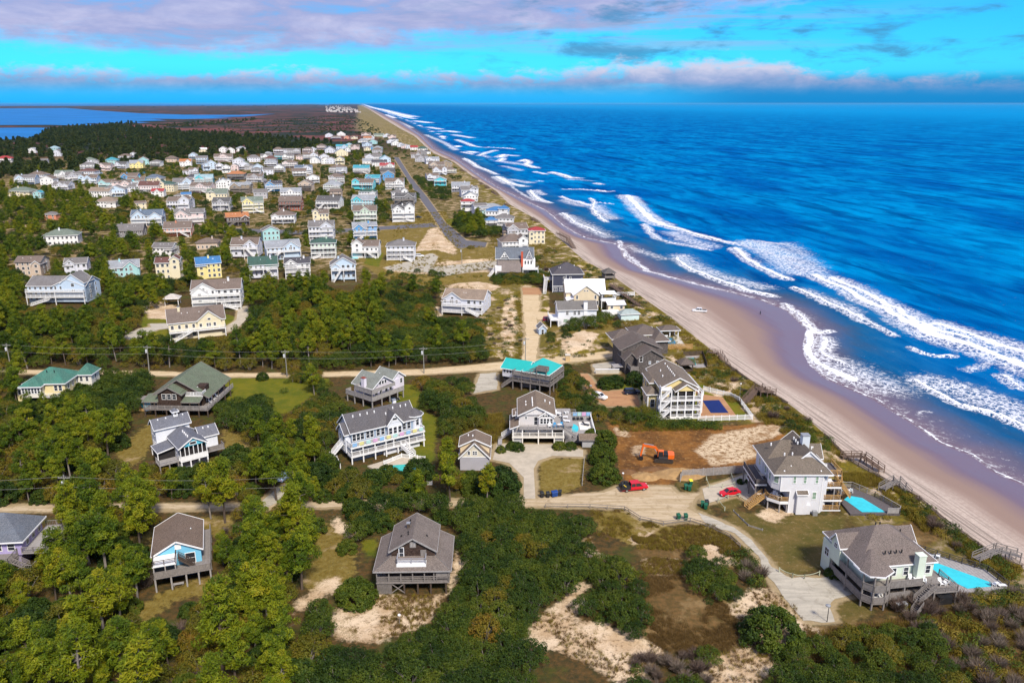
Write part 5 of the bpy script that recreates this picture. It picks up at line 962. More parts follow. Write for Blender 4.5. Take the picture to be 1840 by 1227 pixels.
h.wall(2.2, 3.0, -1.6, -.8, .3, 1.3, METAL, 'air_conditioner'); h.wall(3.3, 4.1, -1.6, -.8, .3, 1.3, METAL, 'air_conditioner'); h.wall(2.0, 4.3, -1.8, -.7, .1, .3, GREYWOOD, 'stand'); h.wall(10.2, 12.6, -1.0, .2, 0, 1.4, BLACK, 'hot_tub')
for x, y, z, r, k in [(6.2, 1.2, 3.5, 0, 'chair'), (6.9, .8, 3.5, 40, 'table'), (7.9, .7, 3.5, -30, 'chair'), (10.6, 3.4, 2.4, 60, 'chair'), (11.6, 1.0, 2.4, 0, 'chair'), (12.5, 1.2, 2.4, 200, 'chair'), (-.6, .4, 1.3, 30, 'chair'), (.3, .6, 1.3, -20, 'chair')]: furn(h, k, x, y, z, r, ('round white table' if k == 'table' else 'white chair') + ' on the grey decks of the mint house', 'white furniture on the mint house decks')
h = House('pool_deck', 'plank pool deck with dark rails and an angular turquoise pool beside the mint house', 60.8, 114.0, 8, 'pool deck')
pk = MB()
for i, x in enumerate(np.arange(14.3, 24.0, .62)):
    y1 = 14.5 - max(0, (x - 16) * 1.05) if x > 16 else 14.5; o = obj('plank', MB().box(x, x + .58, .6, max(y1, 1.4), .8, .95).mesh('plank', PALEWOOD), h.root)
h.part('skirt_board', MB().box(14.2, 24.2, .45, .58, -.2, .92), GREYWOOD); h.rail([(12.6, 14.4), (15.6, 14.4), (24.0, 5.6), (24.1, .7)], .95, mat('dark_rail', (.05, .045, .045), .8), 1.15, 'h')
h.part('pool_water', MB().prism([(14.0, 10.2), (16.6, 9.8), (22.2, 2.6), (21.4, 1.4), (17.0, 1.4), (15.0, 5.6)], .96, 1.0), POOL); h.part('spa', MB().prism([(12.8, 13.4), (14.4, 13.2), (14.6, 11.8), (13, 11.8)], .96, 1.02), mat('spa_water', (.06, .42, .36), .15, .1))
for x, y, r, k in [(16.8, 11.6, 190, 'lounger'), (18.2, 10.9, 140, 'lounger'), (22.2, 1.6, 100, 'lounger'), (23.0, 1.2, 80, 'lounger')]: furn(h, k, x, y, .95, r, 'white lounger on the plank pool deck of the mint house', 'white loungers on the plank pool deck')

# ================================================================== houses of the village, one by one as the photograph shows them
PAL = {'w': (.78, .78, .78), 'v': (.66, .68, .76), 'c': (.76, .68, .48), 'y': (.78, .68, .30), 'b': (.52, .64, .78), 'B': (.10, .32, .62), 'a': (.10, .56, .66), 't': (.36, .62, .64), 'g': (.46, .46, .50), 'G': (.24, .23, .24),
       'p': (.72, .58, .56), 'm': (.52, .64, .52), 'n': (.34, .27, .20), 'r': (.30, .075, .04), 'k': (.055, .07, .11), 'o': (.66, .27, .17), 'e': (.58, .47, .38), 's': (.085, .055, .045)}
PALN = {'w': 'white', 'v': 'pale grey', 'c': 'cream', 'y': 'yellow', 'b': 'light blue', 'B': 'blue', 'a': 'turquoise', 't': 'pale teal', 'g': 'grey', 'G': 'dark grey', 'p': 'pale pink', 'm': 'pale green', 'n': 'brown', 'r': 'rust red', 'k': 'navy', 'o': 'coral', 'e': 'beige', 's': 'dark brown'}
RPAL = {'g': (.17, .165, .17), 'G': (.085, .09, .10), 'n': (.165, .125, .105), 't': (.27, .205, .155), 'l': (.30, .33, .37), 'b': (.02, .17, .42), 'B': (.10, .15, .22), 'r': (.36, .02, .03), 'e': (.02, .09, .075), 'm': (.15, .20, .165), 'o': (.46, .17, .06), 'w': (.82, .82, .84), 'a': (.03, .32, .42), 'k': (.045, .05, .07), 'd': (.12, .045, .04), 'c': (.30, .46, .52)}
RPALN = {'g': 'grey', 'G': 'charcoal', 'n': 'brown', 't': 'tan', 'l': 'pale grey', 'b': 'bright blue', 'B': 'slate blue', 'r': 'red', 'e': 'dark green', 'm': 'grey green', 'o': 'orange', 'w': 'white', 'a': 'teal', 'k': 'navy', 'd': 'maroon', 'c': 'pale aqua'}
CROPS = {'a': (130, 260, 6.815), 'b': (370, 230, 7.667), 'c': (570, 230, 7.667), 'd': (730, 250, 6.133), '4': (0, 220, 4.0), '5': (380, 220, 4.0), 'x': (0, 0, 1.0), 'f': (590, 180, 9.684), 'q': (400, 380, 4.0), 'z': (0, 440, 4.0)}
# crop, centre, base, width (in that crop), storeys, walls, roof, form (g gable along, G gable end to us, h hip, c cross gable), rotation, balconies
ROWS = [
 # along the near edge of the village
 ('z', 205, 225, 180, 2.4, 'e', 'n', 'g', 8, 0), ('z', 545, 215, 150, 1.9, 'v', 'g', 'c', 20, 0), ('z', 890, 235, 210, 1.6, 't', 'l', 'c', 18, 0), ('z', 1210, 255, 170, 3.0, 'c', 'd', 'g', 10, 0), ('z', 1505, 245, 170, 2.6, 'y', 'b', 'g', 14, 0),
 ('z', 415, 430, 430, 2.8, 'b', 'g', 'c', 4, 2), ('q', 160, 340, 195, 2.7, 'v', 'n', 'c', 6, 1), ('q', 440, 350, 245, 2.4, 'b', 'l', 'c', 14, 1), ('q', 295, 490, 205, 2.5, 'v', 'e', 'g', 12, 1), ('q', 540, 480, 180, 2.5, 'w', 'k', 'c', 18, 2),
 ('q', 870, 505, 180, 2.8, 'b', 'g', 'G', 20, 1), ('q', 725, 335, 180, 2.9, 'm', 'e', 'h', 8, 3), ('q', 1025, 335, 195, 2.2, 'w', 'n', 'g', 0, 1), ('q', 1280, 360, 205, 2.9, 'v', 'g', 'h', 4, 3),
 ('x', 390, 557, 86, 3.0, 'w', 'n', 'c', 14, 3), ('x', 355, 608, 98, 2.2, 'c', 'n', 'c', 16, 1), ('x', 832, 566, 78, 2.2, 'v', 't', 'c', -8, 2),
 # third row
 ('5', 430, 850, 120, 2.1, 't', 'g', 'G', 20, 0), ('5', 790, 850, 180, 3.0, 'v', 'g', 'c', 4, 3), ('5', 1105, 850, 175, 2.6, 'B', 'l', 'c', 2, 2), ('5', 515, 735, 165, 2.2, 'w', 'n', 'h', 6, 1), ('5', 785, 715, 115, 2.0, 'c', 'n', 'g', 4, 0), ('5', 1105, 720, 170, 2.9, 'm', 'n', 'c', 2, 2),
 ('5', 1380, 715, 165, 3.2, 'w', 'G', 'c', 6, 3), ('4', 1710, 745, 150, 2.1, 's', 'o', 'g', 12, 1), ('4', 1275, 825, 180, 1.9, 'o', 'n', 'g', 8, 1), ('4', 925, 830, 180, 1.4, 'G', 'g', 'g', 6, 0), ('4', 1485, 915, 140, 1.3, 'e', 'n', 'h', 6, 0), ('4', 1165, 965, 140, 1.6, 'w', 'g', 'g', 4, 0), ('4', 435, 885, 215, 2.0, 'w', 'm', 'h', 6, 0), ('4', 357, 705, 85, 1.4, 'o', 'g', 'h', 6, 0),
 ('4', 1055, 745, 200, 2.4, 'b', 'B', 'c', 10, 2), ('4', 1360, 738, 195, 2.4, 'p', 'g', 'c', 8, 2), ('b', 650, 1180, 270, 3.0, 'y', 'm', 'c', 8, 3), ('b', 1160, 1140, 290, 2.2, 'r', 'n', 'g', 10, 1), ('b', 210, 1150, 220, 2.2, 'g', 'G', 'c', 6, 1), ('b', 1680, 1130, 310, 2.1, 'w', 'G', 'g', 2, 1),
 ('b', 1170, 1010, 260, 2.5, 'w', 'l', 'c', 6, 2), ('b', 150, 1010, 260, 1.9, 'c', 'm', 'c', 8, 0), ('b', 750, 980, 170, 1.6, 'g', 'g', 'g', 4, 0), ('b', 470, 910, 260, 2.2, 'n', 'l', 'c', 2, 2), ('b', 935, 885, 220, 2.3, 'B', 'k', 'c', 10, 2), ('b', 245, 860, 190, 2.3, 'w', 'B', 'G', 16, 0),
 ('b', 1365, 880, 180, 2.3, 'e', 'n', 'G', 6, 2), ('b', 1475, 770, 170, 2.0, 'w', 'n', 'G', 8, 2), ('b', 1735, 890, 220, 2.2, 'm', 'l', 'h', 4, 2), ('b', 1790, 760, 190, 2.2, 'g', 'n', 'h', 4, 2), ('b', 410, 720, 220, 2.0, 'G', 'o', 'h', 6, 1), ('b', 670, 750, 210, 1.8, 'g', 'n', 'c', 4, 1),
 ('b', 1290, 670, 180, 1.7, 'w', 'n', 'g', 8, 1), ('b', 1340, 640, 220, 2.4, 'v', 'B', 'c', 6, 2), ('b', 1010, 620, 130, 2.1, 'w', 'g', 'G', 4, 2), ('b', 860, 650, 130, 1.8, 'v', 'g', 'g', 8, 0), ('b', 690, 640, 130, 1.7, 'g', 'g', 'h', 6, 1), ('b', 720, 600, 130, 1.7, 'b', 'B', 'G', 12, 0), ('b', 600, 580, 130, 1.6, 'g', 'G', 'h', 10, 0),
 ('b', 1155, 560, 190, 2.4, 'p', 'n', 'h', 6, 2), ('b', 890, 540, 160, 1.9, 'v', 'l', 'h', 6, 1), ('b', 530, 580, 140, 2.0, 'v', 'm', 'G', 14, 1), ('b', 395, 590, 90, 1.8, 'p', 'k', 'G', 8, 0), ('b', 280, 620, 110, 2.2, 'w', 'k', 'G', 20, 1), ('b', 190, 590, 100, 2.1, 'v', 'G', 'G', 20, 1), ('b', 80, 570, 120, 2.4, 'b', 'l', 'G', 30, 0), ('b', 10, 600, 90, 2.5, 'b', 'l', 'G', 30, 1),
 ('b', 30, 770, 130, 2.2, 'a', 'l', 'h', 8, 2), ('b', 440, 510, 140, 1.6, 'v', 'l', 'G', 12, 0), ('b', 660, 470, 160, 1.6, 'v', 'g', 'h', 10, 0), ('b', 820, 445, 120, 1.7, 'w', 'g', 'c', 6, 1), ('b', 1010, 440, 130, 1.6, 'a', 'g', 'g', 4, 1), ('b', 1130, 445, 150, 1.6, 'w', 'g', 'c', 6, 1), ('b', 240, 475, 230, 2.3, 'p', 'n', 'c', 4, 2), ('b', 880, 480, 150, 1.4, 'g', 'd', 'h', 6, 0),
 ('b', 235, 345, 100, 1.8, 'w', 'g', 'G', 10, 0), ('b', 345, 350, 100, 1.5, 'w', 'n', 'G', 30, 0), ('b', 480, 325, 120, 1.4, 'w', 'l', 'h', 10, 0), ('b', 1000, 355, 130, 1.8, 'v', 'n', 'h', 6, 1), ('b', 1070, 350, 90, 1.4, 'v', 'g', 'g', 4, 0), ('b', 1210, 375, 170, 2.0, 'g', 'g', 'c', 8, 2), ('b', 1395, 345, 120, 1.8, 'p', 'n', 'h', 4, 1), ('b', 1470, 340, 90, 1.5, 'v', 'l', 'G', 6, 0),
 ('b', 1440, 440, 190, 2.1, 'v', 'n', 'c', 4, 2), ('b', 1500, 490, 130, 1.2, 'w', 'B', 'G', 10, 0), ('b', 1300, 440, 110, 1.4, 'p', 'n', 'h', 6, 0), ('b', 1650, 500, 110, 1.7, 'w', 'n', 'G', 6, 0), ('b', 1630, 450, 130, 1.6, 'v', 'n', 'G', 6, 0), ('b', 1585, 300, 110, 1.8, 'p', 'n', 'h', 4, 1), ('b', 1720, 340, 130, 1.4, 'b', 'B', 'G', 16, 0), ('b', 850, 395, 100, 1.2, 'g', 'l', 'h', 6, 0),
 # far left
 ('4', 30, 293, 90, 1.6, 'w', 'r', 'h', 6, 1), ('4', 228, 220, 50, 1.5, 'w', 'l', 'G', 6, 0), ('4', 405, 245, 58, 1.8, 'v', 'g', 'G', 6, 0), ('4', 385, 208, 60, 1.3, 't', 'c', 'h', 6, 0), ('4', 290, 303, 80, 1.0, 'w', 'g', 'g', 6, 0), ('4', 180, 450, 130, 2.2, 'b', 'g', 'c', 6, 2), ('4', 260, 425, 110, 2.2, 'v', 'n', 'h', 6, 1), ('4', 335, 452, 90, 1.9, 'w', 'n', 'G', 8, 0),
 ('4', 455, 415, 110, 2.1, 'w', 'm', 'c', 8, 2), ('4', 525, 422, 100, 1.7, 'g', 'g', 'c', 6, 1), ('4', 435, 490, 110, 1.5, 'v', 'g', 'c', 6, 1), ('4', 130, 535, 160, 1.4, 'c', 'm', 'h', 6, 0), ('4', 265, 545, 40, 1.2, 't', 'a', 'G', 6, 0), ('4', 1010, 628, 75, 1.4, 'c', 'n', 'g', 30, 0),
 ('a', 185, 320, 155, 2.2, 'w', 'g', 'h', 6, 2), ('a', 210, 240, 110, 1.6, 'v', 'm', 'h', 6, 0), ('a', 285, 265, 80, 1.4, 'g', 'g', 'G', 8, 0), ('a', 395, 320, 140, 2.0, 'p', 'n', 'c', 6, 1), ('a', 470, 240, 130, 1.3, 't', 'a', 'h', 6, 0), ('a', 590, 300, 130, 1.8, 'v', 'G', 'c', 6, 1), ('a', 780, 290, 150, 1.9, 'y', 'l', 'c', 10, 0), ('a', 870, 250, 120, 1.8, 't', 'g', 'G', 8, 0), ('a', 1015, 275, 120, 2.1, 'w', 'g', 'h', 6, 2),
 ('a', 640, 190, 140, 1.4, 'v', 'n', 'h', 6, 1), ('a', 740, 150, 60, 1.2, 'v', 'g', 'G', 6, 0), ('a', 1205, 215, 130, 1.1, 'e', 'n', 'h', 6, 0), ('a', 1385, 270, 130, 1.7, 'w', 'o', 'c', 10, 0), ('a', 1475, 180, 90, 1.6, 'b', 'l', 'G', 6, 1), ('a', 1600, 92, 90, 1.0, 'c', 'w', 'g', 14, 0), ('a', 1585, 245, 125, 2.6, 'b', 'g', 'g', 6, 2), ('a', 1485, 380, 100, 2.1, 'v', 'n', 'c', 6, 2), ('a', 1390, 370, 80, 1.2, 'v', 'n', 'h', 6, 0),
 ('a', 175, 400, 190, 2.0, 'v', 'd', 'h', 6, 1), ('a', 190, 490, 200, 2.0, 'b', 'n', 'c', 6, 2), ('a', 45, 440, 100, 1.7, 'v', 'g', 'c', 6, 1), ('a', 690, 440, 190, 1.2, 'B', 'n', 'c', 6, 0), ('a', 410, 530, 160, 1.5, 't', 'n', 'c', 6, 1), ('a', 600, 550, 200, 1.7, 'p', 'n', 'c', 6, 1), ('a', 780, 500, 190, 1.4, 'a', 'n', 'g', 6, 1), ('a', 760, 580, 170, 1.4, 'v', 'g', 'h', 10, 0), ('a', 985, 480, 190, 1.7, 'c', 'B', 'h', 6, 0),
 ('a', 935, 590, 230, 2.0, 'p', 'd', 'g', 12, 2), ('a', 1150, 580, 170, 2.2, 'c', 'e', 'h', 10, 0), ('a', 1240, 540, 110, 1.6, 'p', 'n', 'h', 6, 1), ('a', 1350, 560, 200, 2.4, 'b', 'g', 'c', 6, 3), ('a', 1470, 480, 140, 2.0, 'p', 'k', 'h', 6, 2), ('a', 1610, 490, 200, 2.2, 'a', 'c', 'c', 6, 2), ('a', 1570, 600, 250, 2.1, 'p', 'n', 'c', 6, 2), ('a', 1040, 640, 140, 1.3, 'w', 'r', 'c', 10, 0),
 ('a', 330, 650, 240, 1.6, 'w', 't', 'g', 4, 0), ('a', 530, 640, 210, 1.9, 'b', 'g', 'G', 8, 1), ('a', 400, 775, 240, 1.4, 'w', 't', 'h', 6, 0), ('a', 1395, 690, 110, 1.6, 'w', 'b', 'g', 16, 0), ('a', 1300, 690, 70, 1.2, 'w', 'g', 'h', 6, 0), ('a', 1300, 815, 260, 2.4, 'v', 'n', 'c', 8, 1),
 # right part of the village, west of the paved road
 ('c', 270, 635, 200, 2.3, 'v', 'n', 'h', 4, 2), ('c', 330, 640, 130, 1.6, 'v', 'l', 'c', 4, 1), ('c', 605, 635, 210, 2.1, 'w', 'a', 'g', 4, 2), ('c', 270, 780, 190, 2.3, 'g', 'n', 'h', 4, 2), ('c', 625, 860, 280, 2.3, 'a', 'n', 'g', 2, 1), ('c', 760, 790, 190, 2.2, 'B', 'a', 'c', 6, 2), ('c', 1065, 850, 240, 2.3, 'w', 'n', 'c', 10, 2), ('c', 980, 725, 150, 2.0, 'B', 'g', 'G', 6, 0), ('c', 960, 650, 180, 1.4, 'G', 'G', 'g', 4, 0),
 ('c', 960, 580, 190, 1.7, 'w', 'r', 'c', 6, 0), ('c', 860, 530, 200, 1.3, 'w', 'k', 'g', 6, 0), ('c', 940, 490, 140, 1.8, 'b', 'a', 'G', 20, 0), ('c', 775, 470, 220, 2.1, 'v', 'g', 'c', 6, 2), ('c', 715, 465, 110, .9, 'y', 'o', 'g', 6, 0), ('c', 690, 495, 130, .7, 'w', 'l', 'g', 6, 0), ('c', 310, 505, 120, 1.9, 'c', 'B', 'G', 8, 1), ('c', 190, 500, 120, 1.6, 'v', 'n', 'G', 8, 0), ('c', 120, 495, 90, 1.5, 'w', 'n', 'G', 6, 0),
 ('c', 335, 390, 170, 1.5, 'c', 'l', 'G', 10, 0), ('c', 175, 350, 130, 1.5, 'v', 'G', 'G', 10, 0), ('c', 340, 300, 150, 1.4, 'b', 'a', 'c', 8, 0), ('c', 420, 330, 70, 1.0, 'w', 'g', 'G', 8, 0), ('c', 440, 275, 100, 1.2, 'm', 'c', 'h', 6, 0), ('c', 520, 300, 110, 1.3, 'p', 'n', 'c', 6, 0), ('c', 630, 205, 130, 1.0, 'w', 'l', 'h', 6, 0), ('c', 690, 260, 130, 1.3, 'b', 'B', 'c', 10, 0), ('c', 690, 315, 90, 1.0, 'c', 'g', 'c', 6, 0), ('c', 745, 300, 50, 1.1, 'B', 'B', 'g', 6, 0), ('c', 770, 225, 110, 1.2, 't', 'l', 'G', 8, 0), ('c', 830, 310, 120, 1.0, 't', 'l', 'h', 6, 0), ('c', 820, 350, 130, 1.4, 'g', 'n', 'h', 6, 0), ('c', 835, 430, 110, 1.6, 'p', 'n', 'h', 6, 1),
 ('c', 160, 130, 100, 1.4, 'v', 'B', 'G', 10, 0), ('c', 260, 155, 130, 1.0, 'v', 'n', 'h', 6, 1), ('c', 330, 110, 110, 1.0, 'w', 'l', 'G', 8, 0), ('c', 405, 155, 70, .9, 'o', 'n', 'G', 6, 0), ('c', 510, 155, 90, .8, 'c', 'n', 'c', 6, 0), ('c', 670, 120, 120, 1.5, 'p', 'n', 'c', 6, 1), ('c', 730, 155, 110, 1.3, 'v', 'n', 'c', 6, 0), ('c', 840, 120, 130, .9, 'm', 'm', 'g', 2, 0), ('c', 690, 165, 110, .8, 'w', 'o', 'g', 4, 0),
 ('c', 690, 1000, 220, 2.3, 'v', 'e', 'h', 6, 2), ('c', 630, 1135, 300, 2.5, 'a', 'l', 'c', 2, 2), ('c', 1140, 1000, 210, 2.1, 'w', 'g', 'h', 6, 2), ('c', 1200, 1060, 260, 2.0, 'G', 'G', 'c', 4, 1), ('c', 255, 970, 150, 1.7, 'e', 'n', 'g', 4, 1), ('c', 230, 850, 150, 1.0, 'e', 'n', 'h', 4, 1),
 # beachfront row
 ('c', 960, 135, 110, 1.3, 'v', 'n', 'G', 8, 0), ('c', 1030, 150, 110, 1.3, 'p', 'n', 'c', 6, 0), ('c', 1060, 190, 110, 1.2, 'v', 'k', 'h', 6, 0), ('c', 1080, 245, 110, 1.4, 'w', 'k', 'G', 8, 0), ('c', 1010, 215, 90, 1.2, 'v', 'n', 'G', 8, 0), ('c', 1150, 265, 90, 1.2, 'v', 'n', 'G', 6, 0), ('c', 1200, 285, 80, 1.2, 'p', 'l', 'c', 6, 0), ('c', 1260, 290, 80, 1.1, 'v', 'n', 'G', 6, 0),
 ('c', 1335, 310, 100, 1.2, 'w', 'r', 'g', 6, 0), ('c', 1450, 320, 130, .9, 'w', 'e', 'h', 6, 0), ('c', 1440, 380, 130, 1.2, 'G', 'd', 'G', 6, 0), ('c', 1360, 420, 130, 1.5, 'g', 'n', 'c', 8, 0), ('c', 1430, 470, 160, 1.6, 'g', 'g', 'c', 8, 0), ('c', 1510, 370, 100, 1.2, 'w', 'k', 'h', 6, 0), ('c', 1590, 500, 180, 1.9, 'v', 'l', 'c', 6, 1), ('d', 340, 330, 160, 1.5, 'e', 'n', 'c', 6, 1), ('d', 440, 315, 130, 1.4, 'n', 'n', 'G', 8, 0),
 ('d', 370, 400, 150, 1.9, 'v', 'n', 'c', 6, 1), ('d', 495, 385, 110, 1.5, 'c', 'n', 'h', 6, 2), ('d', 295, 470, 130, 1.9, 'v', 'n', 'c', 12, 1), ('d', 375, 525, 130, 2.1, 'a', 'l', 'G', 8, 1), ('d', 600, 590, 190, 2.0, 'v', 'l', 'g', 4, 1), ('d', 700, 640, 180, 1.9, 'v', 'g', 'c', 6, 1), ('d', 710, 690, 150, 1.3, 'w', 'B', 'G', 6, 1), ('d', 675, 810, 140, 2.7, 'w', 'r', 'h', 4, 1), ('d', 820, 830, 140, 2.2, 'v', 'g', 'g', 8, 1), ('d', 940, 830, 250, 1.6, 't', 'l', 'h', 2, 0),
 ('d', 995, 890, 235, 2.2, 'w', 'b', 'h', 2, 1), ('d', 940, 975, 130, 1.6, 'w', 'b', 'h', 4, 1), ('d', 1080, 970, 190, 2.0, 'w', 'g', 'h', 4, 2), ('d', 1230, 1105, 230, 2.2, 'g', 'n', 'c', 8, 1), ('d', 1135, 1110, 90, 1.6, 'n', 'n', 'h', 6, 0), ('d', 1440, 1160, 170, 2.9, 'c', 'r', 'h', 2, 0), ('d', 1195, 1235, 280, 1.8, 'w', 'n', 'h', 2, 1),
]
def rot2(x, y, a): c, s_ = math.cos(R(a)), math.sin(R(a)); return x * c - y * s_, x * s_ + y * c
DECKM = {'w': WHITE}
vrng = random.Random(7)
VILLAGE = []          # (px, py, x, y, r)
vrec = []
for i, (cr, cx, by, wd, st, wl, rf, form, rot, bal) in enumerate(ROWS):
    ox, oy, sc = CROPS[cr]; px, py = ox + cx / sc, oy + by / sc; wpx = wd / sc
    rot = rot + vrng.uniform(-9, 11); x, y = P(px, py); W = max(7.0, wpx * mpp(px, py) * 1.04); st = st + (.7 if py < 300 else (.45 if py < 385 else .15))
    if cr in 'qz5' or (cr == 'x'): W *= .93
    D = min(max(W * .8, 6.5), 12.0); big = wpx > 24
    wm_, rm_ = siding(PAL[wl]), roofm(RPAL[rf]); wood = wl in 'nsreG' and st < 3
    dm = GREYWOOD if wood else WHITE
    h = House('village_house', 'x', x, y + 1.0, rot, 'house', 'houses of the beach village'); r = vrng
    fl = 2.55; stilts = 1.2 if bal and r.random() < .6 else 0; H_ = st * fl + .2
    W2 = W / 2
    h.wall(-W2, W2, 0, D, -.4 + stilts, H_, wm_)
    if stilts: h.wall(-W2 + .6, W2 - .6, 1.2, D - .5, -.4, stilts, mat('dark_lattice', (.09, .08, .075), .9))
    pitch = r.uniform(.42, .62)
    if form == 'g': h.gable(-W2, W2, 0, D, H_, H_ + D / 2 * pitch, rm_, wm_, 'x', .4, .35, WHITE if not wood else GREYWOOD)
    elif form == 'G': h.gable(-W2, W2, 0, D, H_, H_ + W2 * pitch, rm_, wm_, 'y', .4, .35, WHITE)
    elif form == 'h': h.hip(-W2, W2, 0, D, H_, H_ + min(W, D) / 2 * pitch, rm_, .5, WHITE if not wood else GREYWOOD)
    else:
        h.gable(-W2, W2, 0, D, H_, H_ + D / 2 * pitch, rm_, wm_, 'x', .4, .35, WHITE)
        gx = r.choice([-.25, .22, 0]) * W; gw = W * r.uniform(.2, .27)
        h.wall(gx - gw, gx + gw, -.7, .0, stilts, H_ + .2, wm_); h.gable(gx - gw, gx + gw, -.7, D / 2, H_ + .1, H_ + min(gw * .85, D / 2 * pitch), rm_, wm_, 'y', .3, .3, WHITE)
        if big: h.win(gx, -.7, H_ + .45, .9, .6, 'S', ny=1)
    nfl = max(1, int(round(st)))
    ys = -1.7 if bal else 0
    for f in range(nfl):
        z = stilts + f * (H_ - stilts) / nfl + 1.45
        if z + .7 > H_: z = H_ - .95
        n = max(2, int(W / (2.1 if big else 3.4)))
        for k in range(n):
            xx = -W2 + (k + .5) * W / n
            if form == 'c' and abs(xx - gx) < gw + .5: h.win(xx if abs(xx - gx) < gw - .5 else gx, -.7, z, .8, 1.25) if f == nfl - 1 or not bal else None
            else: h.win(xx, 0, z, r.choice([.8, .9, 1.2]), 1.25, pane=True)
        if big:
            for yy in (D * .3, D * .7): h.win(W2 if px < 900 else -W2, yy, z, .8, 1.2, 'E' if px < 900 else 'W')
    for b_ in range(min(bal, nfl)):
        z = stilts + .15 + b_ * (H_ - stilts) / nfl if bal < nfl or stilts else .15 + b_ * (H_ - stilts) / nfl + (.3 if b_ == 0 else 0)
        if bal < nfl: z += (nfl - bal) * (H_ - stilts) / nfl
        h.deck(-W2, W2, -2.0, -.72 if form == 'c' else -.02, z, PALEWOOD if not wood else GREYWOOD, dm, [[(-W2 + .1, -.1), (-W2 + .1, -1.9), (W2 - .1, -1.9), (W2 - .1, -.1)]], dm, 'h', [(xx, -1.85) for xx in ((-W2 + .2, 0, W2 - .2) if big else (-W2 + .2, W2 - .2))] if b_ == 0 else None, edge=dm if big else None)
        if b_ > 0 and big: h.posts([(xx, -1.85) for xx in (-W2 + .2, 0, W2 - .2)], z - (H_ - stilts) / nfl, z - .22, dm, .1)
    if big and r.random() < .6:
        sx = r.choice([-1, 1]); ww = W * r.uniform(.16, .22); x0 = sx * (W2 - ww); tall = r.random() < .5; hh = H_ + (1.5 if tall else -.9); y0 = r.choice([-.45, .0]) - .4
        h.wall(x0 - ww, x0 + ww, y0, D * .6, stilts, hh, wm_, 'wing')
        (h.hip if r.random() < .5 else lambda *a: h.gable(*a[:6], a[6], wm_, 'y', .35, .3, WHITE))(x0 - ww, x0 + ww, y0, D * .6, hh, hh + ww * .75, rm_); h.win(x0, y0, hh - .95, min(1.2, ww), 1.2); h.win(x0, y0, hh - 3.6, min(1.2, ww), 1.2)
    if bal and big and r.random() < .75:
        sx = r.choice([-1, 1]); h.stairs((sx * W2 * .2, -2.3, z if bal == 1 else stilts + .2 + (H_ - stilts) / nfl * .5), (sx * W2 * .85, -2.5, .1), 1.0, dm, dm)
    if big and r.random() < .5: h.chimney(r.uniform(-.3, .3) * W, D * .4, H_, H_ + D / 2 * pitch + .9, .8, .8, wm_)
    if big: h.vents([(r.uniform(-.3, .3) * W, D * .3, H_ + D * .3 * pitch * (1 if form in 'gc' else .5)) for _ in range(3)])
    zone = 'in the beachfront row' if cr == 'd' or (cr == 'c' and cx > 940 and (by < 345 or cx > 1250)) else ('among the far left pines' if px < 135 and py < 360 else ('at the village far end' if py < 262 else ('in the back rows' if py < 305 else ('in the middle rows' if py < 385 else 'by the near woods'))))
    form_n = {'g': 'gable', 'G': 'front gable', 'h': 'hip', 'c': 'cross gable'}[form]
    vrec.append((h.root, '%s house with %s %s roof' % (PALN[wl], RPALN[rf], form_n), zone, px)); VILLAGE.append((px, py, x, y + D / 2, W * .62 + 1, H_))
from collections import defaultdict
ORD = ['leftmost', 'second from left', 'third from left', 'fourth from left', 'fifth from left', 'sixth from left', 'seventh from left', 'eighth from left']
gr = defaultdict(list)
for q in vrec: gr[(q[1], q[2])].append(q)
for (a, z_), v in gr.items():
    v.sort(key=lambda q: q[3])
    for k, q in enumerate(v): q[0]['label'] = (a + ' ' + z_) + ('' if len(v) == 1 else ', ' + ORD[min(k, 7)])

# --------------------------------------------------------------- the row of larger beach houses near the middle
def mid(name, label, px, py, rot=4, **k): x, y = P(px, py); return House(name, label, x, y, rot, **k)
RNAVY = roofm((.055, .055, .075)); NAVY = siding((.06, .065, .10)); METW = mat('white_metal_roof', (.86, .86, .88), .5, .04, 1, None, .4)
h = House('beach_house', 'dark navy house with a charcoal hip roof and white corner trim', 24.5, 343.5, 3)
h.wall(-6.6, 6.8, 0, 12, -.4, 8.0, NAVY); h.hip(-6.6, 6.8, 0, 12, 8.1, 12.2, RNAVY, .5); h.part('corner_board', MB().box(-6.7, -6.5, -.06, .1, -.3, 8).box(-.8, -.6, -.06, 0, -.3, 8).box(-6.6, 6.8, -.05, 0, 2.6, 2.85), WHITE); h.vents([(-3, 3, 10.4), (-3.6, 3.6, 10.2), (3.4, 5, 11)])
for z in (6.4, 4.4): h.win(-1.6, 0, z, .7, .9, 'S', nx=1); h.win(1.2, 0, z, .7, .9)
h.wins([-5.4, -2.8, 1.6], 0, 1.3, 1.5, 1.5, 'S', glass=NAVY, nx=2); h.deck(-10, -6.65, 2, 9, 5.2, PALEWOOD, WHITE, [[(-9.9, 8.9), (-9.9, 2.1), (-6.7, 2.1)]], WHITE, 'b', [(-9.8, 2.2), (-9.8, 8.8)]); h.stairs((-9.4, 2, 5.2), (-10.4, -3, .1), 1.3, WHITE, WHITE)
CRM = siding((.70, .58, .40))
h = House('beach_house', 'cream house with a white metal roof and white porches above the dunes', 29.5, 309.0, 3)
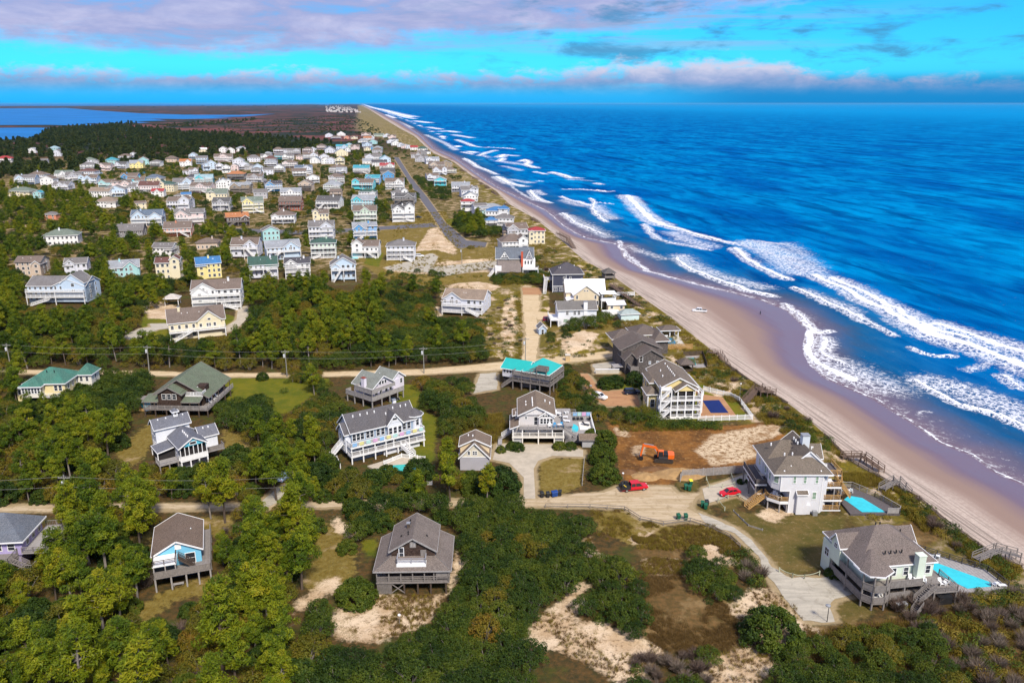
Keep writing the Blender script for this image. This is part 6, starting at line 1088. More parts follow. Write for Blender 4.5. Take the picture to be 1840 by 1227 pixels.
h.wall(-4.8, 5.0, 0, 13, -.4, 7.0, CRM); h.gable(-4.8, 5.0, 0, 13, 7.0, 10.6, METW, CRM, 'y', .5, .4); h.gable(-7.4, 8.2, 5, 12.5, 7.4, 11.4, METW, CRM, 'x', .5, .4); h.wall(-7.4, 8.2, 5, 12.5, -.4, 7.4, CRM); h.wins([-.6, .5], 0, 8.6, .5, .45, 'S', ny=1); h.wins([-3.6, 3.8], 0, 6.0, .7, 1.4); h.win(-.4, 0, 3.6, .8, 1.2); h.win(-4.4, 0, 3.4, .6, 1.8, 'S', DARK); h.win(4.2, 0, 3.6, 1.6, 1.6, 'S', DARK)
h.plane([(-7.8, -.4, 4.8), (-4.82, -.4, 5.6), (-4.82, 5, 5.6), (-7.8, 5, 4.8)], METW); h.wall(-7.4, -4.85, .2, 5, -.4, 2.4, WHITE); h.posts([(-7.5, -.2), (-5.6, -.2)], 2.4, 4.8, WHITE); h.deck(6, 12, -1, 4.8, 4.6, WHITE, WHITE, [[(6.1, -.9), (11.9, -.9), (11.9, 4.7)]], WHITE, 's', [(6.2, -.8), (11.8, -.8), (11.8, 4.6)]); h.hip(6.2, 11.8, -.4, 4.4, 7.4, 8.0, METW, .3); h.posts([(6.4, -.2), (11.6, -.2), (11.6, 4.2)], 4.6, 7.4, WHITE)
h.wall(8, 14.5, -6, -2, -.4, 4.2, CRM); h.plane([(7.6, -6.6, 4.4), (15, -6.6, 4.4), (15, -1.6, 5.0), (7.6, -1.6, 5.0)], METW); h.wins([9.4, 13.2], -6, 3.2, 1.0, 1.1); h.wall(5.5, 12, -9, -6.05, -.4, 2.2, WHITE)
h = House('beach_house', 'white house with grey roof and white deck half hidden by a round evergreen', 24.0, 287.5, 4)
h.wall(-6.8, 7.6, 0, 9, -.4, 6.4, siding((.74, .76, .80))); h.gable(-6.8, 7.6, 0, 9, 6.4, 8.6, roofm((.16, .155, .15)), siding((.74, .76, .80)), 'x', .5, .4); h.chimney(3.4, .2, 0, 9.3, 1.4, 1.0, WHITE); h.wins([-3.4, -.6, 1], 0, 5.2, .8, 1.5, 'S', nx=2); h.wins([-4, -1.6], 0, 2.2, 1.6, 1.2, 'S', glass=GLASSG); h.deck(-10, -6.85, -2, 7, 3.0, WHITE, WHITE, [[(-9.9, 6.9), (-9.9, -1.9), (-5, -1.9)]], WHITE, 'b', [(-9.8, -1.8), (-7, -1.8), (-9.8, 6.8)]); h.wins([2.5, 6], -6.8, 4.8, .9, 1.3, 'W')
GSH = roofm((.20, .17, .16)); GBL = roofm((.12, .15, .19))
h = House('beach_house', 'large grey house with A shaped dormers, a red chimney and a shallow shingled slope', 1.6, 375.2, 0)
h.wall(-9.0, 8.5, 4, 12, -.4, 9.0, siding((.55, .55, .60))); h.gable(-9.2, 8.6, 2, 14, 8.6, 13.0, GBL, siding((.55, .55, .60)), 'x', .4, .4); h.plane([(-8.6, -3.4, 3.2), (2.8, -3.4, 3.2), (2.8, 4.2, 9.6), (-8.6, 4.2, 9.6)], GSH, .25, 'roof'); h.wall(-8.2, 2.4, -2.4, 4, -.4, 3.6, WHITE); h.wall(-9.6, -6.6, -3, 1, -.4, 5.6, WHITE)
h.gable(-6.8, -3.4, 1.5, 6, 9.2, 12.0, GBL, WHITE, 'y', .4, .3); h.gable(5.0, 8.2, .8, 6, 8.6, 12.6, GBL, siding((.30, .30, .36)), 'y', .4, .3); h.chimney(3.2, .6, 5, 12.4, 1.0, 1.0, mat('red_chimney', (.52, .10, .05), .8)); h.wall(3.6, 9.5, .8, 6, -.4, 8.4, WHITE); h.wins([4.8, 6.2, 7.6], .8, 7.0, .7, 1.6); h.deck(3.4, 11, -2.4, .75, 4.2, WHITE, WHITE, [[(3.5, -2.3), (10.9, -2.3), (10.9, .6)]], WHITE, 's', [(3.6, -2.2), (10.8, -2.2)]); h.stairs((-9.8, -1, 4), (-13, -3, .1), 1.2, WHITE, WHITE)
h.wins([-4.6, -5.6], 1.5, 10.0, .7, .8); h.win(6.6, .8, 9.6, .9, .9)
h = mid('garden_shed', 'small blue shed with a grey roof beside the sand road', 975, 601, 10, cat='shed')
h.wall(-1.4, 1.4, 0, 4, -.2, 2.3, siding((.42, .52, .66))); h.gable(-1.4, 1.4, 0, 4, 2.3, 3.6, roofm((.17, .165, .17)), siding((.42, .52, .66)), 'y', .3, .3); h.door(0, 0, 0, .8, 1.8)
h = mid('gazebo', 'white roofed garden gazebo beside the tall white woodland house', 311, 547, 10, cat='gazebo')
h.posts([(-2.6, -2), (2.6, -2), (2.6, 2), (-2.6, 2)], -.1, 3, WHITE); h.hip(-2.8, 2.8, -2.2, 2.2, 3.0, 4.6, roofm((.60, .56, .52)), .4)
h = mid('gazebo', 'dark hip roofed gazebo on the walkway above the beach', 1093, 505, 10, cat='gazebo')
h.posts([(-2.2, -2.2), (2.2, -2.2), (2.2, 2.2), (-2.2, 2.2)], -.6, 4.4, GREYWOOD); h.wall(-2.6, 2.6, -2.6, 2.6, 1.9, 2.1, GREYWOOD, 'deck_floor'); h.cone([(-3, -3), (3, -3), (3, 3), (-3, 3)], 4.4, (0, 0, 6.4), roofm((.09, .085, .085)), GREYWOOD); h.rail([(-2.5, -2.5), (2.5, -2.5), (2.5, 2.5), (-2.5, 2.5), (-2.5, -2.5)], 2.1, GREYWOOD, .9, 's')
h = mid('shore_hut', 'pale aqua low hut beyond the yellow house by the dunes', 1132, 576, 10, cat='hut')
h.wall(-3.6, 3.6, 0, 4, -.3, 2.6, siding((.62, .76, .76))); h.hip(-3.6, 3.6, 0, 4, 2.6, 4.2, roofm((.34, .42, .42)), .4)

# ================================================================== vehicles
def paint(key, c): return mat(key, c, .25, .05, 1, None, .5)
TYRE = mat('tyre_rubber', (.015, .015, .016), .85, .1); RIM = mat('wheel_rim', (.45, .46, .47), .35, .1, 2, None, .5, 0, .6); CGLASS = mat('car_glass', (.02, .024, .03), .08, .1, 1, None, .6); LAMPW = mat('headlight_lens', (.75, .75, .72), .2, .05); LAMPR = mat('tail_light_lens', (.45, .02, .02), .3, .05)
WHEEL_T = MB().lathe([(.30, -.1), (.34, -.07), (.34, .07), (.30, .1)], 14).mesh('tyre', TYRE, True); WHEEL_R = MB().lathe([(.21, -.105), (.21, .105), (.08, .12)], 10).mesh('rim', RIM)
def loft(stations, ring):
    b_ = MB(); n = None
    for st in stations:
        r = ring(*st); n = len(r); b_.v += r
    for i in range(len(stations) - 1):
        for k in range(n): b_.f.append((i * n + k, i * n + (k + 1) % n, (i + 1) * n + (k + 1) % n, (i + 1) * n + k))
    b_.f.append(tuple(range(n))[::-1]); b_.f.append(tuple((len(stations) - 1) * n + k for k in range(n))); return b_
def car(label, px, py, rot, m, kind='sedan', cat='car', scale=1.0, z=.06):
    x, y = P(px, py); root = tag(empty({'pickup': 'pickup_truck', 'suv': 'parked_car'}.get(kind, 'parked_car'), x, y, rot, z), label, cat)
    root.scale = (scale,) * 3
    ring = lambda X, w_, zl, zb: [(X, -w_ * .92, zl), (X, w_ * .92, zl), (X, w_, (zl + zb) / 2), (X, w_ * .93, zb), (X, -w_ * .93, zb), (X, -w_, (zl + zb) / 2)]
    if kind == 'sedan':
        L = [(-2.3, .70, .42, .80), (-2.2, .82, .28, .92), (-1.3, .90, .22, .98), (.9, .90, .22, .93), (1.7, .88, .24, .84), (2.25, .78, .30, .70), (2.35, .60, .40, .60)]; cab = [(-1.75, .72, .95), (-.95, .60, 1.40), (.35, .60, 1.42), (1.15, .74, .92)]; wx_ = (-1.4, 1.45)
    elif kind == 'suv':
        L = [(-2.35, .78, .45, 1.0), (-2.25, .90, .34, 1.08), (-1.3, .95, .28, 1.10), (1.0, .95, .28, 1.06), (1.8, .93, .30, 1.0), (2.3, .84, .36, .88), (2.4, .64, .45, .75)]; cab = [(-2.2, .80, 1.08), (-1.9, .70, 1.68), (.3, .68, 1.72), (1.15, .82, 1.05)]; wx_ = (-1.45, 1.5)
    else:
        L = [(-2.95, .92, .55, 1.0), (-2.9, .95, .45, 1.05), (-.6, .97, .40, 1.08), (.9, .97, .40, 1.08), (1.9, .96, .42, 1.04), (2.7, .90, .45, .96), (2.85, .74, .52, .85)]; cab = [(-.95, .86, 1.08), (-.8, .76, 1.78), (.9, .74, 1.80), (1.65, .86, 1.06)]; wx_ = (-1.85, 1.85)
    bd = loft(L, ring).build('body', m, root, False)
    c = cab; g = MB(); q = [(c[0][0], c[0][1], c[0][2] - .03), (c[3][0], c[3][1], c[3][2] - .03), (c[2][0], c[2][1], c[2][2]), (c[1][0], c[1][1], c[1][2])]
    g.add([(a, -b_, z_) for a, b_, z_ in q] + [(a, b_, z_) for a, b_, z_ in q], [(0, 1, 2, 3), (7, 6, 5, 4), (1, 5, 6, 2), (0, 3, 7, 4), (3, 2, 6, 7)]); g.build('windows', CGLASS, root)
    rf = MB().box(c[1][0] - .08, c[2][0] + .12, -c[1][1] - .02, c[1][1] + .02, c[1][2] - .03, c[1][2] + .05)
    for s_ in (-1, 1):
        for a, b_ in ((0, 1), (3, 2)): rf.beam((c[a][0], s_ * c[a][1], c[a][2]), (c[b_][0], s_ * c[b_][1], c[b_][2]), .09, .09)
        xm = (c[1][0] + c[2][0]) / 2; rf.beam((xm, s_ * (c[1][1] + c[0][1]) / 2 * 1.06 + s_ * .04, c[0][2]), (xm, s_ * c[1][1] + s_ * .01, c[1][2]), .09, .07)
    rf.build('cabin', m, root)
    if kind == 'pickup': MB().box(-2.8, -1.05, -.8, .8, 1.06, 1.10).build('bed', BLACK, root)
    for X in wx_:
        for s_ in (-1, 1):
            t_ = obj('wheel', WHEEL_T, root, (X, s_ * .82, .34)); t_.rotation_euler = (R(90), 0, 0); r_ = obj('rim', WHEEL_R, t_)
    for s_ in (-1, 1):
        MB().box(L[-1][0] - .12, L[-1][0] + .02, s_ * .55 - .17, s_ * .55 + .17, L[-1][3] - .10, L[-1][3] + .06).build('headlight', LAMPW, root); MB().box(L[0][0] - .03, L[0][0] + .1, s_ * .6 - .14, s_ * .6 + .14, L[0][3] - .2, L[0][3] - .02).build('tail_light', LAMPR, root)
    return root
RED, DRED = paint('red_paint', (.55, .008, .02)), paint('dark_red_paint', (.25, .01, .03)); NAVYP, BLKP, WHP, BLUP = paint('navy_paint', (.012, .02, .05)), paint('black_paint', (.012, .012, .014)), paint('white_car_paint', (.78, .78, .80)), paint('pale_blue_paint', (.30, .42, .62))
car('red sedan parked on the concrete pad of the light grey house', 1311, 889, 197, RED)
pk = car('red pickup truck with a black equipment bed beside the cleared lot', 1139, 880, 12, RED, 'pickup', 'truck', 1.05)
eq = MB().box(-3.0, -1.0, -1.0, 1.0, .62, 1.25).box(-2.9, -2.0, -.9, -.2, 1.25, 1.75).box(-1.9, -1.2, .1, .85, 1.25, 1.7); eq.tube([(-2.6, .5, 1.3), (-2.2, .6, 1.95), (-1.4, .4, 1.9), (-1.1, .2, 1.3)], .09, 6); eq.lathe([(.3, 1.25), (.34, 1.6), (.2, 1.8)], 8, -2.4, .5); eq.build('equipment_bed', BLACK, pk); MB().beam((-2.6, -.92, 1.8), (-2.0, -.92, 1.3), .06, .12).build('boom_arm', mat('yellow_paint', (.75, .55, .05), .5), pk)
car('white pickup truck driving on the wet edge of the beach sand', 1257, 556, 168, WHP, 'pickup', 'truck', z=-1.15)
car('dark navy car parked by the yellow house on clay pavers', 1135, 708, 5, NAVYP, 'suv'); car('black car under the deck of the mint house', 1513, 1040, -50, BLKP, 'suv'); car('white car half hidden by the hedge beside the clay driveway', 1077, 716, -40, WHP, 'suv')
car('pale blue car among the trees by the dirt track', 511, 860, 75, BLUP, 'sedan'); car('dark red car outside the white house with the evergreen', 986, 577, 2, DRED, 'suv'); car('black covered buggy beside the pale lilac house', 707, 720, 20, BLKP, 'sedan', 'buggy', .75); car('white car parked beside the gravel cul de sac', 754, 462, 0, WHP, 'suv')
car('dark car on the drive of the tall white and turquoise house', 752, 392, 0, NAVYP, 'sedan'); car('dark car beside the rust red house', 549, 378, 10, NAVYP, 'suv')

# ---- excavator
x, y = P(1192, 828); ex = tag(empty('excavator', x, y, 172, .1), 'orange crawler excavator digging in the cleared brown lot', 'excavator'); ex.scale = (.95,) * 3
ORANGE = paint('orange_paint', (.72, .13, .012)); TRK = mat('track_steel', (.045, .035, .028), .8, .2, 3)
for s_ in (-1, 1):
    prof = [(-1.9 + .42 * math.sin(R(a)) * -1, .42 + .42 * math.cos(R(a))) for a in range(0, 181, 30)] + [(1.9 + .42 * math.sin(R(a)), .42 - .42 * math.cos(R(a))) for a in range(0, 181, 30)]
    n = len(prof); b_ = MB(); b_.add([(a, s_ * 1.25 - .3, z_) for a, z_ in prof] + [(a, s_ * 1.25 + .3, z_) for a, z_ in prof], [tuple(range(n)), tuple(range(n, 2 * n))[::-1]] + [(i, n + i, n + (i + 1) % n, (i + 1) % n) for i in range(n)])
    tr = b_.build('track', TRK, ex)
    for i in range(12): obj('track_plate', MB().box(-.1, .1, -.32, .32, 0, .05).mesh('track_plate', TRK), tr, (-1.8 + i * .33, s_ * 1.25, .84))
MB().box(-.9, .9, -.95, .95, .5, .95).build('undercarriage', BLACK, ex)
MB().prism([(-2.2, -1.0), (-1.9, -1.35), (1.2, -1.35), (1.2, 1.35), (-1.9, 1.35), (-2.2, 1.0)], 1.0, 1.55).build('turntable', mat('dark_grey_steel', (.05, .05, .055), .6), ex); MB().prism([(-2.5, -.9), (-2.1, -1.38), (-1.0, -1.38), (-1.0, 1.38), (-2.1, 1.38), (-2.5, .9)], 1.1, 2.1).build('counterweight', ORANGE, ex); MB().box(-1.0, 1.1, -1.35, -.35, 1.55, 2.05).box(-1.0, .2, .35, 1.35, 1.55, 2.2).build('engine_cover', BLACK, ex)
cb = MB().add([(.15, .3, 1.55), (1.5, .3, 1.55), (1.35, .3, 2.9), (.2, .3, 2.95), (.15, 1.3, 1.55), (1.5, 1.3, 1.55), (1.35, 1.3, 2.9), (.2, 1.3, 2.95)], [(0, 1, 2, 3), (7, 6, 5, 4), (1, 5, 6, 2), (0, 3, 7, 4), (3, 2, 6, 7), (0, 4, 5, 1)]).build('cab', CGLASS, ex); MB().box(.1, 1.42, .25, 1.35, 2.9, 3.0).beam((1.5, .3, 1.55), (1.35, .3, 2.9), .1).beam((1.5, 1.3, 1.55), (1.35, 1.3, 2.9), .1).beam((.15, 1.3, 1.55), (.2, 1.3, 2.95), .1).build('cab_frame', ORANGE, cb)
MB().beam((.9, 0, 1.7), (2.2, 0, 3.5), .5, .55).beam((2.1, 0, 3.42), (5.2, 0, 3.75), .42, .5).build('boom', ORANGE, ex); MB().beam((5.0, 0, 4.1), (5.6, 0, .9), .34, .42).build('stick', ORANGE, ex); MB().tube([(1.3, .3, 1.5), (2.3, .3, 3.1)], .1).tube([(2.6, 0, 3.95), (4.9, 0, 4.25)], .09).tube([(5.45, 0, 3.3), (5.9, 0, 1.2)], .08).build('hydraulic_cylinder', METAL, ex)
MB().add([(5.2, -.55, 1.0), (6.0, -.55, .95), (6.0, -.55, .2), (5.3, -.55, -.05), (4.9, -.55, .3), (5.2, .55, 1.0), (6.0, .55, .95), (6.0, .55, .2), (5.3, .55, -.05), (4.9, .55, .3)], [(0, 1, 2, 3, 4), (9, 8, 7, 6, 5), (0, 5, 6, 1), (1, 6, 7, 2), (2, 7, 8, 3), (4, 9, 5, 0)]).build('bucket', BLACK, ex)

# ---- spoil heaps in the cleared lot
HEAP = mat('spoil_sand', (.36, .225, .10), .95, .3, .9, 'concrete', .1); HEAP2 = mat('spoil_earth', (.16, .085, .04), .95, .3, .9, 'concrete', .1)
for i, (px, py, rx, ry, hh, m, lb) in enumerate([(1222, 852, 5.5, 3.2, 1.4, HEAP, 'long tan sand heap behind the wooden fence end'), (1160, 856, 3.4, 2.2, .9, HEAP, 'small tan sand heap beside the red pickup truck'), (1128, 848, 2.0, 1.6, .7, HEAP2, 'low brown earth heap near the dark hedge'), (1180, 842, 3.6, 1.4, .6, HEAP2, 'low brown earth heap below the excavator bucket')]):
    x, y = P(px, py); g = np.linspace(-1.25, 1.25, 26); U, V = np.meshgrid(g, g); rr = np.hypot(U, V)
    Z = hh * np.clip(1.15 - rr, 0, 1) * (1 + .9 * fbm(U * rx + px, V * ry, 1.6, i)) + fbm(U * rx, V * ry + px, .9, 5) * .18 - .12
    tag(grid_mesh('spoil_heap', x + U * rx, y + V * ry, Z, m, kind='thing'), lb, 'heap')

# ================================================================== bins
BINC = {}
def bin_(px, py, c, cn, label, group=None, rot=0):
    x, y = P(px, py); m = mat('bin_' + cn, c, .5, .12); root = tag(empty('wheelie_bin', x, y, rot + random.Random(px).uniform(-20, 20), .06), label, 'bin', group)
    if cn not in BINC:
        b_ = loft([(.12, .24, 0, 0), (1.0, .31, 0, 0)], lambda z_, w_, a, c_: [(-w_, -w_ * 1.1, z_), (w_, -w_ * 1.1, z_), (w_, w_ * 1.2, z_), (-w_, w_ * 1.2, z_)]); l_ = MB().add([(-.34, -.4, 1.0), (.34, -.4, 1.0), (.34, .42, 1.06), (-.34, .42, 1.06), (-.3, -.34, 1.06), (.3, -.34, 1.06), (.3, .38, 1.14), (-.3, .38, 1.14)], [(3, 2, 1, 0), (4, 5, 6, 7), (0, 1, 5, 4), (1, 2, 6, 5), (2, 3, 7, 6), (3, 0, 4, 7)])
        BINC[cn] = (b_.mesh('bin_body', m), l_.mesh('lid', m if cn != 'yellow_lid' else mat('bin_yellow', (.75, .65, .03), .5)))
    obj('bin_body', BINC[cn][0], root); obj('lid', BINC[cn][1], root)
    for s_ in (-.27, .27): o = obj('wheel', WHEEL_T, root, (s_, .32, .12)); o.scale = (.35, .35, .4); o.rotation_euler = (0, R(90), 0)
    root.scale = (1.15,) * 3
GRN, BLKB, BLUB = (.01, .10, .055), (.02, .022, .024), (.01, .05, .22)
for a in [(974, 894, BLKB, 'black', 'black bin, leftmost of five at the end of the forecourt'), (984.5, 894, BLKB, 'black', 'black bin, second of five at the end of the forecourt'), (994, 893, BLUB, 'blue', 'blue bin, third of five at the end of the forecourt'), (999, 892, BLUB, 'blue', 'blue bin, fourth of five at the end of the forecourt'), (1006, 891, BLKB, 'black', 'black bin, rightmost of five at the end of the forecourt'),
          (1232, 880, GRN, 'green', 'dark green bin left of the pair below the wooden fence'), (1239, 882, GRN, 'green', 'dark green bin right of the pair below the wooden fence'), (1241, 872, GRN, 'yellow_lid', 'green bin with a yellow lid below the wooden fence end'),
          (1262, 911, GRN, 'green', 'green bin left of the cluster beside the gravel turning circle'), (1270, 909, BLKB, 'black', 'black bin at the top of the cluster beside the gravel turning circle'), (1268, 915, GRN, 'green', 'green bin at the front of the cluster beside the gravel turning circle'), (1219, 934, GRN, 'green', 'green bin left of the pair at the driveway mouth'), (1232, 934, GRN, 'green', 'green bin right of the pair at the driveway mouth')]: bin_(*a, group='wheelie bins')

# ================================================================== pools set in the ground
def pool(label, pts, m, rim, sur=None, name='swimming_pool'):
    w_ = PP(pts); cx, cy = sum(p[0] for p in w_) / len(w_), sum(p[1] for p in w_) / len(w_); root = tag(empty(name, cx, cy), label, 'pool'); q = [(a - cx, c - cy) for a, c in w_]
    big = [(a * 1 + .6 * a / math.hypot(a, c), c + .6 * c / math.hypot(a, c)) for a, c in q]; MB().prism(big, -.2, .22).build('coping', rim, root); MB().prism(q, .1, .25).build('pool_water', m, root)
    if sur: MB().prism([(a - cx, c - cy) for a, c in PP(sur)], -.2, .19).build('terrace', rim if not isinstance(sur, tuple) else rim, root)
CLAY = RM['brick']
pool('pool under a dark blue cover on a clay paved terrace', [(1262, 721), (1292, 720), (1309, 743), (1277, 743)], COVER, CLAY, [(1255, 708), (1299, 715), (1323, 748), (1256, 752)])
pool('blue rectangular pool in front of the open white pavilion', [(1190, 608), (1208, 607), (1216, 619), (1194, 620)], POOLBLUE, PALECONC, [(1186, 603), (1218, 602), (1232, 622), (1186, 624)])
pool('teal pool on a grey deck beside the dark gazebo', [(1230, 645), (1248, 644), (1251, 657), (1234, 658)], mat('pool_teal', (.02, .36, .38), .15), PALEWOOD, [(1222, 641), (1262, 640), (1268, 660), (1228, 663)])
pool('turquoise pool beside the brown shingled house', [(250, 726), (270, 724), (272, 738), (262, 740)], POOL, NEWWOOD, [(246, 712), (271, 712), (272, 742), (250, 738)])
pool('teal pool behind the pines in front of the long blue grey house', [(676, 845), (700, 838), (745, 834), (748, 846), (715, 852)], mat('pool_green', (.02, .42, .38), .15), CONC, [(660, 838), (712, 822), (762, 826), (764, 846), (700, 858)])
pool('small turquoise pool in front of the white brown roofed house', [(630, 461), (642, 460), (644, 465), (632, 466)], POOL, PALECONC); pool('blue covered pool beside the beige house', [(768, 556), (784, 555), (786, 559), (768, 560)], COVER, PALECONC)
pool('small turquoise pool beside the house with the red chimney', [(956, 486), (968, 485), (970, 488), (958, 489)], POOL, PALECONC, [(948, 484), (985, 483), (988, 491), (950, 492)])
pool('long blue pool among the far left houses', [(170, 311), (184, 310), (184, 314), (170, 315)], POOLBLUE, PALECONC); pool('long blue pool right of the far left houses', [(238, 310), (264, 309), (264, 312), (238, 313)], POOLBLUE, PALECONC)

# ================================================================== fences, walks, poles
def fence(name, label, pts, hgt, m, panel='plank', z=0.0, gap=2.2, cat='fence'):
    w_ = PP(pts); cx, cy = w_[0]; root = tag(empty(name, cx, cy, 0, z), label, cat); q = [(a - cx, c - cy) for a, c in w_]; pm = MB().box(-.07, .07, -.07, .07, -.4, hgt + .1).mesh('post', m)
    for (x0, y0), (x1, y1) in zip(q[:-1], q[1:]):
        L = math.hypot(x1 - x0, y1 - y0); n = max(1, round(L / gap))
        for i in range(n):
            a, c = (x0 + (x1 - x0) * i / n, y0 + (y1 - y0) * i / n), (x0 + (x1 - x0) * (i + 1) / n, y0 + (y1 - y0) * (i + 1) / n); obj('post', pm, root, (*a, 0)); b_ = MB(); l_ = L / n
            if panel == 'plank':
                k = max(2, int(l_ / .19)); rr = random.Random(i)
                for j in range(k):
                    f = (j + .5) / k; xx, yy = a[0] + (c[0] - a[0]) * f, a[1] + (c[1] - a[1]) * f; hh = hgt * (1 + rr.uniform(-.03, .02)); d = ((c[0] - a[0]) / l_ * .075, (c[1] - a[1]) / l_ * .075)
                    b_.beam((xx - d[0], yy - d[1], hh / 2), (xx + d[0], yy + d[1], hh / 2), .03, hh)
            elif panel == 'picket':
                for zz in (.3, hgt - .2): b_.beam((*a, zz), (*c, zz), .05, .1)
                k = max(2, int(l_ / .22))
                for j in range(k): f = (j + .5) / k; xx, yy = a[0] + (c[0] - a[0]) * f, a[1] + (c[1] - a[1]) * f; b_.beam((xx, yy, .1), (xx, yy, hgt), .1, .04)
            elif panel == 'rail':
                for zz in (.45, .95): b_.beam((*a, zz), (*c, zz), .06, .12)
            elif panel == 'rope':
                prev = None
                for j in range(7): f = j / 6; p_ = (a[0] + (c[0] - a[0]) * f, a[1] + (c[1] - a[1]) * f, hgt - .05 - .5 * (f - f * f) * 1.6); (b_.beam(prev, p_, .07) if prev else None); prev = p_
            b_.build({'rope': 'rope', 'rail': 'rail'}.get(panel, 'fence_panel'), m, root)
        obj('post', pm, root, (x1, y1, 0))
    return root
fence('plank_fence', 'weathered plank fence between the cleared lot and the light grey house', [(1222, 866), (1226, 858), (1300, 852), (1372, 846)], 1.9, PALEWOOD)
fence('picket_fence', 'white picket fence around the blue covered pool', [(1254, 757), (1352, 754), (1328, 722), (1312, 714), (1264, 702)], 1.5, WHITE, 'picket'); fence('plank_fence', 'new orange plank fence beside the blue pavilion pool', [(1196, 628), (1244, 627)], 1.9, NEWWOOD)
fence('pool_fence', 'white rail fence around the patio of the long blue grey house', [(690, 836), (722, 823), (764, 828), (764, 848), (740, 856)], 1.2, WHITE, 'picket'); fence('pool_fence', 'white curved gate fence left of the long blue grey house', [(578, 836), (590, 828), (606, 828), (612, 842)], 1.3, WHITE, 'picket')
ROPE = mat('pale_rope', (.42, .45, .33), .9); fence('rope_fence', 'sagging rope fence along the lawn edge by the mint house driveway', [(1400, 1028), (1424, 1038), (1445, 1040), (1472, 1034)], .9, ROPE, 'rope', 0, 3.4); fence('rope_fence', 'rope fence around the upper grass island by the red sedan', [(1269, 863), (1274, 877), (1298, 877), (1320, 872), (1314, 857)], .9, ROPE, 'rope', 0, 3.6); fence('rope_fence', 'rope fence around the lower grass island by the red sedan', [(1302, 918), (1290, 902), (1308, 896), (1328, 893), (1340, 905)], .9, ROPE, 'rope', 0, 3.2)
fence('post_fence', 'low brown post fence along the gravel turning circle', [(980, 912), (1060, 913), (1122, 917), (1150, 935), (1192, 944), (1240, 938), (1275, 949), (1312, 968), (1330, 985)], .7, GREYWOOD, 'rail', 0, 4.0); fence('plank_fence', 'dark plank fence around the teal pool by the gazebo', [(1228, 640), (1262, 638), (1270, 660)], 1.6, DARKWOOD)
fence('plank_fence', 'weathered fence along the walk on the east side of the golden lawn', [(1050, 826), (1046, 872)], .6, PALEWOOD, 'rail'); fence('timber_edge', 'timber edging of the planted bed below the light grey house', [(1318, 919), (1345, 945), (1370, 953)], .35, PALEWOOD, 'plank', cat='edging')
SANDF = mat('sand_fence_slats', (.20, .15, .12), .9, .2, 3)
off = lambda pts, dx, dy: [(a + dx, b_ + dy) for a, b_ in pts]
for lb, sl in [('slatted sand fence along the dune foot beside the mint house', DUNE_PX[0:4]), ('slatted sand fence along the dune foot beside the light grey house', DUNE_PX[3:7]), ('slatted sand fence along the dune foot by the yellow house', DUNE_PX[8:12])]:
    fence('sand_fence', lb, off(sl[::-1], -5, 2), 1.0, SANDF, 'picket', .2, 3.0)
def walk(label, pts, zs, wd=1.5, m=None, name='boardwalk'):
    m = m or GREYWOOD; w_ = PP(pts); cx, cy = w_[0]; h = House(name, label, cx, cy, 0, 'boardwalk'); q = [(a - cx, c - cy) for a, c in w_]
    for (x0, y0), (x1, y1), z0, z1 in zip(q[:-1], q[1:], zs[:-1], zs[1:]):
        L = math.hypot(x1 - x0, y1 - y0); nx, ny = -(y1 - y0) / L * wd / 2, (x1 - x0) / L * wd / 2; n = max(2, int(L / .5)); b_ = MB()
        for i in range(n): f = (i + .5) / n; xx, yy, zz = x0 + (x1 - x0) * f, y0 + (y1 - y0) * f, z0 + (z1 - z0) * f; b_.beam((xx - nx, yy - ny, zz), (xx + nx, yy + ny, zz), L / n * .93, .06)
        h.part('walk_deck', b_, m); r_ = MB()
        for g in (-1, 1):
            for zz in (.5, 1.0): r_.beam((x0 + nx * g, y0 + ny * g, z0 + zz), (x1 + nx * g, y1 + ny * g, z1 + zz), .08, .12)
            k = max(1, round(L / 2.4))
            for i in range(k + 1):
                f = i / k; xx, yy, zz = x0 + (x1 - x0) * f + nx * g, y0 + (y1 - y0) * f + ny * g, z0 + (z1 - z0) * f; h.post(xx, yy, min(zz - 1.6, -1.2), zz + 1.02, m, .08)
        h.part('railing', r_, m)
    return h
BROWNW = mat('brown_wood', (.17, .115, .085), .9, .2, 2, 'boards')
walk('wooden beach stairs below the dark shingle house', [(1272, 640), (1292, 644), (1312, 662)], [1.6, 1.6, -1.0], 1.8, BROWNW); walk('wooden dune stairs of the yellow house with a landing', [(1336, 728), (1362, 708), (1372, 718), (1388, 712)], [.6, 2.2, 2.2, 1.6], 2.0, BROWNW); walk('brown dune crossing beside the light grey house', [(1512, 826), (1550, 826), (1584, 846)], [.9, .9, .3], 1.5, BROWNW); walk('grey ramp from the pool deck of the light grey house to the beach', [(1584, 884), (1610, 872), (1632, 888)], [.8, 1.2, .2], 1.6)
walk('grey boardwalk from the mint house pool deck toward the beach', [(1752, 1012), (1790, 1000), (1830, 1003)], [.9, 1.4, .6], 1.6); walk('long dune walk below the dark roofed gazebo', [(1098, 520), (1125, 540), (1145, 552), (1172, 562)], [2.1, 2.0, 1.4, -.6], 2.0, BROWNW); walk('dune walk from the cream metal roofed house', [(1108, 535), (1140, 536)], [1.2, 1.6], 1.6, WHITE); walk('wooden beach stairs beside the red roofed cream house', [(1002, 428), (1020, 436), (1032, 446)], [3.0, 2.6, -.8], 2.2, BROWNW)
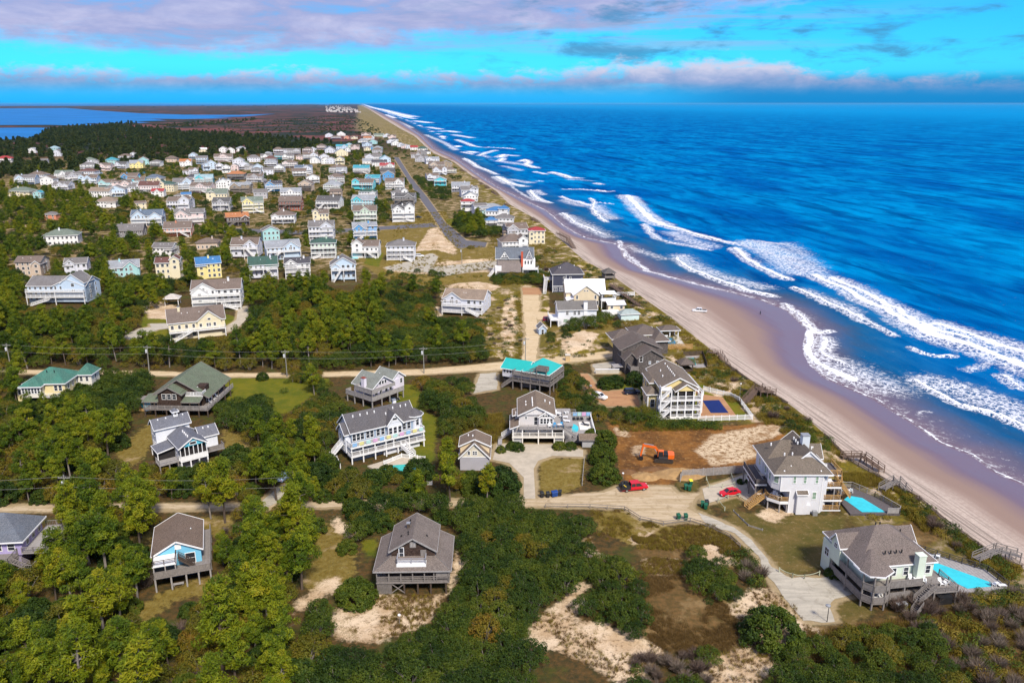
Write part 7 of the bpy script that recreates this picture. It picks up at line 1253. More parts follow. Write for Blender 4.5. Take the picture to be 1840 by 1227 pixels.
for i, (a, b_) in enumerate([((955, 397), (968, 402)), ((908, 370), (918, 374)), ((884, 347), (894, 352)), ((872, 338), (884, 343)), ((862, 332), (872, 335)), ((848, 322), (860, 324)), ((826, 308), (838, 310)), ((790, 288), (812, 287))]):
    walk('dark wooden beach walk of the beachfront row, %s from the camera' % ['first', 'second', 'third', 'fourth', 'fifth', 'sixth', 'seventh', 'eighth'][i], [a, b_], [2.0, .4], 2.2, BROWNW)
POLEW = mat('pole_wood', (.24, .235, .21), .9, .2, 3)
def pole(px, py, label, hgt=8.6, lean=0.0):
    x, y = P(px, py); root = tag(empty('utility_pole', x, y, 0), label, 'pole', 'utility poles'); MB().tube([(0, 0, -.5), (0, 0, hgt)], [.17, .11], 8).build('shaft', POLEW, root); MB().box(-1.2, 1.2, -.07, .07, hgt - .75, hgt - .6).build('crossarm', POLEW, root); MB().lathe([(.27, hgt - 2.4), (.29, hgt - 1.5), (.1, hgt - 1.3)], 10, -.42, 0).build('transformer', mat('transformer_grey', (.55, .57, .60), .5), root)
    for s_ in (-1.1, -.4, .4, 1.1): MB().lathe([(.05, hgt - .6), (.07, hgt - .45), (.03, hgt - .38)], 6, s_, 0).build('insulator', METAL, root)
    root.rotation_euler = (0, R(lean), 0); return (x, y, hgt)
polesA = [pole(-230, 662, 'utility pole beyond the left end of the sand road'), pole(20, 664, 'utility pole leaning over the woods at the far left'), pole(268, 668, 'utility pole behind the brown shingled house', 8.6, 3), pole(516, 677, 'utility pole beside the lawn on the sand road'), pole(762, 671, 'utility pole behind the dark oak thicket'), pole(944, 652, 'utility pole behind the teal roofed house')]
polesB = [pole(-330, 930, 'utility pole left of the lower road'), pole(126, 922, 'utility pole at the lower road near the lavender house'), pole(537, 924, 'utility pole with stays at the junction of the lower road', 8.8, -2)]
pole(830, 474, 'utility pole by the gravel cul de sac in the dunes')
WIREM = mat('cable', (.30, .30, .28), .6)
def wire(a, b_, dz, label, sag=.9):
    b2 = MB(); pts = [(a[0] + (b_[0] - a[0]) * t_, a[1] + (b_[1] - a[1]) * t_, a[2] + dz + (b_[2] - a[2]) * t_ - sag * 4 * (t_ - t_ * t_)) for t_ in np.linspace(0, 1, 14)]; o = b2.tube(pts, .02, 4, False).build('overhead_cable', WIREM); tag(o, label, 'cable', 'overhead cables')
nm = ['first', 'second', 'third', 'fourth', 'fifth']
for k, pl in (('sand road', polesA), ('lower road', polesB)):
    for i in range(len(pl) - 1):
        wire(pl[i], pl[i + 1], -.35, 'upper cable over the %s, %s span from the left' % (k, nm[i])); wire(pl[i], pl[i + 1], -2.6, 'lower cable over the %s, %s span from the left' % (k, nm[i]), .6)
def lamp(px, py, label, hgt, globe=False):
    x, y = P(px, py); root = tag(empty('lamp_post', x, y), label, 'lamp'); MB().tube([(0, 0, -.3), (0, 0, hgt)], [.07, .05], 7).build('shaft', GREYWOOD if globe else BLACK, root); (MB().lathe([(.05, hgt), (.24, hgt + .15), (.24, hgt + .3), (.05, hgt + .45)], 10).build('globe', WHITE, root) if globe else MB().lathe([(.42, hgt), (.4, hgt + .14), (.1, hgt + .28)], 12, -.15, 0).build('lamp_head', METAL, root))
lamp(1486, 1117, 'black lamp post at the foot of the concrete driveway', 3.0); lamp(718, 1122, 'white globe lamp post in the sandy yard of the brown cottage', 1.6, True); lamp(1119, 862, 'small white lamp post beside the hedge near the red truck', 1.4, True); lamp(1062, 706, 'black lamp post beside the clay paver driveway', 2.2); lamp(1329, 716, 'tall white post at the corner of the picket fence', 4.2, True)

# ---- small yard things
h = mid('picnic_table', 'plain wooden bench under the blue gabled stilt house', 321, 1052, 20, cat='bench'); h.wall(-.9, .9, -.3, .3, .42, .5, PALEWOOD, 'seat'); h.posts([(-.7, 0), (.7, 0)], 0, .42, PALEWOOD, .08)
h = mid('entrance_pillar', 'small tan stone pillar beside the sand road entrance', 1020, 648, 0, cat='pillar'); h.wall(-.7, .7, -.7, .7, -.1, 1.9, mat('tan_stone', (.52, .38, .20), .9, .2, 2), 'shaft'); h.wall(-.85, .85, -.85, .85, 1.9, 2.1, PALECONC, 'cap')
h = mid('retaining_wall', 'pale retaining wall below the sandy driveway', 1091, 671, 2, cat='wall'); h.wall(-3.6, 3.6, -.15, .15, -.2, 1.3, PALECONC); h.wall(-3.7, 3.7, -.22, .22, 1.3, 1.42, WHITE, 'coping')
h = mid('covered_dinghy', 'upturned pale boat lying in the dune grass', 1172, 572, -10, cat='boat'); h.part('hull', loft([(-2.4, .1, 0, .3), (-1.2, .75, 0, .6), (.6, .85, 0, .65), (2.2, .6, 0, .5)], lambda X, w_, a, z_: [(X, -w_, -.1), (X, w_, -.1), (X, w_ * .6, z_ * .8), (X, 0, z_), (X, -w_ * .6, z_ * .8)]), PALEWOOD); h.part('keel', MB().beam((-2.3, 0, .3), (2.1, 0, .6), .08, .1), GREYWOOD)
h = mid('paver_walk', 'stone slab walk leading down from the blue grey house', 770, 870, 0, cat='path')
for i in range(12):
    x0, y0 = P(772, 838 + i * 2.9); x1, y1 = h.root.location.x, h.root.location.y; obj('slab', MB().box(-.6, .6, -.42, .42, .02, .1).mesh('slab', PALECONC), h.root, (x0 - x1, y0 - y1, 0))
h = mid('garden_bed', 'planting bed with green sheets and young dune grass below the light grey house', 1372, 905, 0, cat='garden bed')
for i, (x, y, w_, d_, m) in enumerate([(-1.6, .3, .9, 1.6, 'g'), (.2, .6, 1.1, 1.4, 'g'), (1.6, 1.0, 1.0, 1.8, 'w'), (3.0, .8, 1.0, 1.6, 'w')]): h.part('cover_sheet', MB().slab([(x, y, .5), (x + w_, y, .5), (x + w_ * .8, y + d_, .85), (x - w_ * .2, y + d_, .85)], .06), mat('green_sheet', (.03, .17, .09), .7) if m == 'g' else PALEWOOD)
# ================================================================== people on the beach
def person(px, py, rot, label, shirt, trous, z):
    x, y = P(px, py, z); root = tag(empty('person', x, y, rot, z), label, 'person', 'people on the beach')
    me = bpy.data.meshes.new('body'); v = [(0, 0, .95), (0, 0, 1.2), (0, 0, 1.42), (0, 0, 1.52), (0, .02, 1.68), (-.19, 0, 1.40), (-.26, 0, 1.12), (-.25, .08, .88), (.19, 0, 1.40), (.26, 0, 1.12), (.25, .08, .88), (-.1, 0, .9), (-.11, .06, .48), (-.11, -.03, .06), (.1, 0, .9), (.12, -.05, .48), (.12, -.12, .06), (-.11, .1, .03), (.12, .02, .03)]
    e = [(0, 1), (1, 2), (2, 3), (3, 4), (2, 5), (5, 6), (6, 7), (2, 8), (8, 9), (9, 10), (0, 11), (11, 12), (12, 13), (13, 17), (0, 14), (14, 15), (15, 16), (16, 18)]; rad = [.15, .14, .13, .06, .11, .06, .05, .04, .06, .05, .04, .10, .075, .05, .10, .075, .05, .04, .04]
    me.from_pydata(v, e, []); o = obj('body', me, root); sk_ = o.modifiers.new('skin', 'SKIN')
    if not me.skin_vertices: me.attributes
    for i, r_ in enumerate(rad): me.skin_vertices[0].data[i].radius = (r_, r_ * .85)
    me.skin_vertices[0].data[0].use_root = True; o.modifiers.new('sub', 'SUBSURF').levels = 1; o.modifiers['sub'].render_levels = 1; me.materials.append(mat('cloth_' + shirt[1], shirt[0], .8))
    MB().lathe([(.17, .5), (.19, .8), (.17, .98)], 8).build('shorts', mat('cloth_' + trous[1], trous[0], .8), root); MB().lathe([(.09, 1.66), (.125, 1.72), (.1, 1.8), (.03, 1.83)], 8, 0, -.0).build('hair', DARKWOOD, root)
SKN = mat('skin', (.42, .26, .18), .6)
bz = -2.6
for a in [(1366, 566, 20, 'person in dark clothes standing on the wet sand by the surf', ((.03, .04, .07), 'dark'), ((.04, .04, .05), 'black')), (956, 370, 60, 'person in blue at the water line near the far walkers', ((.06, .12, .30), 'blue'), ((.05, .06, .10), 'navy')), (930, 368, 0, 'person in brown standing on the dry sand by the dark beach walks', ((.20, .12, .08), 'brown'), ((.06, .05, .05), 'umber')), (901, 347, -30, 'person in red walking along the far surf', ((.40, .06, .08), 'red'), ((.05, .05, .10), 'navy'))]: person(*a, bz)

# ================================================================== trees and shrubs
def leaf_material(key, stops, rough=.6, rnd_hue=.5):
    m = bpy.data.materials.new(key); m.use_nodes = True; t = NT(m.node_tree); b = t.n['Principled BSDF']
    rn = t.node('ShaderNodeObjectInfo').outputs['Random']; tint = t.attr('tint')
    pos = t.node('ShaderNodeNewGeometry').outputs['Position']; pn = t.noise(pos, .045, 3, .6)
    f = t.math('ADD', t.math('ADD', t.math('MULTIPLY', tint, .42), t.math('MULTIPLY', rn, .34)), t.math('MULTIPLY', t.math('SUBTRACT', pn, .38), .75), clamp=True)
    c = t.cramp(f, stops)
    t.put(b.inputs['Base Color'], c); b.inputs['Roughness'].default_value = rough; b.inputs['Specular IOR Level'].default_value = .2
    tr = t.node('ShaderNodeBsdfTranslucent'); t.put(tr.inputs[0], t.mix(1.0, c, (1.25, 1.3, .6), 'MULTIPLY'))
    mx = t.node('ShaderNodeMixShader'); mx.inputs[0].default_value = .22; t.l.new(b.outputs[0], mx.inputs[1]); t.l.new(tr.outputs[0], mx.inputs[2]); t.l.new(mx.outputs[0], t.n['Material Output'].inputs[0]); return m
LM = {
 'pine': leaf_material('pine_needles', [(.0, (.014, .034, .004)), (.3, (.060, .105, .005)), (.6, (.18, .21, .006)), (.85, (.29, .25, .010)), (1.0, (.31, .17, .015))]),
 'oak': leaf_material('oak_leaves', [(.0, (.009, .023, .005)), (.35, (.032, .062, .007)), (.65, (.085, .115, .009)), (1.0, (.17, .165, .016))]),
 'autumn': leaf_material('autumn_leaves', [(.0, (.05, .065, .008)), (.35, (.12, .12, .010)), (.7, (.19, .135, .012)), (1.0, (.23, .09, .015))]),
 'bare': leaf_material('bare_twigs', [(.0, (.085, .050, .045)), (.5, (.15, .11, .09)), (1.0, (.26, .22, .18))]),
 'golden': leaf_material('golden_grass', [(.0, (.10, .075, .015)), (.5, (.22, .165, .02)), (1.0, (.34, .27, .05))]),
 'far': leaf_material('far_canopy', [(.0, (.016, .028, .008)), (.4, (.036, .056, .011)), (.75, (.066, .078, .014)), (1.0, (.10, .075, .022))]),
 'brown': leaf_material('brown_grass', [(.0, (.07, .045, .015)), (.5, (.16, .095, .03)), (1.0, (.27, .18, .07))]),
 'red': leaf_material('red_leaves', [(.0, (.10, .03, .015)), (.5, (.18, .06, .03)), (1.0, (.26, .11, .04))]),
}
BARK = mat('bark', (.10, .075, .058), .95, .3, 3); BARKG = mat('grey_bark', (.21, .185, .165), .95, .25, 3)
def leaves_mesh(name, centres, size, m, rng, out_from=None, elong=1.0, tint=None, flat_=.0):
    """a quad leaf spray at every centre"""
    n = len(centres); c = np.asarray(centres, float); d = rng.normal(size=(n, 3))
    if out_from is not None:
        o = c - out_from; o /= np.linalg.norm(o, axis=1, keepdims=True) + 1e-6; d = d * .75 + o * 1.0 + np.array([0, 0, .35])
    d[:, 2] += flat_; d /= np.linalg.norm(d, axis=1, keepdims=True)
    a = np.cross(d, rng.normal(size=(n, 3))); a /= np.linalg.norm(a, axis=1, keepdims=True) + 1e-9; b_ = np.cross(d, a)
    s_ = (size * rng.uniform(.65, 1.35, n))[:, None]; a = a * s_ * elong; b_ = b_ * s_
    bend = d * s_ * .25
    v = np.stack([c - a - bend, c - b_ * .55, c + a - bend * .3, c + b_ * .55], 1).reshape(-1, 3); f = np.arange(4 * n).reshape(-1, 4)
    me = bpy.data.meshes.new(name); me.vertices.add(4 * n); me.vertices.foreach_set('co', v.ravel()); me.loops.add(4 * n); me.loops.foreach_set('vertex_index', f.ravel()); me.polygons.add(n); me.polygons.foreach_set('loop_start', np.arange(0, 4 * n, 4)); me.polygons.foreach_set('loop_total', np.full(n, 4)); me.update(calc_edges=True)
    tt = rng.uniform(0, 1, n) if tint is None else np.clip(tint + rng.uniform(-.22, .22, n), 0, 1)
    at = me.attributes.new('tint', 'FLOAT', 'POINT'); at.data.foreach_set('value', np.repeat(tt, 4).astype(np.float32)); me.materials.append(m); return me
def clump_crown(rng, clumps, per, size, m, name='crown', elong=1.3, centre=None):
    C, T = [], []
    for (x, y, z, r) in clumps:
        k = max(6, int(per * r * r)); u = rng.normal(size=(k, 3)); u /= np.linalg.norm(u, axis=1, keepdims=True); u *= (r * rng.uniform(.55, 1.05, k) ** .6)[:, None]; u[:, 2] *= .75; keep = u[:, 2] > -.55 * r
        u = u[keep]; C.append(u + (x, y, z)); T.append(np.full(len(u), rng.uniform(.15, .85)))
    C = np.concatenate(C); T = np.concatenate(T)
    return leaves_mesh(name, C, size, m, rng, np.array(centre) if centre is not None else C.mean(0) - (0, 0, 1.5), elong, T)
def pine(seed, leaf=.115, dens=170):
    rng = np.random.default_rng(seed); H_ = 1.0 * rng.uniform(8.5, 11.5); tr = MB(); lx, ly = rng.normal(size=2) * .5
    tr.tube([(0, 0, -.4), (lx * .3, ly * .3, H_ * .35), (lx * .7, ly * .7, H_ * .7), (lx, ly, H_ * .96)], [.2, .16, .10, .03], 6); cl = []
    for z in np.arange(H_ * .40, H_ * .98, H_ * .085):
        f = (z / H_ - .40) / .58; L = (1.05 - f * .72) * rng.uniform(1.9, 3.0) * (1 if f > .08 else .7); n = rng.integers(3, 6); a0 = rng.uniform(0, 6.28)
        for k in range(n):
            a = a0 + 6.28 * k / n + rng.normal() * .35; l_ = L * rng.uniform(.6, 1.1); t_ = z / H_; e = (lx * t_ + math.cos(a) * l_, ly * t_ + math.sin(a) * l_, z + l_ * rng.uniform(.05, .35)); tr.tube([(lx * t_, ly * t_, z - .1), e], [.055, .02], 4, False)
            for q in ((1.0, .6) if rng.uniform() < .75 else (1.0,)): cl.append((e[0] * q + lx * t_ * (1 - q) + rng.normal() * .2, e[1] * q + ly * t_ * (1 - q) + rng.normal() * .2, e[2] + .1, rng.uniform(.55, .95) * (1.05 - f * .3)))
    cl.append((lx, ly, H_, .7)); return tr.mesh('trunk', BARKG if seed % 2 else BARK), clump_crown(rng, cl, dens, leaf, LM['pine'], 'crown', 2.3)
def oak(seed, leaf=.13, dens=115, m='oak'):
    rng = np.random.default_rng(seed); r0 = rng.uniform(2.6, 3.3); H_ = rng.uniform(3.8, 5.0); tr = MB(); cl = []
    for k in range(rng.integers(3, 6)):
        a = 6.28 * k / 4 + rng.normal() * .4; e = (math.cos(a) * r0 * .55, math.sin(a) * r0 * .55, H_ * .6); tr.tube([(math.cos(a) * .25, math.sin(a) * .25, -.4), (math.cos(a) * r0 * .25, math.sin(a) * r0 * .25, H_ * .3), e], [.15, .1, .05], 5)
        tr.tube([e, (e[0] * 1.4, e[1] * 1.4, H_ * .8)], [.05, .02], 4, False)
    n = 46
    for k in range(n):
        t_ = (k + .5) / n; ph = math.acos(1 - t_ * 1.12); a = k * 2.39996 + rng.normal() * .25; rr = r0 * rng.uniform(.78, 1.06); cl.append((math.cos(a) * math.sin(ph) * rr, math.sin(a) * math.sin(ph) * rr, H_ * .42 + math.cos(ph) * H_ * .5 * rng.uniform(.85, 1.1), rng.uniform(.45, .85)))
    return tr.mesh('trunk', BARKG), clump_crown(rng, cl, dens * 1.5, leaf, LM[m], 'crown', 1.2, (0, 0, H_ * .2))
def bush(seed, m='autumn', r0=1.3, H_=1.7, leaf=.12, dens=120):
    rng = np.random.default_rng(seed); cl = []
    for k in range(13):
        t_ = (k + .5) / 13; ph = math.acos(1 - t_ * 1.1); a = k * 2.39996 + rng.normal() * .3; rr = r0 * rng.uniform(.65, 1.0); cl.append((math.cos(a) * math.sin(ph) * rr, math.sin(a) * math.sin(ph) * rr, H_ * .32 + math.cos(ph) * H_ * .55 * rng.uniform(.75, 1.15), rng.uniform(.38, .62)))
    return clump_crown(rng, cl, dens, leaf, LM[m], 'foliage', 1.3, (0, 0, 0))
def dome(seed):
    rng = np.random.default_rng(seed); cl = []
    for k in range(80):
        t_ = (k + .5) / 80; ph = math.acos(1 - t_ * 1.02); a = k * 2.39996 + rng.normal() * .2; rr = 3.0 * rng.uniform(.82, 1.04); cl.append((math.cos(a) * math.sin(ph) * rr, math.sin(a) * math.sin(ph) * rr, .3 + math.cos(ph) * 3.2 * rng.uniform(.85, 1.08), rng.uniform(.4, .7)))
    return clump_crown(rng, cl, 360, .14, LM['oak'], 'foliage', 1.2, (0, 0, -1))
def twig_bush(seed, r0=1.7, H_=2.2, n=420):
    rng = np.random.default_rng(seed); v, f, T = [], [], []
    for k in range(n):
        a = rng.uniform(0, 6.28); s_ = rng.uniform(0, .45) * r0; b0 = np.array([math.cos(a) * s_, math.sin(a) * s_, rng.uniform(0, H_ * .45)]); a2 = a + rng.normal() * .6; out = rng.uniform(.3, 1.0) * r0 * .75; b1 = b0 + np.array([math.cos(a2) * out, math.sin(a2) * out, rng.uniform(.3, .62) * H_]); w_ = np.cross(b1 - b0, rng.normal(size=3)); w_ = w_ / np.linalg.norm(w_) * .035
        i = len(v); v += [b0 - w_, b0 + w_, b1 + w_ * .3, b1 - w_ * .3]; f.append((i, i + 1, i + 2, i + 3)); T += [rng.uniform()] * 4
    me = bpy.data.meshes.new('twigs'); me.from_pydata([tuple(x) for x in v], [], f); me.update(); at = me.attributes.new('tint', 'FLOAT', 'POINT'); at.data.foreach_set('value', np.array(T, np.float32)); me.materials.append(LM['bare']); return me
def tuft(seed, m='golden', n=26, hh=.8, sp=.5, wd=.03):
    rng = np.random.default_rng(seed); v, f, T = [], [], []
    for k in range(n):
        a = rng.uniform(0, 6.28); s_ = rng.uniform(0, sp); b0 = np.array([math.cos(a) * s_, math.sin(a) * s_, -.05]); l_ = rng.normal(size=2) * .28; b1 = b0 + np.array([l_[0], l_[1], hh * rng.uniform(.5, 1.1)]); w_ = np.array([math.cos(a + 1.5), math.sin(a + 1.5), 0]) * wd
        i = len(v); v += [b0 - w_, b0 + w_, b1]; f.append((i, i + 1, i + 2)); T += [rng.uniform()] * 3
    me = bpy.data.meshes.new('grass_tuft'); me.from_pydata([tuple(x) for x in v], [], f); me.update(); at = me.attributes.new('tint', 'FLOAT', 'POINT'); at.data.foreach_set('value', np.array(T, np.float32)); me.materials.append(LM[m]); return me
PINES = [pine(11 + i) for i in range(6)]; OAKS = [oak(31 + i) for i in range(6)]; AUT = [oak(51 + i, .13, 95, 'autumn') for i in range(4)]
BUSHA = [bush(61 + i, 'autumn') for i in range(4)]; BUSHG = [bush(71 + i, 'oak', 1.4, 1.6) for i in range(4)]; TWIG = [twig_bush(81 + i) for i in range(4)]; BUSHY = [bush(91 + i, 'golden', 1.2, 1.0) for i in range(3)]; DOME = [dome(161 + i) for i in range(3)]
FAR = [oak(131 + i, .55, 9, 'far')[1] for i in range(4)]; FARP = [pine(141 + i, .62, 9)[1] for i in range(4)]
for me_ in FARP: me_.materials[0] = LM['far']
TUFT = [tuft(101 + i) for i in range(4)]; TUFTB = [tuft(111 + i, 'brown', 34, .6, .6) for i in range(3)]

# ---- where the photograph shows something other than trees (outlines in the photograph)
CLEAR = [
 [(668, 1030), (700, 945), (745, 918), (795, 940), (822, 960), (818, 1062), (672, 1072)], [(268, 1010), (272, 945), (318, 918), (368, 928), (382, 935), (384, 1035), (350, 1046), (278, 1068)], [(-20, 900), (45, 898), (100, 925), (96, 950), (66, 985), (66, 1015), (20, 1010), (-20, 1012)],
 [(272, 830), (284, 765), (325, 735), (358, 745), (400, 785), (400, 815), (345, 836)], [(255, 745), (262, 700), (300, 690), (348, 660), (398, 680), (402, 700), (365, 750), (300, 752)], [(30, 700), (40, 690), (80, 658), (135, 652), (160, 665), (150, 678), (115, 695), (90, 705)],
 [(590, 700), (645, 660), (695, 668), (708, 700), (700, 728), (672, 740), (640, 735)], [(592, 812), (612, 762), (720, 725), (762, 740), (762, 810), (735, 820), (690, 835), (610, 838)], [(818, 842), (820, 785), (850, 766), (886, 785), (886, 825), (858, 842)], [(890, 800), (892, 720), (960, 695), (1025, 712), (1072, 740), (1072, 815), (1050, 826), (1012, 896), (938, 898), (925, 840)],
 [(845, 712), (865, 668), (890, 650), (950, 636), (1004, 650), (1002, 700), (965, 712), (925, 712)], [(1145, 660), (1195, 640), (1275, 690), (1355, 720), (1358, 758), (1180, 760), (1165, 735), (1100, 735), (1060, 715), (1034, 668), (1058, 668), (1085, 702), (1150, 696)],
 [(1080, 600), (1140, 572), (1250, 600), (1275, 660), (1205, 668), (1150, 690), (1060, 676), (1064, 650), (1110, 645), (1110, 628), (1000, 655), (985, 645)], [(1088, 765), (1300, 755), (1420, 752), (1425, 795), (1372, 850), (1262, 865), (1262, 890), (1250, 930), (1195, 945), (1120, 920), (935, 915), (935, 890), (1010, 890), (1110, 866), (1108, 818)],
 [(1215, 860), (1370, 840), (1360, 800), (1400, 780), (1450, 780), (1510, 820), (1620, 880), (1615, 920), (1525, 930), (1520, 990), (1480, 1025), (1510, 1035), (1545, 1075), (1575, 1100), (1510, 1122), (1450, 1122), (1385, 1055), (1340, 990), (1250, 935)], [(1500, 985), (1540, 940), (1660, 940), (1790, 1045), (1700, 1062), (1630, 1085), (1560, 1100), (1530, 1060)],
 [(-20, 922), (85, 908), (85, 925), (-20, 930)], [(325, 928), (330, 900), (425, 898), (422, 926)], [(560, 922), (560, 900), (620, 900), (620, 918)], [(610, 935), (640, 968), (690, 966), (680, 1000), (605, 1060), (600, 1100), (520, 1115), (520, 1080), (590, 1040), (560, 1040), (580, 960)], [(595, 1156), (605, 1085), (680, 1072), (800, 1065), (790, 1105), (745, 1132), (660, 1162)],
 [(280, 680), (280, 664), (405, 664), (515, 666), (515, 682)], [(580, 684), (585, 666), (625, 664), (620, 682)], [(400, 685), (495, 680), (500, 690), (585, 690), (550, 712), (512, 742), (490, 740), (490, 700), (400, 718)], [(700, 728), (705, 692), (752, 692), (756, 738), (790, 752), (780, 832), (740, 815), (762, 790), (760, 745)],
 [(200, 815), (285, 748), (292, 760), (278, 790), (255, 825), (235, 845)], [(400, 806), (405, 772), (448, 782), (445, 802)], [(220, 1102), (290, 1068), (380, 1042), (415, 1028), (405, 1062), (320, 1085), (262, 1118)], [(945, 1155), (960, 1112), (1035, 1045), (1060, 1052), (1050, 1095), (1090, 1125), (1195, 1165), (1165, 1200), (1130, 1240), (1070, 1200)],
 [(1030, 985), (1062, 966), (1105, 1012), (1085, 1020)], [(760, 662), (890, 650), (890, 668), (764, 678)], [(870, 625), (880, 560), (930, 530), (935, 500), (790, 500), (795, 520), (870, 535), (975, 520), (980, 600), (970, 650), (930, 650)],
 [(1055, 920), (1120, 912), (1195, 945), (1255, 930), (1345, 985), (1395, 1055), (1450, 1125), (1500, 1155), (1450, 1180), (1360, 1235), (1270, 1240), (1250, 1185), (1150, 1145), (1145, 1050), (1165, 1010), (1090, 990)],
 [(455, 916), (498, 878), (518, 874), (480, 916)], [(770, 895), (762, 850), (778, 835), (782, 895)], [(495, 868), (495, 850), (520, 850), (520, 868)],
 [(40, 548), (48, 505), (150, 505), (160, 545), (100, 552)], [(300, 552), (300, 530), (340, 525), (385, 500), (425, 520), (450, 545), (448, 575), (405, 602), (300, 608), (292, 588), (225, 612), (222, 605), (250, 585), (255, 560)], [(785, 568), (785, 528), (820, 520), (875, 535), (885, 560), (870, 570)], [(590, 512), (592, 470), (615, 462), (642, 480), (642, 518), (620, 520)],
]
CL = [np.array(p, float) for p in CLEAR]
def inpoly(px, py, poly):
    ins = np.zeros(px.shape, bool); n = len(poly)
    for i in range(n):
        x0, y0 = poly[i]; x1, y1 = poly[(i + 1) % n]; c = ((y0 > py) != (y1 > py)); c &= px < (x1 - x0) * (py - y0) / (y1 - y0 + 1e-12) + x0; ins ^= c
    return ins
def Qn(x, y, z):
    z = z - CAM_H; d = y * _c - z * _s; u = y * _s + z * _c; return 920 + FPX * x / d, 613.5 - FPX * u / d
def blocked(x, y, r, h_, shrink=.72):
    """does the crown cover something the photograph shows uncovered"""
    bad = np.zeros(x.shape, bool); fm_ = FPX / np.hypot(y, CAM_H)
    for dx, zz in ((0, h_ * .5), (0, h_ * .96), (-1, h_ * .55), (1, h_ * .55), (0, .3), (-.7, h_ * .82), (.7, h_ * .82)):
        px, py = Qn(x + dx * r * shrink, y, zz)
        for p in CL: bad |= inpoly(px, py, p)
    return bad
VX = np.array([v[2] for v in VILLAGE]); VY = np.array([v[3] for v in VILLAGE]); VR = np.array([v[4] for v in VILLAGE]); VPX = np.array([v[0] for v in VILLAGE]); VPY = np.array([v[1] for v in VILLAGE]); VH = np.array([v[5] for v in VILLAGE])
def near_house(x, y, r, h_):
    bad = np.zeros(x.shape, bool)
    for X, Y, RR, hh in zip(VX, VY, VR, VH):
        dx = np.abs(x - X); dy = Y - y; f = y / max(Y, 1)
        bad |= (np.hypot(x - X, y - Y) < RR + r * .6) | ((np.abs(x / y - X / Y) * y < RR * .75 + r * .5) & (dy > 0) & (dy < np.maximum(y * h_ / (CAM_H - np.minimum(h_, 30)) * .72, 4)))
    return bad
rngT = np.random.default_rng(5)
taken = {}
def sift(x, y, r, k=.62):
    """keep points that do not crowd each other"""
    keep = []
    for i in range(len(x)):
        g = (int(x[i] // 5), int(y[i] // 5)); ok = True
        for a in (-1, 0, 1):
            for b_ in (-1, 0, 1):
                for (X, Y, RR) in taken.get((g[0] + a, g[1] + b_), ()):
                    if (X - x[i]) ** 2 + (Y - y[i]) ** 2 < ((RR + r[i]) * k) ** 2: ok = False; break
                if not ok: break
            if not ok: break
        if ok: keep.append(i); taken.setdefault(g, []).append((x[i], y[i], r[i]))
    return np.array(keep, int)
TREES = []      # kind, x, y, scale, radius, height
# ---- trees one can name
def named(px, py, kind, sc, label=None): x, y = P(px, py); TREES.append([kind, x, y, sc, label]); taken.setdefault((int(x // 5), int(y // 5)), []).append((x, y, 2.8 * sc))
named(640, 1082, 'dome', 1.1, 'round isolated oak beside the brown shingled cottage'); named(893, 886, 'dome', 1.65, 'large round dark oak beside the concrete forecourt'); named(624, 990, 'dome', .62, 'small round bush on the grass left of the brown cottage'); named(1386, 1150, 'dome', 1.5, 'broad round evergreen bush alone on the sand'); named(1497, 1034, 'dome', .5, 'small bright green bush where the rope fence meets the driveway')
named(575, 1120, 'oak', .85, 'dark oak at the upper end of the thicket left of the sandy yard'); named(572, 1145, 'oak', .9, 'dark oak in the thicket below the sandy path'); named(512, 705, 'bushg', .9, 'rounded shrub beside the lawn near the utility pole'); named(472, 682, 'dome', .6, 'round bush at the edge of the green lawn by the sand road')
for i, (px, py) in enumerate([(1160, 718), (1330, 868), (1345, 867), (1360, 866)]): named(px, py, 'dome', .45 if i == 0 else .28, ['pointed shrub at the corner of the yellow house', 'clipped shrub, left of three by the plank fence', 'clipped shrub, middle of three by the plank fence', 'clipped shrub, right of three by the plank fence'][i])
for px, py, sc in [(1032, 588, .9), (1052, 592, 1.15), (1070, 590, 1.2), (1086, 578, 1.0)]: named(px, py, 'oak', sc, {1032: 'dark shrub in front of the white house deck', 1052: 'rounded evergreen in front of the white grey roofed house', 1070: 'large evergreen right of the white chimney', 1086: 'evergreen at the end of the row by the red bush'}[px])
for px, py, sc, lb in [(930, 808, .55, 'shrub left of the carport opening'), (920, 806, .5, 'shrub at the left corner of the carport house'), (1005, 806, .55, 'shrub right of the carport opening'), (1025, 806, .5, 'shrub at the foot of the pool terrace stairs'), (900, 812, .4, 'shrub by the walkway left of the carport house')]: named(px, py, 'dome', sc, lb)
for px, py, sc, lb in [(1085, 800, 1.0, 'dark hedge tree at the upper end of the cleared lot'), (1082, 830, 1.05, 'dark hedge tree midway along the cleared lot'), (1085, 862, 1.1, 'dark hedge tree beside the red pickup truck'), (1065, 790, .8, 'dark hedge tree behind the pool terrace pump house'), (1140, 690, .95, 'dense round bush in front of the dark shingle house'), (1090, 696, .9, 'rounded hedge mass left of the clay driveway'), (1105, 694, .9, 'rounded hedge mass right of the clay driveway bend')]: named(px, py, 'dome', sc, lb)
x, y = P(1105, 570); 
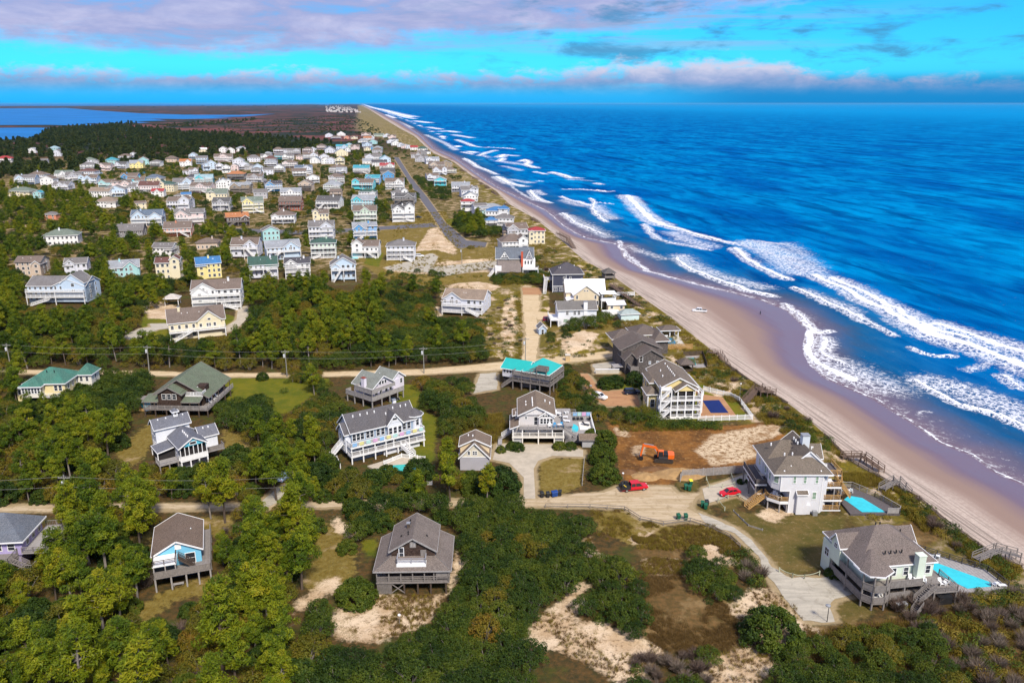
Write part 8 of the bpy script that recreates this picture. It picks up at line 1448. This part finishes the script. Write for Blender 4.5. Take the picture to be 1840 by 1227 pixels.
def zone(poly, n, kinds, w_, sc=(.8, 1.2), k=.62, need=True, z=0.0):
    w_p = np.array(PP(poly, z)); lo, hi = w_p.min(0), w_p.max(0); x = rngT.uniform(lo[0], hi[0], n); y = rngT.uniform(lo[1], hi[1], n); px, py = Qn(x, y, 0.0); m = inpoly(px, py, np.array(poly, float)) if z == 0 else inpoly(x, y, w_p); x, y = x[m], y[m]
    kd = rngT.choice(len(kinds), len(x), p=np.array(w_) / sum(w_)); s_ = rngT.uniform(*sc, len(x)); R0 = {'pine': (2.3, 10), 'oak': (2.9, 4.6), 'autumn': (2.9, 4.6), 'busha': (1.25, 1.6), 'bushg': (1.4, 1.6), 'twig': (1.6, 2.0), 'bushy': (1.2, 1.0), 'red': (1.25, 1.6), 'dome': (3.0, 3.6)}
    r = np.array([R0[kinds[i]][0] for i in kd]) * s_; hh = np.array([R0[kinds[i]][1] for i in kd]) * s_
    if need: m = ~blocked(x, y, r, hh); far_ = y > 255; m[far_] &= ~near_house(x[far_], y[far_], r[far_], hh[far_]); x, y, r, hh, kd, s_ = x[m], y[m], r[m], hh[m], kd[m], s_[m]
    for i in sift(x, y, r, k): TREES.append([kinds[kd[i]], x[i], y[i], s_[i], None])
# thickets of oak
zone([(825, 915), (1050, 905), (1075, 960), (1030, 1050), (960, 1130), (950, 1260), (560, 1300), (600, 1180), (740, 1140), (800, 1080), (835, 1010)], 2600, ['oak', 'autumn'], [.97, .03], (.5, .95), .5)
zone([(615, 918), (800, 906), (832, 965), (790, 940), (700, 945), (640, 978), (622, 955)], 420, ['oak', 'dome', 'autumn'], [.5, .3, .2], (.6, 1.05), .52)
zone([(1050, 1000), (1160, 1030), (1150, 1150), (1050, 1110), (1060, 1040)], 300, ['oak', 'bushg'], [.7, .3], (.6, .9), .55, False); zone([(1225, 1015), (1260, 1000), (1340, 1060), (1330, 1080), (1270, 1085)], 120, ['oak', 'bushg'], [.6, .4], (.5, .75), .55, False); zone([(1310, 1000), (1340, 990), (1380, 1050), (1350, 1062)], 60, ['twig', 'bushg'], [.5, .5], (.8, 1.2), .5, False)
zone([(1140, 1180), (1280, 1180), (1270, 1280), (1140, 1280)], 120, ['oak', 'twig', 'bushg'], [.4, .4, .2], (.6, .9), .55, False); zone([(1400, 1165), (1700, 1130), (1720, 1280), (1350, 1290)], 500, ['oak', 'bushg', 'autumn'], [.5, .3, .2], (.5, .8), .55, False)
zone([(1600, 1085), (1860, 1060), (1900, 1290), (1640, 1290), (1660, 1150)], 900, ['twig', 'bushy', 'bushg', 'red'], [.46, .14, .22, .18], (.7, 1.2), .5, False)
zone([(150, 735), (165, 690), (250, 680), (275, 690), (255, 735), (215, 775), (150, 765)], 400, ['oak'], [1], (.8, 1.1), .55); zone([(395, 770), (400, 730), (480, 725), (490, 765), (450, 790)], 250, ['oak'], [1], (.8, 1.15), .55); zone([(752, 775), (755, 690), (840, 670), (865, 690), (850, 740), (880, 770), (820, 790)], 500, ['oak', 'autumn'], [.85, .15], (.75, 1.1), .55)
zone([(690, 650), (680, 560), (760, 540), (880, 580), (890, 630), (860, 650), (760, 658)], 700, ['oak', 'autumn', 'twig'], [.72, .2, .08], (.8, 1.1), .55); zone([(1000, 700), (1015, 660), (1035, 668), (1065, 715), (1060, 745), (1165, 745), (1190, 765), (1090, 765), (1040, 745)], 420, ['oak', 'bushg', 'autumn'], [.5, .35, .15], (.5, .8), .55, False)
zone([(1160, 758), (1290, 764), (1290, 772), (1165, 770)], 120, ['bushg'], [1], (.9, 1.1), .4, False)
# dune shrubs along the beach
for a, b_ in zip(DUNE_PX[:16], DUNE_PX[1:17]):
    f = (1180 - a[1]) / 700
    zone([(a[0] - 10, a[1] + 2), (b_[0] - 8, b_[1] + 2), (b_[0] - 95 * f - 10, b_[1] + 16), (a[0] - 110 * f - 10, a[1] + 20)], 260, ['bushy', 'bushg', 'twig', 'busha'], [.44, .36, .08, .12], (.6, 1.15), .68)
zone([(1400, 770), (1440, 760), (1500, 800), (1490, 830), (1430, 790)], 120, ['oak', 'bushg'], [.5, .5], (.4, .6), .5, False); zone([(1570, 870), (1640, 890), (1700, 945), (1640, 935), (1560, 935), (1530, 930)], 200, ['bushg', 'bushy', 'oak'], [.5, .3, .2], (.5, .9), .55)
# mixed woods on the left
zone([(-400, 1300), (-300, 930), (330, 930), (560, 925), (600, 1000), (520, 1090), (600, 1160), (560, 1300)], 5200, ['pine', 'dome', 'autumn', 'busha', 'twig'], [.44, .24, .24, .04, .04], (.55, 1.3), .58)
zone([(-300, 905), (-300, 690), (140, 690), (230, 780), (300, 845), (420, 830), (600, 835), (830, 840), (890, 880), (890, 905), (560, 905), (330, 905)], 5200, ['pine', 'dome', 'autumn', 'busha', 'twig'], [.37, .26, .29, .05, .03], (.5, 1.2), .58)
zone([(380, 835), (400, 720), (600, 690), (700, 740), (640, 790), (590, 830)], 1800, ['pine', 'oak', 'autumn', 'busha'], [.14, .42, .36, .08], (.6, 1.0), .6); zone([(780, 760), (900, 765), (900, 800), (810, 840), (775, 830)], 300, ['autumn', 'bushy', 'busha'], [.4, .3, .3], (.4, .7), .6)
zone([(-500, 668), (-700, 480), (0, 480), (290, 500), (450, 520), (660, 520), (800, 540), (890, 600), (880, 650), (760, 658), (520, 668), (280, 664)], 16000, ['pine', 'oak', 'autumn', 'busha'], [.34, .32, .29, .05], (.7, 1.15), .6)
zone([(520, 668), (590, 668), (600, 690), (500, 690)], 200, ['oak', 'autumn', 'bushg'], [.3, .5, .2], (.4, .7), .6)
print('trees', len(TREES))
# ---- the village and what lies west of it: clear of houses and roads
roadpolys = [np.array(v) for k, v in ROADW.items() if 'asphalt' in k or 'cul' in k]
def zone_v(poly, n, kinds, w_, sc, k, dens=None):
    w_p = np.array(PP(poly)); lo, hi = w_p.min(0), w_p.max(0); x = rngT.uniform(lo[0], hi[0], n); y = rngT.uniform(lo[1], hi[1], n); px, py = Qn(x, y, 0.0); m = inpoly(px, py, np.array(poly, float))
    if dens: m &= fbm(x, y, dens, 17) + .5 > rngT.uniform(.2, .75, n)
    x, y = x[m], y[m]; kd = rngT.choice(len(kinds), len(x), p=np.array(w_) / sum(w_)); s_ = rngT.uniform(*sc, len(x)); R0 = {'pine': (2.3, 10), 'oak': (2.9, 4.6), 'autumn': (2.9, 4.6), 'bushg': (1.4, 1.6)}
    r = np.array([R0[kinds[i]][0] for i in kd]) * s_; hh = np.array([R0[kinds[i]][1] for i in kd]) * s_; m = ~near_house(x, y, r, hh)
    for p in roadpolys: m &= sdist(p, x, y, 3.0) < -2.0
    x, y, r, kd, s_ = x[m], y[m], r[m], kd[m], s_[m]
    for i in sift(x, y, r, k): TREES.append([kinds[kd[i]], x[i], y[i], s_[i], None])
zone_v([(-900, 480), (-900, 330), (140, 345), (330, 380), (420, 440), (420, 500), (290, 500), (0, 480)], 9000, ['pine', 'oak', 'autumn'], [.45, .35, .2], (.85, 1.25), .6)
zone_v([(420, 500), (400, 430), (330, 380), (600, 360), (700, 380), (690, 420), (640, 500)], 2200, ['oak', 'pine', 'autumn', 'bushg'], [.45, .1, .15, .3], (.7, 1.2), .62, 40)
zone_v([(100, 380), (0, 300), (300, 285), (600, 262), (690, 280), (760, 360), (690, 385), (330, 390)], 9000, ['oak', 'pine', 'autumn', 'bushg'], [.62, .13, .10, .15], (.65, 1.1), .66, 55)
zone_v([(845, 432), (815, 410), (830, 395), (880, 400), (900, 425)], 500, ['oak', 'pine'], [.8, .2], (.9, 1.3), .55); zone_v([(760, 355), (745, 320), (800, 330), (835, 352), (800, 365)], 400, ['oak'], [1], (.8, 1.2), .7); zone_v([(640, 300), (620, 250), (700, 250), (820, 300), (830, 330), (740, 300)], 900, ['oak', 'bushg'], [.7, .3], (.7, 1.1), .75); zone_v([(800, 430), (740, 400), (860, 460), (1000, 450), (1080, 500), (1000, 505), (900, 470)], 700, ['bushg', 'oak', 'autumn'], [.6, .2, .2], (.5, 1.0), .8)
zone([(700, 520), (690, 490), (800, 495), (930, 500), (880, 535), (800, 530)], 600, ['bushg', 'busha', 'oak'], [.5, .3, .2], (.5, .9), .7, True); zone([(880, 505), (985, 495), (985, 512), (900, 516)], 250, ['oak', 'autumn'], [.7, .3], (.6, .9), .55, False); zone([(975, 600), (1080, 585), (1085, 600), (990, 618)], 200, ['bushy', 'busha', 'oak'], [.4, .3, .3], (.5, .8), .6, False)
zone([(870, 640), (872, 560), (930, 530), (938, 600), (930, 648)], 150, ['bushg', 'bushy', 'busha', 'twig'], [.4, .35, .15, .1], (.5, 1.1), 1.0, False); zone([(985, 645), (990, 600), (1080, 590), (1110, 635), (1030, 645)], 120, ['bushg', 'bushy', 'busha'], [.4, .4, .2], (.5, 1.0), 1.0, False)
print('trees', len(TREES))
# ---- individuals near the camera; the rest is one wood
PROTO = {'pine': PINES, 'oak': OAKS, 'autumn': AUT, 'busha': [(None, b_) for b_ in BUSHA], 'bushg': [(None, b_) for b_ in BUSHG], 'twig': [(None, b_) for b_ in TWIG], 'bushy': [(None, b_) for b_ in BUSHY], 'red': [(None, b_) for b_ in BUSHA], 'dome': [(None, b_) for b_ in DOME]}
TN = {'pine': ('pine_tree', 'tree'), 'oak': ('live_oak', 'tree'), 'autumn': ('hardwood_tree', 'tree'), 'busha': ('autumn_shrub', 'shrub'), 'bushg': ('evergreen_shrub', 'shrub'), 'twig': ('bare_shrub', 'shrub'), 'bushy': ('golden_shrub', 'shrub'), 'red': ('rusty_shrub', 'shrub'), 'dome': ('evergreen_bush', 'bush')}
LOOK = {'pine': 'yellow green pine', 'oak': 'dark green live oak', 'autumn': 'autumn tinted tree', 'busha': 'rust and green shrub', 'bushg': 'low evergreen shrub', 'twig': 'leafless grey twiggy shrub', 'bushy': 'golden dune shrub', 'red': 'rusty shrub', 'dome': 'rounded dark evergreen'}
MARKS = [(745, 1000, 'the brown cottage'), (325, 990, 'the blue gabled house'), (50, 960, 'the lavender house'), (335, 790, 'the cupola house'), (330, 710, 'the green roofed brown house'), (95, 685, 'the green hip roofed house'), (650, 700, 'the lilac house'), (690, 790, 'the long blue grey house'), (852, 810, 'the small garage'), (980, 760, 'the carport house'), (945, 680, 'the teal roofed house'), (1210, 710, 'the yellow balcony house'), (1155, 640, 'the dark shingle house'), (1440, 870, 'the light grey house'), (1610, 1010, 'the mint house'), (1035, 565, 'the white evergreen house'), (830, 550, 'the beige house'), (380, 535, 'the tall white woodland house'), (100, 530, 'the long light blue house'), (615, 490, 'the pale blue gable house'), (1190, 815, 'the excavator'), (1240, 1090, 'the brown hollow'), (460, 1150, 'the bottom edge'), (100, 1150, 'the lower left corner'), (980, 1120, 'the bottom sand patch'), (1700, 1170, 'the lower right corner'), (520, 620, 'the middle sand road'), (200, 620, 'the left sand road')]
def place_phrase(px, py):
    a, b_, n_ = min(MARKS, key=lambda m: math.hypot((m[0] - px) * .8, m[1] - py)); dx, dy = px - a, py - b_
    return ('left of ' if dx < 0 else 'right of ') + n_ if abs(dx) > abs(dy) * 1.2 else ('below ' if dy > 0 else 'above ') + n_
TREES.sort(key=lambda q: q[2])
cnt = defaultdict(int); LIMIT = {'pine': 290, 'oak': 290, 'autumn': 230, 'busha': 90, 'bushg': 230, 'twig': 150, 'bushy': 230, 'red': 60, 'dome': 280}
far_pts = []; rr = random.Random(3)
groundz = lambda x, y: 0.0
for kind, x, y, s_, lb in TREES:
    px, py = Q(x, y, 0); vis = -60 < px < 1900 and py < 1330
    if not vis: continue
    if lb is None and (cnt[kind] >= LIMIT[kind] or py < 500): far_pts.append((kind, x, y, s_, py)); continue
    cnt[kind] += 1; tr, crn = rr.choice(PROTO[kind]); nm_, ct = TN[kind]; rz = rr.uniform(0, 6.28); sz = s_ * rr.uniform(.9, 1.12)
    label = lb or '%s %s %s' % ('large' if s_ > 1.02 else ('small' if s_ < .78 else 'middling'), LOOK[kind], place_phrase(px, py)); group = None if lb else '%ss %s' % (LOOK[kind], place_phrase(px, py))
    if tr is None:
        o = bpy.data.objects.new(nm_, crn); col.objects.link(o); o.location = (x, y, 0); o.rotation_euler = (0, 0, rz); o.scale = (s_, s_, sz); tag(o, label, ct, group)
    else:
        o = empty(nm_, x, y, 0); o.rotation_euler = (0, 0, rz); o.scale = (s_, s_, sz); tag(o, label, ct, group); obj('trunk', tr, o); obj('crown', crn, o)
# ---- scattered masses by geometry nodes
def scatter(name, pts, protos, label, cat):
    """pts: (x, y, z, scale, index); one object that carries a copy of a prototype on every point"""
    c_ = bpy.data.collections.new(name + '_kinds')
    for i, me in enumerate(protos): o = bpy.data.objects.new('%s_kind_%02d' % (name, i), me); c_.objects.link(o)
    a = np.array(pts, float); me = bpy.data.meshes.new(name); me.vertices.add(len(a)); me.vertices.foreach_set('co', np.ascontiguousarray(a[:, :3]).ravel())
    rg = np.random.default_rng(9)
    for n_, v in (('scl', a[:, 3]), ('rz', rg.uniform(0, 6.28, len(a)))): me.attributes.new(n_, 'FLOAT', 'POINT').data.foreach_set('value', v.astype(np.float32))
    me.attributes.new('idx', 'INT', 'POINT').data.foreach_set('value', a[:, 4].astype(np.int32))
    o = obj(name, me); tag(o, label, cat, kind='stuff'); g = bpy.data.node_groups.new(name, 'GeometryNodeTree'); g.interface.new_socket('Geometry', in_out='INPUT', socket_type='NodeSocketGeometry'); g.interface.new_socket('Geometry', in_out='OUTPUT', socket_type='NodeSocketGeometry')
    N = g.nodes; gi, go = N.new('NodeGroupInput'), N.new('NodeGroupOutput'); ip = N.new('GeometryNodeInstanceOnPoints'); ci = N.new('GeometryNodeCollectionInfo'); ci.inputs[0].default_value = c_; ci.inputs['Separate Children'].default_value = True; ci.inputs['Reset Children'].default_value = True
    def na(n_, ty): q = N.new('GeometryNodeInputNamedAttribute'); q.data_type = ty; q.inputs[0].default_value = n_; return q.outputs[0]
    cx = N.new('ShaderNodeCombineXYZ'); g.links.new(na('rz', 'FLOAT'), cx.inputs[2]); e2 = N.new('FunctionNodeEulerToRotation'); g.links.new(cx.outputs[0], e2.inputs[0]); g.links.new(gi.outputs[0], ip.inputs['Points']); g.links.new(ci.outputs[0], ip.inputs['Instance']); ip.inputs['Pick Instance'].default_value = True
    g.links.new(na('idx', 'INT'), ip.inputs['Instance Index']); g.links.new(e2.outputs[0], ip.inputs['Rotation']); g.links.new(na('scl', 'FLOAT'), ip.inputs['Scale']); g.links.new(ip.outputs[0], go.inputs[0]); o.modifiers.new('scatter', 'NODES').node_group = g; return o
OFF = {'pine': 0, 'oak': 4, 'autumn': 8, 'bushg': 10, 'busha': 12, 'twig': 14, 'bushy': 15, 'red': 16, 'dome': 4}
NEARP = [PINES[0][1], PINES[1][1], PINES[2][1], PINES[3][1], OAKS[0][1], OAKS[1][1], OAKS[2][1], OAKS[3][1], AUT[0][1], AUT[1][1], BUSHG[0], BUSHG[1], BUSHA[0], BUSHA[1], TWIG[0], BUSHY[0], BUSHA[2]]
NV = {'pine': 4, 'oak': 4, 'autumn': 2, 'bushg': 2, 'busha': 2, 'twig': 1, 'bushy': 1, 'red': 1, 'dome': 4}
pts = [(x, y, 0, s_, OFF[k] + rr.randrange(NV[k])) for k, x, y, s_, py in far_pts]
scatter('woodland', pts, NEARP, 'dense mixed green woodland filling the ground between and beyond the roads', 'woodland')
# far forest toward the marsh
def far_zone(poly, n, wv, sc):
    w_p = np.array(PP(poly)); px = rngT.uniform(0, 1, n); lo, hi = w_p.min(0), w_p.max(0); x = rngT.uniform(lo[0], hi[0], n); y = rngT.uniform(lo[1], hi[1], n); a, b_ = Qn(x, y, 0.0); m = inpoly(a, b_, np.array(poly, float)); x, y = x[m], y[m]; r = np.full(len(x), 3.0); m = ~near_house(x, y, r, r * 3); x, y = x[m], y[m]
    s_ = rngT.uniform(*sc, len(x)); k = (rngT.uniform(size=len(x)) < wv).astype(int) * 4 + rngT.integers(0, 4, len(x)); return list(zip(x, y, 0 * x, s_, k))
fp = far_zone([(-250, 345), (-250, 256), (60, 256), (90, 234), (200, 228), (330, 240), (480, 250), (600, 262), (560, 280), (330, 290), (140, 320)], 9000, .6, (1.0, 1.5)) + far_zone([(270, 226), (380, 219), (470, 214), (430, 222), (330, 230)], 500, .1, (.9, 1.4)) + far_zone([(560, 240), (600, 222), (640, 212), (680, 232), (690, 246), (640, 252)], 1100, .0, (.7, 1.2)) + far_zone([(330, 238), (420, 226), (520, 214), (620, 206), (640, 212), (600, 240), (480, 246)], 1500, .0, (.6, 1.0)) + far_zone([(170, 227), (240, 222), (250, 226), (200, 231)], 160, .5, (1, 1.5)) + far_zone([(120, 192), (500, 189), (640, 187.4), (645, 190), (560, 193), (200, 194.5)], 500, .0, (2.5, 5))
scatter('far_forest', fp, FAR + FARP, 'dark green forest stretching toward the marsh behind the village', 'forest')
# grass on dunes, in the hollow and on the cleared banks
gp = []
def grass(poly, n, ks, sc=(.7, 1.4), thr=None):
    w_p = np.array(PP(poly)); lo, hi = w_p.min(0), w_p.max(0); x = rngT.uniform(lo[0], hi[0], n); y = rngT.uniform(lo[1], hi[1], n); m = inpoly(x, y, w_p)
    if thr is not None: m &= fbm(x, y, 5, 51) + .5 > thr
    x, y = x[m], y[m]; gp.extend(zip(x, y, 0 * x + .05, rngT.uniform(*sc, len(x)), rngT.choice(ks, len(x))))
grass([(1060, 918), (1125, 916), (1200, 948), (1280, 942), (1330, 985), (1300, 1000), (1240, 990), (1120, 985), (1070, 960)], 3400, [0, 1, 2, 4, 5], (.5, 1.0), .42); grass([(1150, 1035), (1240, 1035), (1320, 1100), (1330, 1160), (1260, 1185), (1190, 1165), (1150, 1140)], 3000, [4, 5, 6], (.5, 1.0), .45); grass([(1440, 1140), (1840, 1080), (1900, 1260), (1500, 1260)], 4000, [4, 5, 6, 0], (.8, 1.4))
for a, b_ in zip(DUNE_PX[:20], DUNE_PX[1:21]):
    f = (1180 - a[1]) / 700; grass([(a[0] - 4, a[1] + 1), (b_[0] - 4, b_[1] + 1), (b_[0] - 85 * f - 6, b_[1] + 14), (a[0] - 100 * f - 6, a[1] + 18)], 1300, [0, 1, 2, 3, 4], (.8, 1.5), .45)
for p in SAND[:8] + SAND[11:14]: grass(p, 1800, [4, 5, 0], (.35, .8), .42)
grass([(690, 500), (715, 385), (800, 380), (830, 440), (920, 450), (930, 520), (800, 520)], 5000, [0, 1, 2, 3, 4], (.9, 1.8), .42); grass([(870, 640), (872, 545), (935, 520), (938, 648)], 2600, [0, 1, 2, 3, 4], (.7, 1.4), .4); grass([(985, 575), (1090, 560), (1110, 600), (990, 640)], 1500, [0, 1, 2, 3], (.8, 1.4), .4); grass([(1000, 680), (1035, 690), (1035, 740), (1000, 740)], 600, [0, 1, 2], (.9, 1.4)); grass([(785, 755), (900, 745), (915, 780), (880, 800), (800, 800)], 2200, [0, 1, 2, 4], (.9, 1.5))
grass([(1095, 756), (1290, 760), (1290, 772), (1120, 776)], 900, [0, 1, 4], (.7, 1.2))
scatter('dune_grass', gp, TUFT + TUFTB, 'golden and brown dune grass on sandy ground', 'grass')
# ---- houses of the next settlement, far up the shore: too small to tell apart
tw = MB(); rg = random.Random(12)
spots = [P(rg.uniform(585, 648), rg.uniform(188.6, 203)) for _ in range(230)]; spots = [p for p in spots if Q(*p)[0] <= 612 + (Q(*p)[1] - 186) * 2.3]
for x, y in spots:
    w_, d_, z_ = rg.uniform(8, 16), rg.uniform(8, 13), rg.uniform(6, 10); tw.box(x - w_ / 2, x + w_ / 2, y, y + d_, 0, z_); tw.add([(x - w_ / 2, y, z_), (x + w_ / 2, y, z_), (x + w_ / 2, y + d_, z_), (x - w_ / 2, y + d_, z_), (x - w_ / 2, y + d_ / 2, z_ + 3), (x + w_ / 2, y + d_ / 2, z_ + 3)], [(0, 1, 5, 4), (2, 3, 4, 5), (0, 4, 3), (1, 2, 5)])
tag(tw.build('distant_town', mat('far_walls', (.46, .42, .40), .8, .2, .02)), 'pale houses of a distant settlement strung along the shore near the horizon', 'town', kind='stuff')

# ---- look-alikes with one label are told apart by their order across the picture
ORD2 = ['leftmost', 'second from left', 'third from left', 'fourth from left', 'fifth from left', 'sixth from left', 'seventh from left', 'eighth from left', 'ninth from left', 'tenth from left', 'eleventh from left', 'twelfth from left']
same = defaultdict(list)
for o in col.objects:
    if o.parent is None and 'label' in o: same[o['label']].append(o)
for lb, v in same.items():
    if 1 < len(v) <= 12 and len(lb.split()) <= 13:
        v.sort(key=lambda o: Q(o.location.x, o.location.y, o.location.z)[0])
        for i, o in enumerate(v): o['label'] = lb + ', ' + (ORD2[i] if i < len(v) - 1 or len(v) > 2 else 'right one') if not (i == len(v) - 1 and len(v) > 1) else lb + ', rightmost'
# ---- thin sea air over the whole place
hz = MB().box(-60000, 60000, -3000, 95000, -8, 84).build('haze', None); hz['kind'] = 'stuff'
hm = bpy.data.materials.new('sea_air'); hm.use_nodes = True; t = NT(hm.node_tree); t.n.remove(t.n['Principled BSDF'])
pv = t.node('ShaderNodeVolumePrincipled'); pv.inputs['Color'].default_value = (.2, .6, 1.0, 1); pv.inputs['Density'].default_value = 1.0e-5; pv.inputs['Anisotropy'].default_value = 0.0
t.l.new(pv.outputs[0], t.n['Material Output'].inputs['Volume']); hz.data.materials.append(hm)
